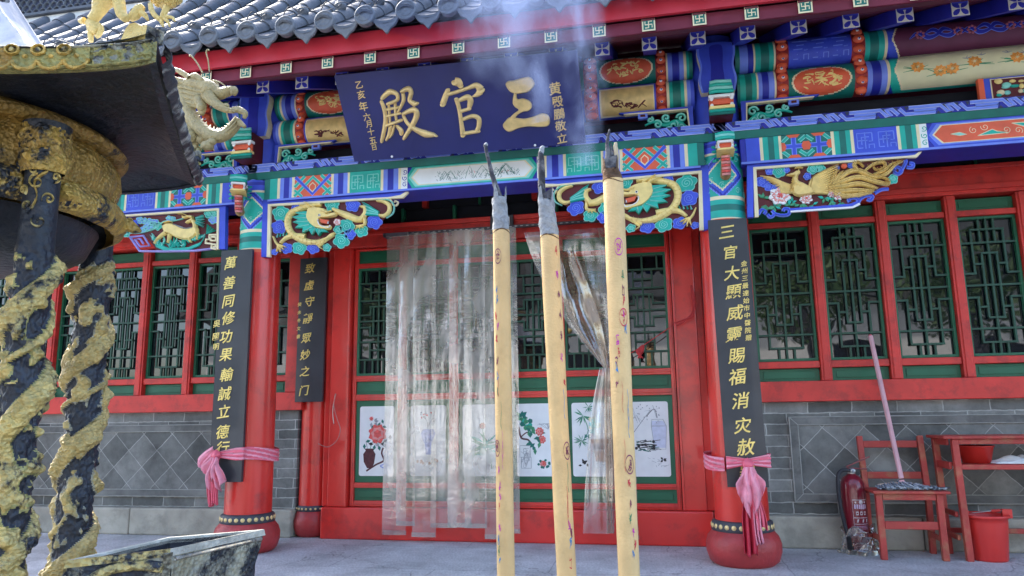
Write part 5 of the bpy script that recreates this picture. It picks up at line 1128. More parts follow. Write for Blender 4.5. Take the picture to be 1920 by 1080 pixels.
# ---------------------------------------------------------------- name board
B0 = Vector((-1.915, 4.275, 2.505)); BU = Vector((1.566, 0, -.012)).normalized(); BV = Vector((0, -.34, .455)).normalized(); BN = BU.cross(BV).normalized()
if BN.y > 0: BN = -BN
def bf(a, b, c): p = B0+BU*a+BV*b+BN*c; return (p.x, p.y, p.z)
def onb(x, y):
    r = ray(x, y); o = Vector((0, 0, EYE)); t = (B0-o).dot(BN)/r.dot(BN); p = o+r*t-B0; return (p.dot(BU), p.dot(BV))
mb = MB(); mb.poly([(0, 0), (1.515, 0), (1.515, .555), (0, .555)], bf, -.028, 0, BOARD)
nb = tag(mb.build('name_board', bevel=.004), 'large blue name board with three gold characters tilted forward under the eave', 'name board')
mb = MB(); T3 = lambda pts: [onb(620+x/3.6, 80+y/3.6) for x, y in pts]
cnt = [0]
def st(pts, w):
    cnt[0] += 1; k = 1/3.6*4.3/F*1.02
    P_ = catmull(T3(pts), 6); W_ = [x*k for x in (w if isinstance(w, (list, tuple)) else [w]*2)]
    mb.rib(P_, W_, bf, 0, .010+.0003*cnt[0], GOLD)
    for q, r_ in ((P_[0], W_[0]), (P_[-1], W_[-1])): p = bf(q[0], q[1], 0.0); mb.ball(p, (r_*.5, .007, r_*.5), GOLD, 12, 8)
# san
mb.poly(catmull(T3([(1183, 275), (1200, 252), (1240, 245), (1310, 225), (1350, 224), (1378, 260), (1368, 292), (1335, 322), (1280, 334), (1250, 336), (1210, 320)]), 4, True), bf, 0, .013, GOLD, inset=.006)
mb.poly(catmull(T3([(1240, 330), (1256, 335), (1262, 372), (1300, 368), (1345, 385), (1360, 420), (1340, 450), (1300, 458), (1262, 480), (1235, 515), (1212, 500), (1240, 468), (1270, 445), (1245, 425), (1230, 395)]), 4, True), bf, 0, .012, GOLD, inset=.004)
mb.poly(catmull(T3([(1163, 550), (1180, 522), (1215, 495), (1300, 505), (1370, 490), (1425, 468), (1468, 480), (1481, 520), (1468, 552), (1420, 560), (1330, 558), (1265, 572), (1210, 594), (1178, 580)]), 4, True), bf, 0, .0135, GOLD, inset=.006)
# guan
st([(842, 258), (862, 262), (880, 285)], [56, 62, 40]); st([(795, 312), (782, 345), (758, 410)], [30, 40, 44]); st([(790, 345), (850, 328), (930, 300), (985, 282), (1015, 310)], [26, 26, 26, 40, 60]); st([(1010, 325), (990, 345), (962, 356)], [50, 34, 10])
st([(850, 375), (868, 440), (880, 520), (893, 618)], [34, 30, 30, 40]); st([(868, 385), (925, 362), (945, 385), (938, 425)], [26, 40, 44, 34]); st([(880, 458), (940, 440)], [26, 24])
st([(895, 512), (960, 490), (1000, 508), (1000, 560), (985, 592)], [24, 30, 36, 34, 30]); st([(900, 608), (1000, 592)], [28, 26])
# dian
st([(350, 372), (398, 330), (440, 338), (455, 360), (446, 388), (385, 412)], [30, 40, 34, 28, 26, 22]); st([(345, 395), (362, 440), (372, 500), (368, 560), (345, 665)], [26, 32, 32, 34, 26])
st([(395, 425), (400, 490), (402, 540)], [20, 18, 16]); st([(438, 412), (440, 480), (446, 520)], [22, 20, 20]); st([(372, 452), (462, 432)], 20); st([(375, 495), (470, 474)], 20); st([(372, 560), (480, 520)], 24)
st([(405, 565), (398, 610), (378, 655)], [30, 30, 20]); st([(432, 560), (418, 610), (400, 640)], [18, 18, 12]); st([(450, 560), (475, 590), (478, 612)], [24, 38, 30])
st([(490, 335), (494, 385), (470, 440), (455, 465)], [26, 28, 22, 10]); st([(480, 325), (528, 308), (545, 335), (535, 385), (565, 408)], [24, 40, 34, 30, 40]); st([(565, 412), (590, 405)], [36, 20])
st([(490, 478), (560, 450), (582, 478), (560, 540), (495, 645)], [24, 40, 44, 38, 26]); st([(492, 488), (520, 540), (570, 580), (640, 612), (700, 618)], [22, 26, 36, 56, 30]); st([(690, 615), (722, 628)], [36, 8])
mb.build('gold_character', nb)
mb = MB(); k = 4.25/F
for ch, x, y, s in (('黄', 1041, 163, 22), ('殿', 1045.5, 188, 20), ('鵬', 1048.5, 210.5, 20), ('敬', 1051, 233.5, 20), ('立', 1053.5, 256.5, 19), ('乙', 674.4, 158.5, 15), ('亥', 678, 177, 16), ('年', 682, 199, 18), ('六', 688.5, 218.5, 15), ('月', 692, 232, 14), ('十', 696, 246.5, 14), ('五', 699.6, 263, 15), ('日', 702, 276, 12)):
    a, b = onb(x, y); write(mb, ch, a, b, s*k*1.05, bf, .0005, GOLD, .02, .003)
mb.build('small_inscription', nb)
mb = MB()
for x, y in ((735, 293), (1003, 270)): a, b = onb(x, y); mb.ball(bf(a, b, .002), .008, WHITE, 10, 6)
mb.build('nail_head', nb)

# ---------------------------------------------------------------- couplet boards
def couplet(name, lab, x0, x1, z0, z1, Y, lean, chars, small, parts=True):
    mb = MB(); fr = lambda a, b, c: (a+lean*(b-z0), Y-c, b); fr2 = fr
    mb.poly([(x0, z0), (x1, z0), (x1, z1), (x0, z1)], fr, -.024, 0, BLACK)
    o = tag(mb.build(name, bevel=.003), lab, 'couplet board', 'black couplet boards with gold characters'); mb = MB()
    for ch, px, py, s in chars:
        p = at(px, py, Y); write(mb, ch, p.x, p.z, s*.84, lambda a, b, c: (a, Y-c, b), .0006, MATS['bright_gold'], .16, .004)
    mb.build('gold_character', o); mb = MB()
    for ch, px, py, s in small:
        p = at(px, py, Y); write(mb, ch, p.x, p.z, s, lambda a, b, c: (a, Y-c, b), .0006, MATS['bright_gold'], .1, .002)
    mb.build('small_inscription', o)
    return o
mat('bright_gold', (.86, .66, .20), .35, .15, 30, 0, metal=.25)
couplet('couplet_board', 'black couplet board with gold characters and a pink sash on the right front column', .323, .545, .440, 1.99, 4.40, -.012,
        [(c, x, y, s) for (c, x, y), s in zip((('三', 1363, 435), ('官', 1369, 473), ('大', 1372.5, 512), ('顯', 1375.5, 547), ('威', 1378.5, 586), ('靈', 1376.5, 627), ('賜', 1381.5, 667), ('福', 1382.5, 706), ('消', 1388.5, 751), ('灾', 1393, 797.5), ('赦', 1399, 838), ('罪', 1401, 886)), (.105, .095, .10, .10, .105, .105, .105, .11, .11, .105, .11, .1))],
        [(c, 1395+i*.85, 494+i*13.9, .034) for i, c in enumerate('金州三最達始市中醫院贈')])
couplet('couplet_board', 'black couplet board with gold characters and a pink sash on the left front column', -2.932, -2.698, .455, 1.995, 4.40, 0.0,
        [(c, x, y, .105) for c, x, y in (('萬', 433, 493), ('善', 430.5, 530), ('同', 429, 565), ('修', 429, 596), ('功', 424.5, 631), ('果', 424.5, 665), ('輸', 426, 702), ('誠', 422, 738), ('立', 420.5, 771), ('德', 418, 809.6), ('行', 418, 840))],
        [('吳', 407, 607, .05), ('國', 405, 631, .05), ('明', 405.5, 650, .045)])
o = couplet('couplet_board', 'narrow black couplet board in the shade on the rear column beside the door', -2.708, -2.488, .975, 2.07, 5.085, .004,
        [(c, x, y, .09) for c, x, y in (('致', 582, 503), ('虛', 580, 535), ('守', 581, 565), ('靜', 577.5, 597), ('眾', 574.7, 634), ('妙', 572.7, 665), ('之', 572.5, 696), ('门', 570.5, 732))],
        [(c, 562-i*.6, 571+i*15, .03) for i, c in enumerate('癸未冬文書')])
couplet('couplet_board', 'narrow strip of a grey couplet board behind the right front column', 2*WX+2.488, 2*WX+2.708, .975, 2.07, 5.085, 0, [], [])

# ---------------------------------------------------------------- pink sashes
def cloth_mat():
    m = mat('pink_satin', (.78, .13, .19), .42, .12, 30, .15); return m
PS = cloth_mat(); PSL = mat('faded_pink_satin', (.82, .30, .38), .42, .15, 25, .15)
def sash(x, zc, bx0, bx1, Yb, knot, tails, lab):
    root = _mk('sash', lab, 'sash', 'pink sashes tied round the front columns')
    # path round board front and column back
    mb = MB(); ns = 90; r = .157
    pts = [(bx0-.004, Yb-.012), ((bx0+bx1)/2, Yb-.016), (bx1+.004, Yb-.012), (bx1+.012, Yb+.02)]
    a0 = math.atan2(bx1+.01-x, CY-(Yb+.05)); a1 = math.atan2(bx0-.01-x, CY-(Yb+.05))
    arc = []
    ta = max(.2, min(1.6, a0)); tb = min(-.2, max(-1.6, a1)); n = 22
    for i in range(n+1):
        t = ta+(2*math.pi+tb-ta)*i/n; arc.append((x+r*math.sin(t), CY-r*math.cos(t)))
    path = catmull([(p[0], p[1], 0) for p in pts+arc+[(bx0-.012, Yb+.02)]], 4, True); N = len(path)
    def fn(u, v):
        i = u*(N-1); k = int(i) % N; p = path[k]; q = path[(k+1) % N]; f = i-int(i)
        X, Y = p[0]+(q[0]-p[0])*f, p[1]+(q[1]-p[1])*f
        dkn = min(1.0, abs(X-knot[0])/.13) if Y < CY else 1.0
        hh = .040*(.45+.55*dkn); z = zc+(v-.5)*2*hh+.012*math.sin(u*12)+(.010 if Y < CY else .02)*(0)
        off = .004+.006*abs(math.sin(v*math.pi*3.5+u*9))+.004*math.sin(u*40+v*6)*.3
        nx, ny = X-x, Y-CY; L_ = math.hypot(nx, ny) or 1
        return (X+nx/L_*off, Y+ny/L_*off, z)
    mb.grid(fn, 150, 18, lambda u, v: PS if math.sin(v*17+u*30) > -.2 else PSL); mb.build('wrap', root)
    mb = MB(); kx, ky, kz = knot
    mb.grid(lambda u, v: (kx+.034*math.sin(v*math.pi)*math.cos(u*6.283)*(1+.15*math.sin(v*9+u*12)), ky-.02+.03*math.sin(v*math.pi)*math.sin(u*6.283)*(1+.2*math.sin(u*25)), kz+.04-.08*v), 30, 14, PS); mb.build('knot', root)
    rnd = random.Random(int(x*10))
    for (tx, w0, w1, L_, ph, flare, m_, dy) in tails:
        mb = MB()
        def fn(u, v):
            w_ = w0+(w1-w0)*min(1, v*1.6); f = (u-.5)
            X = kx+tx*v+f*w_+.006*math.sin(v*7+ph)
            Y = ky-.030-dy-.016*math.sin(u*math.pi*5+ph+v*1.5)*(.35+v)-.018*math.sin(v*math.pi)
            Z = kz-.01-L_*v+flare*abs(f)*v+.010*math.sin(u*9+ph)*v
            return (X, Y, Z)
        mb.grid(fn, 40, 36, m_); o = mb.build('tail', root); md = o.modifiers.new('s', 'SOLIDIFY'); md.thickness = .003
    return root
def bow_loop(root, kx, ky, kz, dx, L_):
    mb = MB(); mb.grid(lambda u, v: (kx+dx*L_*math.sin(u*math.pi)*(.6+.4*v)+.0, ky-.02-.018*math.sin(v*9+u*5)*.5-.02*math.sin(u*math.pi), kz+.035*math.cos(u*math.pi)*(1.0)-.05*math.sin(u*math.pi)+(v-.5)*.055+.006*math.sin(v*20)), 30, 16, PSL); o = mb.build('bow_loop', root); md = o.modifiers.new('s', 'SOLIDIFY'); md.thickness = .003
sash(COLX[1]-.03, .575, .328, .541, 4.40, (.435, 4.375, .565), [(-.012, .045, .125, .27, .4, .25, PSL, .012), (.045, .03, .07, .33, 2.0, 0, PS, -.008), (-.02, .03, .075, .47, 1.0, 0, mat('deep_rose_satin', (.55, .03, .06), .45, .12, 30, .15), -.012), (.02, .05, .12, .26, 3.0, .3, PSL, .022), (.04, .02, .04, .41, 5.0, 0, PSL, -.014)], 'pink satin sash knotted in the middle round the right front column')
ls_ = sash(COLX[0]+.02, .625, -2.934, -2.70, 4.40, (-2.86, 4.375, .625), [(-.02, .04, .085, .20, .4, .2, PSL, .012), (.045, .03, .08, .22, 2.0, .2, PSL, .0), (-.015, .03, .045, .30, 1.0, 0, PS, -.012), (.020, .02, .035, .29, 4.0, 0, PS, -.012)], 'pink satin sash tied with a bow round the left front column')
bow_loop(ls_, -2.88, 4.375, .615, -1, .10)

# ---------------------------------------------------------------- plastic strip curtain
CYY = 5.015
cu = _mk('strip_curtain', 'clear plastic strip curtain hanging over the left door leaves and swept aside on the right', 'curtain', None)
mb = MB(); mb.box(-2.0, .05, CYY-.012, CYY+.012, 2.185, 2.205, WIRE)
for k in range(50): x = -1.98+.041*k; mb.box(x, x+.018, CYY-.0135, CYY-.0115, 2.192, 2.197, STEEL)
mb.box(-1.97, -1.80, CYY-.03, CYY-.0122, 2.175, 2.20, STEEL); mb.box(.0, .05, CYY, 5.085, 2.18, 2.21, WIRE); mb.box(-2.0, -1.96, CYY, 5.085, 2.18, 2.21, WIRE); mb.build('rail', cu)
def strip(x0, x1, zb, ph, off, m=FILM):
    mb = MB()
    def fn(u, v):
        z = 2.188-(2.188-zb)*v; X = x0+(x1-x0)*u+.006*math.sin(v*5+ph)*v
        if v > .97: pass
        Y = CYY-off-.010*math.sin(u*math.pi)-.0035*math.sin(v*6+ph*2)-.0008*math.sin(v*31+ph+u*2)-.0005*math.sin(v*53+ph*3+u*3)-.010*v*math.sin(ph)
        return (X, Y, z)
    mb.grid(fn, 6, 90, m)
    b = fn(0, 1); c = fn(1, 1); mb.box(x0+.002, x1-.002, min(b[1], c[1])-.002, max(b[1], c[1])+.004, zb, zb+.03, m)
    mb.build('strip', cu)
    for u in (0.0, 1.0):
        pass
def cx(p, y=700): return at(p, y, CYY).x
rnd = random.Random(2)
for i, (a, b, yb) in enumerate(((722, 765, 1003), (748, 782, 985), (776, 819, 1006), (808, 856, 990), (842, 885, 988), (872, 912, 989), (906, 948, 1011), (934, 972, 1000))):
    zb = at((a+b)/2, yb, CYY).z; strip(cx(a), cx(b), zb, i*1.7, .012*(i % 3), FILM)
strip(cx(1166), cx(1184), at(1170, 1010, CYY).z, 3.1, .02)
def drape(fn, m, name='gathered_strip', nu=24, nv=80):
    mb = MB(); mb.grid(fn, nu, nv, m); return mb.build(name, cu)
def path2(pl, v):
    c_ = catmull([(a, b) for a, b in pl], 10); i = v*(len(c_)-1); k = min(int(i), len(c_)-2); f = i-k
    return (c_[k][0]+(c_[k+1][0]-c_[k][0])*f, c_[k][1]+(c_[k+1][1]-c_[k][1])*f)
def gather(L_, R_, m, nf, amp, ph=0, off=0):
    def fn(u, v):
        a = path2(L_, v); b = path2(R_, v); px = a[0]+(b[0]-a[0])*u; py = a[1]+(b[1]-a[1])*u
        w_ = abs(b[0]-a[0])/200; p = at(px, py, CYY-.03-off-amp*(.3+w_)*math.sin(u*math.pi*nf+ph)-.006*math.sin(v*17+ph)); return tuple(p)
    return fn
drape(gather([(982, 436), (1005, 500), (1060, 600), (1132, 690)], [(1172, 424), (1172, 520), (1165, 610), (1146, 690)], FILM, 3.3, .014), FILM)
drape(gather([(1040, 470), (1052, 540), (1075, 610), (1133, 692)], [(1078, 470), (1105, 540), (1128, 610), (1142, 690)], FILM2, 2.2, .035, .4, .03), FILM2)
drape(gather([(1124, 690), (1108, 780), (1098, 900), (1093, 1000)], [(1140, 690), (1138, 780), (1138, 900), (1142, 1001)], FILM, 4, .015, .5), FILM)
drape(gather([(1134, 690), (1133, 780), (1136, 900), (1138, 1000)], [(1150, 690), (1150, 780), (1152, 900), (1152, 1000)], FILM2, 3, .02, .5, .03), FILM2)

# red cord tying the curtain to the jamb, and the loose wire on the left jamb
mb = MB(); P3 = lambda l, Y: [tuple(at(a, b, Y)) for a, b in l]
mb.tube(catmull(P3([(1142, 690), (1165, 672), (1195, 655), (1225, 635), (1250, 618), (1265, 606)], CYY-.04), 5), .0035, ROPE, 6)
mb.tube(catmull(P3([(1265, 606), (1280, 600), (1300, 590), (1302, 560), (1296, 535), (1300, 580), (1285, 600), (1270, 610)], CYY-.02), 5), .006, ROPE, 6)
for k in range(3): mb.tube(catmull(P3([(1206, 648), (1203-4*k, 660), (1196+5*k, 672)], CYY-.045), 4), [.010, .012, .004], ROPE, 6)
mb.tube(P3([(1302, 560), (1303, 530)], CYY+.0), .003, ROPE, 5)
tag(mb.build('red_cord'), 'red cord with a small tassel tying the gathered curtain to the red door jamb', 'cord')
mb = MB(); mb.tube(catmull(P3([(630, 738), (626, 760), (632, 785), (638, 805), (632, 825), (615, 838), (597, 832)], 5.02), 6), .0035, mat('pinkish_wire', (.45, .16, .14), .6), 6); mb.tube(catmull(P3([(629, 738), (624, 770), (626, 795)], 5.03), 6), .003, STEEL, 5)
tag(mb.build('loose_wire'), 'thin loose wire curling down the red door jamb beside the left rear column', 'wire')
# small framed lamp over the door
lp = _mk('wall_lamp', 'small square lamp in a dark frame on the red lintel over the door', 'lamp', None)
mb = MB(); x = -1.1; mb.box(x-.085, x+.085, 5.035, 5.068, 2.16, 2.29, WIRE); mb.build('lamp_housing', lp, bevel=.004)
mb = MB(); mb.box(x-.060, x+.060, 5.030, 5.0345, 2.175, 2.275, mat('lamp_diffuser', (.75, .76, .74), .3, .03, 4)); mb.build('diffuser', lp)

# ---------------------------------------------------------------- objects on the porch, right
# fire extinguisher in a crumpled plastic bag
ex, ey = 1.108, 4.985
fe = _mk('fire_extinguisher', 'dark red fire extinguisher with a black hose standing in a crumpled bag by the wall', 'fire extinguisher', None)
ER = mat('extinguisher_red', (.19, .008, .020), .28, .08, 5, 0, coat=.4)
mb = MB(); mb.lathe([(.060, .022), (.068, .03), (.071, .06), (.071, .38), (.066, .42), (.050, .45), (.026, .465), (.022, .475)], (ex, ey, 0), ER, 40); mb.build('cylinder', fe)
mb = MB(); mb.lathe([(.024, .47), (.024, .50), (.015, .505), (0, .506)], (ex, ey, 0), STEEL, 20); mb.lathe([(.015, 0), (.015, .006), (.012, .008), (0, .008)], (ex+.005, ey-.028, .488), STEEL, 20, 'Y'); mb.lathe([(.008, .0085), (.008, .010), (0, .0102)], (ex+.005, ey-.028, .488), GINK, 20, 'Y'); mb.build('valve', fe)
mb = MB(); mb.beam((ex-.03, ey-.01, .512), (ex+.11, ey-.02, .575), .022, .008, ER); mb.beam((ex-.02, ey, .505), (ex+.09, ey-.02, .50), .022, .008, ER); mb.build('handle', fe, bevel=.002)
mb = MB(); mb.tube(catmull([(ex-.01, ey-.02, .49), (ex-.06, ey-.03, .49), (ex-.088, ey-.035, .44), (ex-.088, ey-.04, .30), (ex-.075, ey-.05, .18), (ex-.062, ey-.055, .11)], 6), .0115, INK, 10); mb.tube([(ex-.062, ey-.055, .12), (ex-.055, ey-.06, .03)], [.013, .017], INK, 12); mb.build('hose', fe)
mb = MB(); f = cyl(ex, ey, .0712); LB = mat('label_white', (.66, .60, .62), .5, .05, 8)
for a0, a1, b0, b1 in ((-.35, 1.0, .318, .322), (-.35, -.33, .10, .32), (-.35, 1.0, .214, .217), (-.35, 1.0, .178, .1805), (-.35, 1.0, .128, .131)):
    n = 8
    for k in range(n): u0 = a0+(a1-a0)*k/n; u1 = a0+(a1-a0)*(k+1)/n; mb.poly([(u0, b0), (u1, b0), (u1, b1), (u0, b1)], f, 0, .0006, LB)
rnd = random.Random(6)
for k in range(6): u = -.24+.19*k; mb.poly([(u, .268+rnd.uniform(-.004, .004)), (u+.14, .268), (u+.15, .292), (u+.02, .296)], f, 0, .0007, mat('label_lilac', (.55, .42, .58), .5))
for u in (-.12, .22, .56): mb.poly([(u, .232), (u+.2, .232), (u+.2, .252), (u, .252)], f, 0, .0006, LB); mb.poly([(u+.04, .237), (u+.16, .237), (u+.16, .247), (u+.04, .247)], f, .0006, .0009, ER)
for u in (-.1, .35, .75): mb.poly([(u, .190), (u+.08, .188), (u+.18, .208), (u+.05, .206)], f, 0, .0006, LB)
for v in (.165, .157, .149, .118, .110): 
    for k in range(9): mb.poly([(-.28+.13*k, v), (-.19+.13*k+rnd.uniform(-.02, .01), v), (-.19+.13*k, v+.003), (-.28+.13*k, v+.003)], f, 0, .0006, MATS['label_lilac'])
mb.ball(f(.33, .306, .0), (.013, .004, .013), LB, 12, 8)
for u in (-.1, .7): mb.ball(f(u, .306, .0), (.005, .003, .006), LB, 8, 5)
mb.build('label', fe)
mb = MB(); mb.grid(lambda u, v: (ex+.01+(.082+.028*v+.012*math.sin(u*31+v*5)+.009*math.sin(u*57+v*17))*math.cos(u*6.283), ey-.005+(.08+.012*v+.010*math.sin(u*40+v*9))*math.sin(u*6.283), .004+.15*(1-v)+.022*math.sin(u*19+1)*(1-v)+.008*math.sin(v*25+u*6)), 70, 26, POLY)
tag(mb.build('plastic_bag'), 'crumpled clear plastic bag wrapped round the foot of the fire extinguisher', 'bag')

# red wooden chair
ch = _mk('chair', 'worn red wooden chair carrying a mop in front of the brick wall', 'chair', None)
X0, X1, Y0, Y1 = 1.178, 1.565, 4.775, 5.02
def part(name, parent, fn, bevel=.004): mb = MB(); fn(mb); return mb.build(name, parent, bevel=bevel)
part('seat', ch, lambda m: m.box(X0-.01, X1+.02, Y0-.015, Y1-.02, .372, .388, CHAIRR))
for x in (X0+.025, X1-.035): part('leg', ch, lambda m: m.beam((x, Y0+.02, 0), (x, Y0+.02, .371), .036, .036, CHAIRR, (0, 1, 0)))
for x in (X0+.012, X1-.026): part('leg', ch, lambda m: m.beam((x, Y1+.01, 0), (x, Y1-.008, .36), .034, .034, CHAIRR, (0, 1, 0))); part('back_post', ch, lambda m: m.beam((x, Y1-.008, .361), (x, Y1+.035, .695), .034, .03, CHAIRR, (0, 1, 0)))
for z in (.645, .458): part('back_rail', ch, lambda m: m.beam((X0+.031, Y1+.0+(z-.36)*.13, z), (X1-.045, Y1+(z-.36)*.13, z), .018, .042, CHAIRR))
part('apron', ch, lambda m: m.box(X0+.045, X1-.055, Y0+.006, Y0+.024, .335, .3715, CHAIRR)); part('stretcher', ch, lambda m: m.box(X0+.045, X1-.055, Y0+.012, Y0+.03, .17, .215, CHAIRR))
for x in (X0+.018, X1-.036): part('stretcher', ch, lambda m: m.box(x-.009, x+.009, Y0+.041, Y1-.012, .10, .13, CHAIRR))
# mop
mp = _mk('mop', 'mop with a pink handle and grey strands lying on the red chair seat', 'mop', None)
mb = MB(); a = at(1632, 630, 5.06); b = at(1690, 897, 4.90); mb.tube([tuple(b), tuple(a)], .0150, mat('pink_handle', (.88, .50, .50), .4, .08, 12), 12); mb.ball(tuple(a), .012, mat('handle_cap', (.7, .12, .15), .4), 10, 6); mb.build('handle', mp)
mb = MB(); mb.tube([(b.x-.135, b.y+.0, .408), (b.x-.06, b.y, .414), (b.x+.05, b.y, .412), (b.x+.12, b.y, .404)], [.008, .014, .014, .008], mat('beige_bar', (.60, .42, .30), .6), 10); mb.tube([(b.x+.003, b.y, .41), (b.x, b.y, .44)], [.018, .014], MATS['pink_handle'], 12); mb.build('head_bar', mp)
mb = MB(); rnd = random.Random(12)
for k in range(240):
    t = rnd.random(); x = b.x-.145+.33*t; th = .026*math.sin(math.pi*min(1, t*1.15+.02))+.006; s = rnd.choice((-1, 1)); dx = rnd.uniform(-.02, .05)
    p0 = (x, b.y+rnd.uniform(-.02, .02), .400+th*rnd.uniform(.3, 1)); p1 = (x+dx*.6, b.y-rnd.uniform(.02, .075), .393+th*rnd.uniform(.1, .9)); p2 = (x+dx+rnd.uniform(-.01, .03), b.y-rnd.uniform(.05, .10), .392+rnd.uniform(0, .012))
    mb.tube(catmull([p0, p1, p2], 3), .0042, rnd.choice([mat('mop_grey', (.22, .25, .28), .95, .3, 60), mat('mop_dark', (.08, .09, .11), .95, .3, 60), mat('mop_pale', (.42, .45, .48), .95, .3, 60)]), 5)
mb.build('mop_strands', mp)
# red table with shelf
tb = _mk('table', 'low red wooden table with a shelf standing against the brick wall at the right edge', 'table', None)
TX0, TX1, TY0, TY1 = 1.61, 2.36, 4.79, 5.06
part('table_top', tb, lambda m: m.box(TX0-.03, TX1+.03, TY0-.02, TY1+.01, .683, .700, CHAIRR)); part('shelf', tb, lambda m: m.box(TX0+.03, TX1-.03, TY0+.02, TY1-.02, .525, .537, CHAIRR))
for x, y in ((TX0+.035, TY0+.01), (TX1-.035, TY0+.01), (TX0+.012, TY1-.015), (TX1-.012, TY1-.015)): part('leg', tb, lambda m: m.beam((x+(.012 if x < 2 else -.012), y-.0, 0), (x, y, .682), .036, .036, CHAIRR, (0, 1, 0)))
part('apron', tb, lambda m: m.box(TX0+.055, TX1-.055, TY0+.0, TY0+.016, .652, .6825, CHAIRR)); part('apron', tb, lambda m: m.box(TX0+.0, TX0+.014, TY0+.03, TY1-.035, .645, .6825, CHAIRR))
part('shelf_rail', tb, lambda m: m.box(TX0+.055, TX1-.055, TY0+.002, TY0+.0195, .508, .536, CHAIRR)); part('shelf_rail', tb, lambda m: m.box(TX0+.0, TX0+.018, TY0+.03, TY1-.035, .508, .55, CHAIRR))
for z in (.11, .24): part('stretcher', tb, lambda m: m.box(TX0+.004, TX0+.022, TY0+.03, TY1-.035, z, z+.03, CHAIRR))
part('stretcher', tb, lambda m: m.box(TX0+.033, TX1-.033, TY1-.024, TY1-.008, .12, .15, CHAIRR))
bs = MB(); bs.lathe([(.0, .539), (.072, .539), (.094, .632), (.100, .634), (.100, .640), (.091, .640), (.070, .545), (0, .545)], (1.80, 4.93, 0), PLASTIC, 40); tag(bs.build('basin'), 'small red plastic basin on the shelf of the red table', 'basin')
mb = MB(); mb.grid(lambda u, v: (1.86+.27*u+.01*math.sin(v*9), 4.83+.13*v, .541+.045*math.sin(math.pi*min(1, u*1.05))**.6*math.sin(math.pi*v)**.5*(1+.25*math.sin(u*17+v*4)+.2*math.sin(v*13+u*8))*(.55+.45*u) if 0 < u < 1 and 0 < v < 1 else .5395), 50, 24, CLOTHW); tag(mb.build('folded_cloth'), 'white cloth lying crumpled on the shelf of the red table', 'cloth')
bk = _mk('bucket', 'large red plastic bucket with a wire handle on the floor under the red table', 'bucket', None)
mb = MB(); mb.lathe([(.0, .0), (.090, .0), (.094, .012), (.112, .21), (.113, .235), (.123, .237), (.124, .252), (.116, .254), (.108, .235), (.088, .02), (0, .018)], (1.785, 4.87, 0), PLASTIC, 48); mb.build('bucket_body', bk)
mb = MB(); mb.tube(catmull([(1.665, 4.87, .25), (1.70, 4.83, .262), (1.76, 4.81, .272), (1.84, 4.82, .28), (1.895, 4.86, .262)], 6), .0028, STEEL, 6); mb.tube([(1.80, 4.812, .276), (1.85, 4.825, .279)], .008, PLASTIC, 10); mb.box(1.865, 1.915, 4.83, 4.85, .235, .285, PLASTIC); mb.box(1.655, 1.69, 4.83, 4.85, .235, .275, PLASTIC); mb.build('bucket_handle', bk)

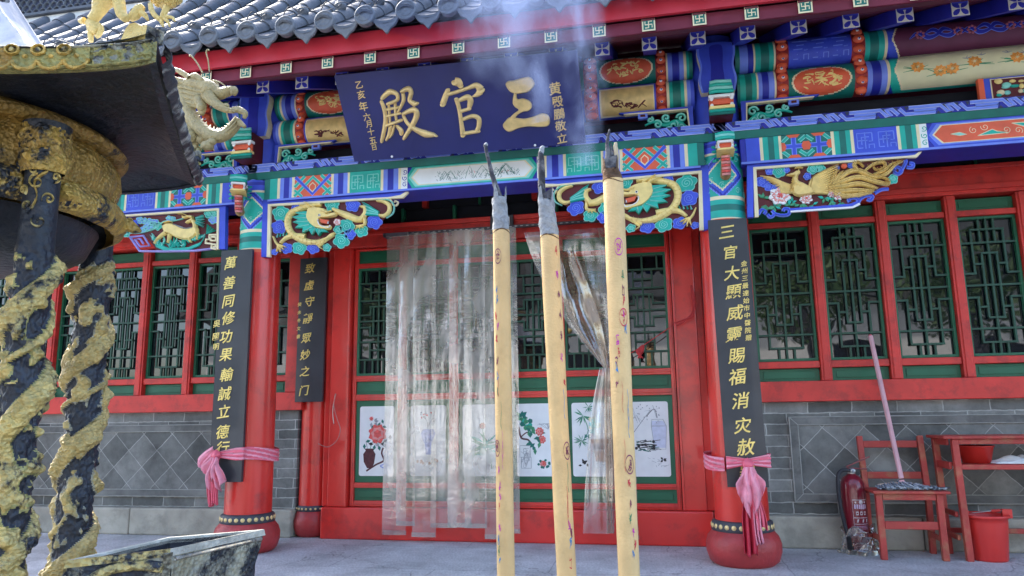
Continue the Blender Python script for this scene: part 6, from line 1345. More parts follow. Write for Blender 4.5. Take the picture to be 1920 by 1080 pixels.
# ---------------------------------------------------------------- giant incense sticks in an iron trough
STK = mat('yellow_incense', (.74, .51, .235), .55, .12, 6, .3, bscale=160, stain=(.58, .38, .17), stain_amt=.5, stain_scale=7)
ASH = mat('grey_ash', (.34, .36, .38), .95, .35, 30, 1.0, bscale=60, stain=(.16, .17, .19), stain_amt=.7, stain_scale=30); CHAR = mat('charred_wood', (.05, .05, .062), .9, .5, 30, 1.0, stain=(.25, .25, .26), stain_amt=.6, stain_scale=25)
SCORCH = mat('scorched_brown', (.13, .07, .035), .85, .4, 30, .8)
def stick(x, Y, r, zt, lean, zash, seed, lab, splinters, marks):
    root = _mk('incense_stick', lab, 'incense stick', 'giant yellow incense sticks')
    root.location = (x, Y, .20); rnd = random.Random(seed)
    def c(z): return (lean*(z-.2), 0.0, z-.2)
    mb = MB(); n = 46; seg = 30; zs = [.2+(zt-.2)*i/n for i in range(n+1)]; v = []
    for z in zs:
        o = c(z)
        for j in range(seg):
            t = 2*math.pi*j/seg; rr = r*(1+.012*math.sin(z*19+j)+.018*math.sin(2*t+z*4+seed)); v.append((o[0]+rr*math.cos(t), o[1]+rr*math.sin(t), o[2]))
    mb.add(v, [(i*seg+j, i*seg+(j+1) % seg, (i+1)*seg+(j+1) % seg, (i+1)*seg+j) for i in range(n) for j in range(seg)], STK, True); mb.add(v[-seg:], [tuple(range(seg))], SCORCH)
    mb.build('incense_body', root)
    def sf(a, b, d): t = a; o = c(b); return (o[0]+(r*1.012+d)*math.sin(t), o[1]-(r*1.012+d)*math.cos(t), o[2])
    mb = MB(); n = 22; v = []
    for i in range(n+1):
        z = zt+(zash-zt)*i/n; o = c(z); k = i/n
        for j in range(seg):
            t = 2*math.pi*j/seg; ragged = .028*(math.sin(t*3+seed)+.6*math.sin(t*7+seed*2)) if i in (n,) else 0
            rr = r*(1.01-.16*k)*(1+.05*math.sin(z*140+t*3)+.04*math.sin(z*61+t*5+seed)+rnd.uniform(-.03, .03)); v.append((o[0]+rr*math.cos(t)-.006*k, o[1]+rr*math.sin(t), o[2]+ragged))
    mb.add(v, [(i*seg+j, i*seg+(j+1) % seg, (i+1)*seg+(j+1) % seg, (i+1)*seg+j) for i in range(n) for j in range(seg)], ASH, True); mb.add(v[-seg:], [tuple(range(seg))], CHAR); mb.build('ash_end', root)
    mb = MB(); mb.tube([sf(t, zt-.006+.006*math.sin(t*2+seed), -.001) for t in [i*.25 for i in range(26)]], .0022, SCORCH, 5)
    for q, w_, m_ in splinters:
        P_ = []
        for (px, py) in q: p = at(px, py, Y); P_.append((p.x-x, 0, p.z-.2))
        P_ = catmull(P_, 4); mb.tube([(a+rnd.uniform(-.0012, .0012), b+rnd.uniform(-.001, .001), d) for a, b, d in P_], [k*.62*Y/F for k in w_], m_, 9)
    mb.build('charred_tip', root)
    mb = MB()
    cols = [mat('mark_red', (.60, .03, .06), .6), mat('mark_magenta', (.60, .02, .42), .6), mat('mark_blue', (.05, .25, .55), .6), mat('mark_green', (.05, .25, .12), .6), mat('mark_plum', (.22, .03, .10), .6)]
    for (py, a, kind) in marks:
        z = at(960, py, Y).z; z = EYE+(z-EYE)*1.0; 
        if kind == 'o':
            m_ = cols[rnd.choice((0, 4, 1))]; mb.rib([(a+.42*math.cos(t), z+.026*math.sin(t)) for t in [i*.33 for i in range(20)]], .0035, sf, 0, .0008, m_, flat=True, cap=False)
            for k in range(5): mb.rib(catmull([(a+rnd.uniform(-.25, .25), z+rnd.uniform(-.018, .018)) for _ in range(3)], 3), .003, sf, 0, .0009, m_, flat=True, cap=False)
        elif kind == 'c':
            m_ = rnd.choice(cols)
            for k in range(4): mb.rib(catmull([(a+rnd.uniform(-.15, .15), z+rnd.uniform(-.016, .016)) for _ in range(3)], 3), .0034, sf, 0, .0009, m_, flat=True, cap=False)
        else:
            m_ = cols[{'m': 1, 'b': 2, 'g': 3, 'r': 0}[kind]]; mb.rib(catmull([(a, z+.04), (a+.08, z+.01), (a-.04, z-.03), (a+.05, z-.05)], 4), [.003, .007, .006, .003], sf, 0, .0009, m_, flat=True)
    mb.build('painted_marks', root)
    return root
def zat(px, py, Y): return at(px, py, Y).z
def mk(seed, ys, side): r_ = random.Random(seed); return [(y+r_.uniform(-6, 6), side+r_.uniform(-.18, .18), 'c') for y in ys]
Y1_ = 2.45
stick(-.534, Y1_, .0292, zat(940, 432, Y1_), -.002, zat(937, 368, Y1_), 1, 'leftmost giant incense stick with a short ash end and a thin charred splinter leaning left',
      [([(937, 372), (925, 335), (916, 300), (910, 272)], [11, 8, 6, 6], CHAR), ([(938, 372), (932, 350)], [10, 3], CHAR), ([(909, 274), (913, 270)], [7, 6], ASH)],
      [(482, -.25, 'o')]+mk(3, [545, 565, 590, 620, 640, 670, 700], -.45)+[(715, -.4, 'r'), (735, -.5, 'c'), (775, -.1, 'g'), (830, .0, 'm'), (850, .02, 'm'), (840, -.7, 'o')]+mk(5, [880, 905, 925, 950, 980, 1005, 1030, 1050], -.5))
Y2_ = 2.30
stick(-.310, Y2_, .0300, zat(1033, 442, Y2_), -.027, zat(1029, 372, Y2_), 2, 'middle giant incense stick with a thick black charred stub beside its ash',
      [([(1020, 455), (1018, 400), (1016, 350), (1015, 310), (1014, 285)], [8, 11, 12, 11, 8], CHAR), ([(1014, 288), (1017, 278), (1020, 275)], [9, 8, 4], ASH)],
      mk(7, [480, 520, 560, 600, 640, 680, 720], .95)+[(756, .8, 'b'), (845, .9, 'o'), (890, .8, 'g'), (935, .6, 'r'), (950, .6, 'r')]+mk(9, [980, 1000, 1020, 1045], .75))
Y3_ = 2.20
stick(-.123, Y3_, .0310, zat(1147, 338, Y3_), -.001, zat(1150, 318, Y3_), 3, 'rightmost and tallest giant incense stick with a scorched top and two charred prongs',
      [([(1142, 325), (1141, 300), (1139, 270), (1143, 243)], [12, 11, 6, 3], CHAR), ([(1146, 325), (1149, 300), (1146, 268)], [9, 7, 2], CHAR), ([(1156, 325), (1156, 300), (1155, 282), (1154, 268)], [8, 8, 8, 5], mat('pale_splinter', (.55, .45, .30), .9, .3, 30)), ([(1138, 340), (1134, 330)], [5, 3], SCORCH)],
      [(478, .35, 'o')]+mk(11, [530, 550, 575, 600, 625], .6)+[(605, .55, 'o')]+mk(13, [650, 665, 690, 700, 720], -.2)+[(745, .1, 'r'), (760, .6, 'b'), (790, .6, 'b'), (870, .55, 'o'), (850, .1, 'r')]+mk(15, [900, 940, 960, 985, 1010, 1035], .6))
for o in list(C.objects):
    if o.name.startswith('ash_end') and o.parent and o.parent.location.x > -.2: o.data.materials[0] = SCORCH
def smoke(name, lab, base, top_, r0, r1, amp, dens, seed, noise_scale=9):
    m = bpy.data.materials.new('incense_smoke'); m.use_nodes = True; n = m.node_tree.nodes; l = m.node_tree.links; n.remove(n['Principled BSDF']); o = n['Material Output']
    pv = n.new('ShaderNodeVolumePrincipled'); pv.inputs['Color'].default_value = (.46, .60, 1.0, 1); pv.inputs['Anisotropy'].default_value = 0.0
    H = (Vector(top_)-Vector(base)).length
    def M_(op, a, b=None, c=None):
        q = n.new('ShaderNodeMath'); q.operation = op
        for i, v in enumerate((a, b, c)):
            if v is None: continue
            if isinstance(v, (int, float)): q.inputs[i].default_value = v
            else: l.new(v, q.inputs[i])
        return q.outputs[0]
    tc = n.new('ShaderNodeTexCoord'); sx = n.new('ShaderNodeSeparateXYZ'); l.new(tc.outputs['Object'], sx.inputs[0])
    z = M_('DIVIDE', sx.outputs[2], H)
    # warp: slow noise that bends the column
    mpw = n.new('ShaderNodeMapping'); mpw.inputs['Location'].default_value = (seed, seed*2, seed*3); mpw.inputs['Scale'].default_value = (1, 1, .8); l.new(tc.outputs['Object'], mpw.inputs[0])
    nw = n.new('ShaderNodeTexNoise'); nw.inputs['Scale'].default_value = 4.5; nw.inputs['Detail'].default_value = 3; l.new(mpw.outputs[0], nw.inputs['Vector'])
    sw = n.new('ShaderNodeSeparateColor'); l.new(nw.outputs['Color'], sw.inputs[0])
    ax = M_('MULTIPLY', M_('SUBTRACT', sw.outputs[0], .5), M_('MULTIPLY_ADD', z, amp, amp*.25)); ay = M_('MULTIPLY', M_('SUBTRACT', sw.outputs[1], .5), amp)
    x = M_('ADD', sx.outputs[0], ax); y = M_('ADD', sx.outputs[1], ay)
    d = M_('SQRT', M_('ADD', M_('MULTIPLY', x, x), M_('MULTIPLY', y, y)))
    rad = M_('MULTIPLY_ADD', z, r1-r0, r0)
    f = M_('POWER', M_('MAXIMUM', M_('SUBTRACT', 1.0, M_('DIVIDE', d, rad)), 0.0), 1.4)
    mp = n.new('ShaderNodeMapping'); mp.inputs['Location'].default_value = (seed*3, seed, 0); mp.inputs['Scale'].default_value = (1, 1, .38); l.new(tc.outputs['Object'], mp.inputs[0])
    nz = n.new('ShaderNodeTexNoise'); nz.inputs['Scale'].default_value = noise_scale; nz.inputs['Detail'].default_value = 4; nz.inputs['Roughness'].default_value = .6; nz.inputs['Distortion'].default_value = 1.6; l.new(mp.outputs[0], nz.inputs['Vector'])
    mr = n.new('ShaderNodeMapRange'); mr.inputs[1].default_value = .46; mr.inputs[2].default_value = .70; mr.inputs[3].default_value = 0.04; mr.inputs[4].default_value = 1.0; l.new(nz.outputs['Fac'], mr.inputs[0])
    fade = M_('MULTIPLY', M_('MINIMUM', M_('MULTIPLY', z, 14.0), 1.0), M_('MINIMUM', M_('MULTIPLY', M_('SUBTRACT', 1.0, z), 5.0), 1.0))
    thin = M_('DIVIDE', 1.0, M_('MULTIPLY_ADD', z, 3.0, .35))
    l.new(M_('MULTIPLY', M_('MULTIPLY', M_('MULTIPLY', f, mr.outputs[0]), M_('MULTIPLY', fade, thin)), dens), pv.inputs['Density']); l.new(pv.outputs[0], o.inputs['Volume'])
    mb = MB(); mb.lathe([(r0*1.05+amp*.2, 0), (r1*1.05+amp*.55, H)], (0, 0, 0), m, 20)
    ob_ = tag(mb.build(name), lab, 'smoke', None, 'stuff'); ob_.location = base; ob_.rotation_euler = (Vector(top_)-Vector(base)).to_track_quat('Z', 'Y').to_euler()
smoke('smoke', 'bluish smoke wisps drifting up over the right end of the name board', tuple(at(1094, 330, 2.38)), tuple(at(1070, -150, 2.30)), .035, .26, .50, 24, 1.7, 8)
smoke('smoke', 'faint bluish smoke veil in front of the middle of the name board', tuple(at(1015, 268, 2.36)), tuple(at(915, -150, 2.5)), .03, .42, .50, 15, 4.1, 5)
# trough that holds the sticks (below the picture)
tr = _mk('incense_trough', 'black iron trough filled with ash holding the giant incense sticks', 'incense burner', None)
mb = MB(); mb.box(-.95, .25, 2.0, 2.03, -.22, .21, IRON); mb.box(-.95, .25, 2.67, 2.70, -.22, .21, IRON); mb.box(-.95, -.92, 2.03, 2.67, -.22, .21, IRON); mb.box(.22, .25, 2.03, 2.67, -.22, .21, IRON); mb.box(-.92, .22, 2.03, 2.67, -.22, -.19, IRON); mb.build('trough_body', tr, bevel=.006)
mb = MB(); mb.grid(lambda u, v: (-.919+1.138*u, 2.031+.638*v, .185+.02*math.sin(u*23)*math.sin(v*17)), 30, 20, ASH); mb.build('ash_bed', tr)
for x in (-.9, .2):
    for y in (2.05, 2.65): mb = MB(); mb.beam((x, y, -.595), (x, y, -.221), .05, .05, IRON, (0, 1, 0)); mb.build('leg', tr)

from mathutils import noise as NZ
def relief(mb, cx_, cy_, z0, z1, na, nb, rf, mf):      # surface of revolution with cast relief: rf(theta,z)->(radius, height)
    v = []; hs = []
    for j in range(nb+1):
        z = z0+(z1-z0)*j/nb; row = []
        for i in range(na):
            t = 2*math.pi*i/na; r_, h = rf(t, z); v.append((cx_+r_*math.cos(t), cy_+r_*math.sin(t), z)); row.append(h)
        hs.append(row)
    f = []; ms = []
    for j in range(nb):
        for i in range(na):
            k = (i+1) % na; f.append((j*na+i, j*na+k, (j+1)*na+k, (j+1)*na+i)); ms.append(mf(hs[j][i], i, j))
    mb.add(v, f, ms, True)
# ---------------------------------------------------------------- iron pagoda burner at the left
PC = Vector((-1.95, 1.65, 0))
pg = _mk('pagoda_burner', 'black iron pagoda-shaped incense burner with worn gold paint and coiled dragon columns', 'incense burner', None)
A_ = Vector((-1.118, 1.372, 1.700)); B_ = Vector((-1.735, 2.40, 1.779)); Dd = Vector((-2.18, .84, 1.70)); E_ = Vector((-2.75, 1.90, 1.75))
cor = [A_, B_, E_, Dd]
sag = [0.045, 0.075, .06, .06]
def eave(i, t):
    p = cor[i % 4]*(1-t)+cor[(i+1) % 4]*t; return p-Vector((0, 0, sag[i % 4]*(1-(2*t-1)**2)**.8 if 0 < t < 1 else 0))
sag = [.03, .06, .06, .07]
mb = MB(); nseg = 24
def under(i, t, k): e = eave(i, t)-Vector((0, 0, .036)); c = Vector((PC.x, PC.y, 1.668)); d = (e-c); d.z = 0; q = c+d.normalized()*.36; return e*(1-k)+q*k+Vector((0, 0, .03*math.sin(k*math.pi)))
def top(i, t, k):
    e = eave(i, t); c = Vector((PC.x, PC.y, 0)); d = Vector((e.x-c.x, e.y-c.y, 0)); R_ = d.length; r_ = R_*(1-k)+.07*k; cr = (2*abs(t-.5))**3*.03
    z = e.z+.012+cr*(1-k)+.08*k+.62*max(0, k-.35)**1.7; return c+d.normalized()*r_+Vector((0, 0, z))
for i in range(4):
    mb.grid(lambda u, v: tuple(under(i, u, v)), nseg, 10, IRON)
roof_u = mb.build('roof_underside', pg, weld=True)
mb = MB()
for i in range(4): mb.grid(lambda u, v: tuple(top(i, u, v)), nseg, 16, mat('skylit_dusty_iron', (.40, .43, .50), .6, .25, 6, .5))  # pale blue-grey paints sky light onto the dusty iron roof top
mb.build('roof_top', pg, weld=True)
mb = MB()
for i in range(4):
    n = 40
    for k in range(n):
        a, b = eave(i, k/n), eave(i, (k+1)/n); d = Vector((0, 0, .038)); u = Vector((0, 0, .013)); o = ((a+b)/2-PC); o.z = 0; o.normalize(); 
        w_ = o*.012
        mb.add([a-d+w_, b-d+w_, b+u+w_, a+u+w_, a-d-w_, b-d-w_, b+u-w_, a+u-w_], [(0, 1, 2, 3), (4, 5, 6, 7), (0, 1, 5, 4), (3, 2, 6, 7)], GI_OLIVE if (i == 3 or i == 2) else GI_GREY if (k+i) % 3 == 5 else IRON)
mb.build('eave_band', pg)
mb = MB(); rnd = random.Random(21)
TE = (cor[0]-cor[3]); TEn = TE.normalized(); OE = Vector((TE.y, -TE.x, 0)).normalized(); OE = OE if (cor[0]-PC).dot(OE) > 0 else -OE
def efr(a, b, c):
    t = max(0, min(1, a/TE.length)); e = eave(3, t); return tuple(e+OE*(.013+c)+Vector((0, 0, b)))
n = int(TE.length*.90/.050)
for k in range(n):
    a0_ = .012+.050*k; P_ = [(a0_, .010), (a0_+.05, .010), (a0_+.05, -.022)]+[(a0_+.025+.025*math.cos(math.pi*j/8), -.022-.020*math.sin(math.pi*j/8)) for j in range(1, 8)]+[(a0_, -.022)]
    mb.poly(P_, efr, 0, .004, GI_DARK if k % 5 == 2 else GI_OLIVE)
    mb.rib([(a0_+.025+.024*math.cos(math.pi*j/10), -.020-.019*math.sin(math.pi*j/10)) for j in range(11)], .009, efr, .003, .007, GI_MID)
    mb.rib([(a0_+.013*math.cos(j*.7), .004+.011*math.sin(j*.7)) for j in range(10)], .006, efr, .006, .008, GI_MID, cap=False); mb.ball(efr(a0_, .004, .009), (.006, .006, .006), GI_BRIGHT, 8, 6)
    mb.ball(efr(a0_+.025, -.010, .006), (.006, .005, .005), GI_MID, 8, 5)
mb.rib([(TE.length*t, -.034) for t in [i/30 for i in range(31)]], .006, efr, 0, .008, GI_OLIVE, cap=False)
mb.grid(lambda u, v: efr(TE.length*(.90+.10*u), -.036+.048*v, .002+.010*max(0, NZ.noise(Vector((u*5, v*3, 3))))+.004*NZ.noise(Vector((u*21, v*9, 1)))), 60, 16, lambda u, v: GI_OLIVE if NZ.noise(Vector((u*6, v*4, 7))) > -.1 else GI_GREY)
mb.rib([(TE.length*t, .012) for t in [i/30 for i in range(31)]], .006, efr, .002, .006, GI_GREY, cap=False)
EB = Vector(tuple(cor[1]-cor[0])); EBn = Vector((EB.y, -EB.x, 0)).normalized(); EBn = EBn if (cor[0]-PC).dot(EBn) > 0 else -EBn
def sfr(a, b, c): e = eave(0, max(0, min(1, a))); return tuple(e+EBn*(.013+c)+Vector((0, 0, b)))
WI = mat('worn_iron_highlights', (.035, .04, .055), .5, .4, 8, .9, stain=(.50, .52, .50), stain_amt=.9, stain_scale=16)  # white patches put worn edges and highlights into the colour
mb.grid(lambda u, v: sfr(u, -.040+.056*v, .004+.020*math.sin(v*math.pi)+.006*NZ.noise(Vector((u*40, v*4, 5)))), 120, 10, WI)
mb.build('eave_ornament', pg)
# drum, arcade ring, inner hearth
mb = MB(); mb.lathe([(.36, 1.665), (.41, 1.662), (.425, 1.645), (.415, 1.63), (.395, 1.625)], PC, GI_DARK, 64)
v = []; seg = 144
for z, rr in ((1.626, .385), (1.60, .405), (1.55, .412), (1.49, .39)):
    for j in range(seg): t = 2*math.pi*j/seg; r_ = rr-.020*(1-abs(math.sin(t*12))**.35); v.append((PC.x+r_*math.cos(t), PC.y+r_*math.sin(t), z))
mb.add(v, [(i*seg+j, i*seg+(j+1) % seg, (i+1)*seg+(j+1) % seg, (i+1)*seg+j) for i in range(3) for j in range(seg)], GI_DARK, True)
mb.lathe([(.30, 1.70), (.36, 1.66), (.36, 1.62)], PC, IRON, 48); mb.build('fluted_drum', pg)
mb = MB(); relief(mb, PC.x, PC.y, 1.405, 1.495, 240, 16, lambda t, z: (lambda h: (.40+.034*max(0, math.sin((z-1.405)/.09*math.pi))**.5+h, h))(.006*NZ.noise(Vector((math.cos(t)*7, math.sin(t)*7, z*20)))+.004*NZ.noise(Vector((math.cos(t)*30, math.sin(t)*30, z*60)))), lambda h, i, j: GI_MID if h > -.002 else GI_DARK); mb.lathe([(.36, 1.41), (.33, 1.34), (.27, 1.30), (0, 1.29)], PC, IRON, 48)
mb.build('arcade_ring', pg)
for k in range(8):
    t = R(-20+45*k+10); o = Vector((math.cos(t), math.sin(t), 0)); p = Vector((PC.x, PC.y, 1.44))+o*.41; mb = MB(); mb.tube([tuple(p), tuple(p+o*.03+Vector((0, 0, .006))), tuple(p+o*.05+Vector((0, 0, -.008))), tuple(p+o*.065+Vector((0, 0, -.012)))], [.022, .022, .014, .004], GI_MID, 12); mb.ball(tuple(p+o*.03+Vector((0, 0, .02))), .010, GI_BRIGHT, 10, 6); mb.build('beast_head_bracket', pg)
def dragon_column(cx_, cy_, r, z0, z1, ph, seed, br, dk, facing, hi=True):
    mb = MB(); mb.lathe([(r*1.35, z0), (r*1.2, z0+.05), (r*.9, z0+.08), (r*.9, z1-.06), (r*1.25, z1-.03), (r*1.4, z1)], (cx_, cy_, 0), IRON, 24); col = mb.build('column', pg)
    pit = .30; so = seed*3.1
    def rf(t, z):
        P_ = Vector((math.cos(t)*r*1.3, math.sin(t)*r*1.3, z))
        wv = .55*math.sin(z*6+seed)+.25*math.sin(z*15+seed*2)
        tc_ = ph+2*math.pi*z/pit+wv; d = (t-tc_+math.pi) % (2*math.pi)-math.pi
        hw = .80+.15*math.sin(z*9+seed); c = 0
        if abs(d) < hw: c = .022*(1-(d/hw)**2)**.75
        sc = 0
        if c > .012: sc = .0060*abs(math.sin((d*5.5)+z*150))*abs(math.sin(z*150-d*5.5))
        n1 = NZ.noise(P_*17+Vector((so, 0, 0))); n2 = NZ.noise(P_*38+Vector((0, so, 0))); n3 = NZ.noise(P_*95+Vector((0, 0, so)))
        bl = max(0, n1-.02)*.036+max(0, n2)*.022*(1 if n1 > -.15 else .2)
        limb = 0
        d2 = (t-(tc_+2.6+.6*math.sin(z*21+seed))+math.pi) % (2*math.pi)-math.pi
        if abs(d2) < .42 and math.sin(z*13+seed*1.7) > -.1: limb = .016*(1-(d2/.42)**2)**.75
        h = max(c, bl, limb)+.35*min(c, bl)+sc
        e = min(1, max(0, (z-z0-.06)/.05), max(0, (z1-(.30 if r < .045 else .12)-z)/.06)); 
        return r+(h+n3*.0045)*e, h*e
    def mf(h, i, j): return br if h > .0085 else (dk if h > .0055 else IRON)
    mb = MB(); na, nb = (130, int((z1-z0)/.0045)) if hi else (40, 90); relief(mb, cx_, cy_, z0+.05, z1-.02, na, nb, rf, mf); mb.build('coiled_dragon', col)
cang = [(-1.52, 1.505), (-1.85, 2.075), (-2.38, 1.79), (-2.05, 1.22)]
for k, (x, y) in enumerate(cang): dragon_column(x, y, .040 if k != 1 else .048, -.12, 1.60 if k == 0 else 1.52, (0.4, 2.2, 1, 3)[k], 30+k, (GI_BRIGHT, GI_PALE, GI_MID, GI_MID)[k], (GI_OLIVE, GI_GREY, GI_GREY, GI_DARK)[k], -1.2, k < 2)
mb = MB(); mb.lathe([(.75, -.595), (.75, -.42), (.66, -.40), (.66, -.22), (.70, -.20), (.70, -.125), (0, -.12)], PC, GI_GREY, 8, 'Z', False, R(25)); mb.build('pedestal', pg)
mb = MB(); fcol = lambda a, b, c: (-1.52+(.0385+c)*math.sin(a), 1.505-(.0385+c)*math.cos(a), b)
for a_, z_, r_, g_ in ((.5, 1.44, .020, 1), (1.2, 1.40, .016, -1), (.1, 1.38, .016, -1), (.8, 1.34, .018, 1), (.3, 1.47, .012, 1), (1.5, 1.46, .014, 1), (-.3, 1.42, .014, 1)): swirl(mb, fcol, a_, z_, r_, GI_BRIGHT, .007, 1.3, .008, a_*3, g_, .0, 24); 
mb.rib(catmull([(.2, 1.36), (.6, 1.40), (.4, 1.44), (1.0, 1.47)], 5), .012, lambda a, b, c: fcol(a, b, c), 0, .010, GI_MID)
mb.build('gilt_swirls', pg)
mb = MB(); relief(mb, -1.52, 1.505, 1.47, 1.60, 90, 40, lambda t, z: (lambda h: (.044+.012*max(0, math.sin((z-1.47)/.13*math.pi))**.6+h, h))(.016*max(0, NZ.noise(Vector((math.cos(t)*1.6, math.sin(t)*1.6, z*22))))+.006*NZ.noise(Vector((math.cos(t)*6, math.sin(t)*6, z*90)))), lambda h, i, j: GI_MID if h > .001 else GI_DARK); mb.build('capital', pg)
# side dragon on the far corner of the roof
GD = mat('pale_gold_dragon', (.36, .29, .13), .45, .3, 25, 1.0, bscale=90, stain=(.20, .17, .10), stain_amt=.5, stain_scale=25)
Ys = 2.34
def S3(l, dy=0.0): return [tuple(at(300+a/4.32, 90+b/4.32, Ys+dy)) for a, b in l]
k_ = 2.75/F/4.32
mb = MB(); body = catmull(S3([(130, 640), (95, 560), (70, 470), (75, 370), (115, 320), (165, 340), (195, 420), (230, 510), (270, 590), (330, 655), (410, 705), (490, 715), (560, 680), (610, 630), (650, 580)]), 6)
mb.tube(body, [x*k_ for x in (50, 42, 38, 38, 40, 46, 52, 58, 62, 60, 58, 52, 46, 40, 30)], GD, 14)
for i in range(0, len(body)-1):
    p = Vector(body[i]); d = (Vector(body[i+1])-p).normalized(); nn = Vector((-d.z, 0, d.x))
    for s in (-.8, -.3, .3, .8): mb.ball(tuple(p+nn*(s*40*k_)+Vector((0, -(1-s*s)**.5*44*k_, 0))), (9*k_, 7*k_, 9*k_), GD, 6, 4)
for i in range(4, len(body)-8, 3):
    p = Vector(body[i]); d = (Vector(body[i+1])-p).normalized(); nn = Vector((d.z, 0, -d.x)); mb.tube([tuple(p+nn*(-44*k_)), tuple(p+nn*(-78*k_)-d*14*k_)], [14*k_, 2*k_], GD, 6)
sd = mb.build('corner_dragon', pg)
mb = MB()
mb.tube(catmull(S3([(200, 300), (300, 290), (400, 330), (470, 370), (540, 355), (590, 340)]), 5), [x*k_ for x in (46, 62, 70, 52, 42, 34)], GD, 14)
for q, w_ in (([(590, 330), (600, 350), (590, 380)], (30, 34, 20)), ([(380, 380), (440, 440), (500, 480), (540, 500), (600, 510)], (60, 44, 34, 26, 20)), ([(300, 400), (340, 470), (330, 540)], (40, 40, 24)), ([(500, 470), (540, 465), (550, 480)], (16, 20, 12)), ([(590, 500), (640, 500), (690, 530), (680, 570)], (24, 28, 24, 14)), ([(640, 600), (690, 640)], (26, 14)), ([(240, 240), (160, 190), (100, 165)], (24, 22, 12)), ([(260, 235), (290, 230), (350, 270)], (26, 30, 20))): mb.tube(catmull(S3(q, -.02), 4), [x*k_ for x in w_], GD, 10)
for q in ([(345, 200), (300, 120), (250, 60), (240, 70)], [(400, 190), (390, 100), (375, 40), (385, 12), (398, 20)], [(420, 260), (480, 275), (530, 310), (560, 330)], [(480, 330), (470, 290), (440, 265)], [(500, 480), (560, 490), (610, 520)]): mb.tube(catmull(S3(q, -.03), 5), 6*k_, GD, 6)
e = S3([(415, 480)], -.05)[0]; mb.ball(e, 12*k_, INK, 8, 6); e = S3([(330, 480)], -.03)[0]; mb.ball(e, 34*k_, GD, 12, 8)
mb.build('dragon_head', sd)
mb = MB(); rnd = random.Random(4)
for k in range(22):
    y0 = 255+k*9; mb.tube(catmull(S3([(430-k*4, 330+k*4), (300, y0+30), (180, y0), (60+rnd.uniform(0, 60), y0-10+rnd.uniform(-20, 20))], -.012-.002*(k % 4)), 4), [x*k_ for x in (16, 15, 11, 4)], GD, 6)
mb.build('mane', sd)
mb = MB()
for cx_, cy_, r_ in ((210, 720, 90), (170, 700, 60), (260, 770, 60), (380, 790, 52), (420, 760, 40), (330, 740, 46), (220, 640, 50), (130, 590, 44), (400, 800, 40), (250, 660, 46)): mb.ball(S3([(cx_, cy_)], rnd.uniform(-.02, .02))[0], (r_*k_, r_*k_*.8, r_*k_*.8), GD, 12, 8)
for k in range(60): mb.ball(S3([(rnd.uniform(200, 320), rnd.uniform(800, 1040))], rnd.uniform(-.03, .03))[0], rnd.uniform(10, 26)*k_, rnd.choice((GI_GREY, GI_OLIVE, IRON, GD)), 8, 5)
mb.build('paw', sd)
# beast standing on the near corner
GB = mat('bright_gold_beast', (.74, .56, .20), .5, .15, 25, .9, bscale=110)
Yt = 1.37
def U3(l, dy=0.0): return [tuple(at(140+a/8.73, b/8.73, Yt+dy)) for a, b in l]
k2 = 1.62/F/8.73
mb = MB()
for q, w_ in (([(560, -260), (520, -80), (440, 60), (370, 220), (280, 330)], (260, 240, 170, 110, 100)), ([(700, -60), (740, 120), (770, 230), (850, 320)], (130, 110, 100, 70)), ([(160, 340), (100, 345), (70, 330)], (70, 50, 24)), ([(250, 360), (330, 470), (380, 520)], (100, 110, 80)), ([(250, 380), (260, 520), (265, 680)], (80, 60, 45)), ([(360, 400), (430, 460), (400, 560), (350, 610)], (60, 56, 50, 34))): mb.tube(catmull(U3(q, -.01), 5), [x*k2*.9 for x in w_], GB, 16)
mb.ball(U3([(1480, -230)], .03)[0], (360*k2, 320*k2, 390*k2), GB, 28, 18)
for q, w_ in (([(1240, 60), (1260, 170), (1330, 270), (1400, 320)], (40, 44, 44, 40)), ([(1520, 100), (1460, 220), (1430, 300)], (60, 50, 44)), ([(1400, 300), (1430, 380), (1450, 440)], (40, 34, 14)), ([(1450, 290), (1520, 350), (1560, 440)], (38, 30, 12)), ([(1480, 270), (1600, 290), (1640, 350)], (36, 28, 12)), ([(900, 300), (980, 250), (1060, 150), (1120, 90)], (60, 90, 90, 50)), ([(1060, 190), (1150, 250), (1200, 330)], (60, 44, 20))): mb.tube(catmull(U3(q, .0), 5), [x*k2 for x in w_], GB, 12)
cb_ = mb.build('corner_beast', pg)
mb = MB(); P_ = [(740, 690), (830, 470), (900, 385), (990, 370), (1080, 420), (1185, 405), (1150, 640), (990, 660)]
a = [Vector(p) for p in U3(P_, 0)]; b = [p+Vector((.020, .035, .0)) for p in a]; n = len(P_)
mb.add(a, [tuple(range(n))], GB); mb.add(a+b, [(i, (i+1) % n, n+(i+1) % n, n+i) for i in range(n)], GI_GREY); mb.add(b, [tuple(range(n))], GI_GREY); mb.build('mounting_block', cb_, bevel=.003)  # bright front and grey sides paint sunlit and shaded faces into the block
mb = MB(); rnd = random.Random(5)
for k in range(380):
    t = rnd.uniform(0, math.pi*2); ph = rnd.uniform(.9, 2.9); o = Vector(U3([(1480, -230)], .03)[0]); mb.ball(tuple(o+Vector((360*k2*math.sin(ph)*math.cos(t), 320*k2*math.sin(ph)*math.sin(t), 390*k2*math.cos(ph)))), 18*k2, GB, 6, 4)
mb.build('scales', cb_)

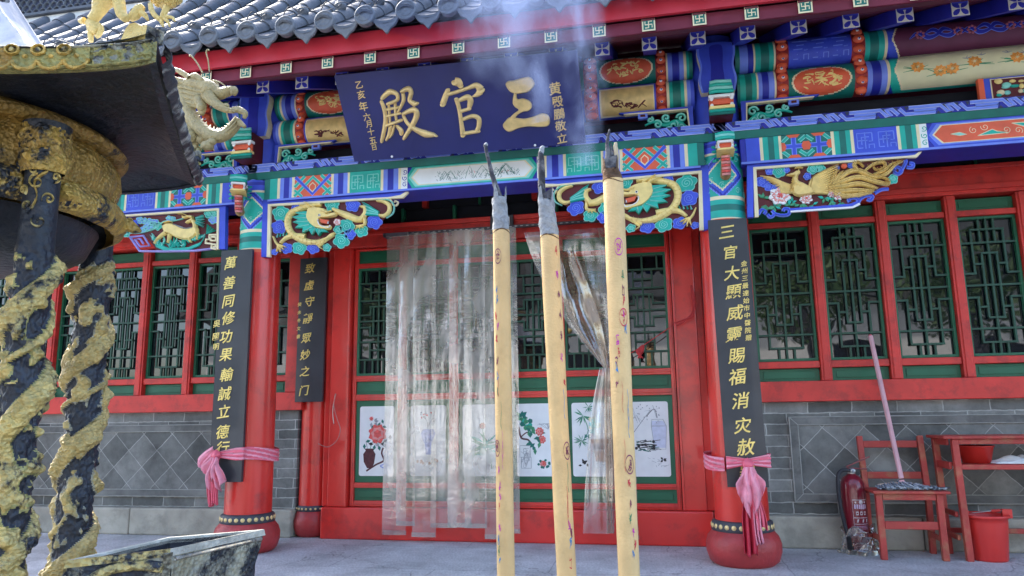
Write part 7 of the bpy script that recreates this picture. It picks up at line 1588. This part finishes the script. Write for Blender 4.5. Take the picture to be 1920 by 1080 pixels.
# flared rectangular censer in front
ob = _mk('rectangular_censer', 'flared rectangular iron censer with a worn gold arc on its short side, lower left', 'incense burner', None)
N_, R_, Q_, L_ = Vector((-1.14, 1.578, .55)), Vector((-1.081, 1.887, .55)), Vector((-1.262, 1.735, .55)), Vector((-1.300, 1.447, .545))
cc = (N_+R_+Q_+L_)/4
rim = [N_, R_, Q_, L_]; low = [Vector((cc.x+(p.x-cc.x)*.72, cc.y+(p.y-cc.y)*.72, .36)) for p in rim]; low2 = [Vector((cc.x+(p.x-cc.x)*.5, cc.y+(p.y-cc.y)*.5, .26)) for p in rim]
def side_pt(i, u, v, c):
    p, q, p2, q2 = rim[i], rim[(i+1) % 4], low[i], low[(i+1) % 4]; nn = ((p+q)/2-cc); nn.z = 0; nn = (nn.normalized()+Vector((0, 0, -.35))).normalized()
    return tuple((p*(1-u)+q*u)*(1-v)+(p2*(1-u)+q2*u)*v+nn*(c+.006*math.sin(v*math.pi)))
mb = MB()
for i in range(4): mb.grid(lambda u, v: side_pt(i, u, v, .002*NZ.noise(Vector((u*9, v*7, i)))), 20, 14, (GI_GREY, GI_GREY, GI_GREY, GI_GREY)[i])
for i in range(4): a_, b_ = low[i], low[(i+1) % 4]; mb.add([a_, b_, low2[(i+1) % 4], low2[i]], [(0, 1, 2, 3)], GI_GREY)
bw = mb.build('censer_body', ob)
PR = mat('pale_rim', (.52, .51, .45), .65, .3, 14, .9, stain=(.20, .20, .18), stain_amt=.6, stain_scale=10); mb = MB()
for i in range(4):
    a_, b_ = rim[i], rim[(i+1) % 4]; ia, ib = cc+(a_-cc)*.91, cc+(b_-cc)*.91; ia.z = a_.z; ib.z = b_.z
    up = Vector((0, 0, .007)); mb.add([a_+up, b_+up, ib+up, ia+up, a_-up*1.3+(a_-cc)*.02, b_-up*1.3+(b_-cc)*.02, ib-up, ia-up], [(0, 1, 2, 3), (0, 1, 5, 4), (3, 2, 6, 7)], GI_BRIGHT if i == 3 else PR)
    mb.add([ia, ib, Vector((ib.x, ib.y, .40)), Vector((ia.x, ia.y, .40))], [(0, 1, 2, 3)], IRON)
mb.add([Vector((cc.x+(p.x-cc.x)*.9, cc.y+(p.y-cc.y)*.9, .47)) for p in rim], [(0, 1, 2, 3)], ASH); mb.build('rim', ob, bevel=.002)
mb = MB()
fc = lambda a, b, c: side_pt(3, 1-a, b, c)      # the short side that faces the camera
mb.rib(catmull([(.03, .16), (.30, .10), (.60, .12), (.84, .26), (.97, .55), (1.0, 1.0)], 6), .11, fc, .002, .014, GI_BRIGHT)
for q_ in ([(.25, .62), (.34, .45), (.48, .48), (.50, .66), (.40, .70)], [(.50, .52), (.62, .40), (.74, .55), (.66, .75), (.54, .70)], [(.14, .80), (.30, .9), (.45, .85)], [(.60, .95), (.8, .75), (.86, .95)], [(.12, .4), (.2, .55), (.15, .7)]): mb.rib(catmull(q_, 5), [.03, .075, .04], fc, .002, .012, GI_BRIGHT)
mb.rib([(.012, .0), (.03, .5), (.05, 1.0)], .09, fc, .001, .008, GI_GREY)
fd = lambda a, b, c: side_pt(0, a, b, c); mb.rib([(.03, .08), (.97, .08)], .045, fd, .001, .006, PR)
mb.build('gilt_relief', bw)
mb = MB(); mb.lathe([(.17, -.595), (.17, -.52), (.09, -.45), (.07, -.1), (.10, .27)], (cc.x, cc.y, 0), GI_GREY, 4, 'Z', False, .8); mb.build('stand', ob)

# ---------------------------------------------------------------- the other side of the courtyard (seen in the glass and film)
fh = _mk('facing_hall', 'pale plastered hall across the courtyard behind the camera', 'hall', None)
mb = MB(); mb.box(-16, 12, -17, -13, -.599, 4.6, PLASTER); mb.build('wall', fh); FT = mat('dark_far_tile', (.05, .055, .06), .8, .3, 3)
mb = MB(); mb.add([(-17, -12.2, 4.4), (13, -12.2, 4.4), (13, -15, 7.4), (-17, -15, 7.4), (-17, -18, 4.4), (13, -18, 4.4)], [(0, 1, 2, 3), (3, 2, 5, 4), (0, 1, 5, 4), (0, 3, 4), (1, 2, 5)], FT); mb.build('roof', fh)
for x in range(-15, 12, 4): mb = MB(); mb.box(x, x+1.4, -13.0, -12.96, .6, 2.9, DARK); mb.build('window', fh)
rnd = random.Random(31)
for tx, ty, hz, cr_ in ((-7.5, -9.0, 3.9, 1.5), (3.4, -8.0, 3.9, 1.5), (7.5, -9.5, 3.9, 1.5), (-12, -21, 9, 4.6), (-4, -22, 9.5, 4.8), (4, -21, 9, 4.6), (11, -22, 9.5, 4.8)):  # tall back row is added out of view to darken the window reflections
    t = _mk('courtyard_tree', 'leafy tree across the courtyard, '+{-7.5: 'small one nearest the pagoda burner', 3.4: 'small one closest to the hall steps', 7.5: 'small one farthest to the right', -12: 'tall unseen one added at the left end behind the facing hall', -4: 'tall unseen one added left of the middle behind the facing hall', 4: 'tall unseen one added right of the middle behind the facing hall', 11: 'tall unseen one added at the right end behind the facing hall'}[tx], 'tree', 'trees across the courtyard')
    mb = MB(); mb.tube([(tx, ty, -.6), (tx+.1, ty, 1.4), (tx-.05, ty, hz-.7)], [.16, .12, .08], CHAR, 12)
    for k in range(8): a = k*.8; mb.tube([(tx, ty, 2+k*.12), (tx+.9*math.cos(a), ty+.9*math.sin(a), 3+k*.15)], [.05, .015], CHAR, 7)
    mb.build('trunk', t); mb = MB(); v = []; f = []
    for k in range(2600):
        d = Vector((rnd.gauss(0, 1), rnd.gauss(0, 1), rnd.gauss(0, .8))); d = d.normalized()*rnd.random()**.4*cr_; p = Vector((tx, ty, hz))+d; s = rnd.uniform(.05, .11)*cr_/1.5; u = Vector((rnd.uniform(-1, 1), rnd.uniform(-1, 1), rnd.uniform(-1, 1))).normalized()*s; w_ = u.cross(Vector((rnd.uniform(-1, 1), 1, rnd.uniform(-1, 1)))).normalized()*s
        o = len(v); v += [p-u, p+w_*.5, p+u, p-w_*.5]; f.append((o, o+1, o+2, o+3))
    mb.add(v, f, mat('tree_leaf', (.05, .10, .03), .6, .4, 3)); mb.build('crown', t)
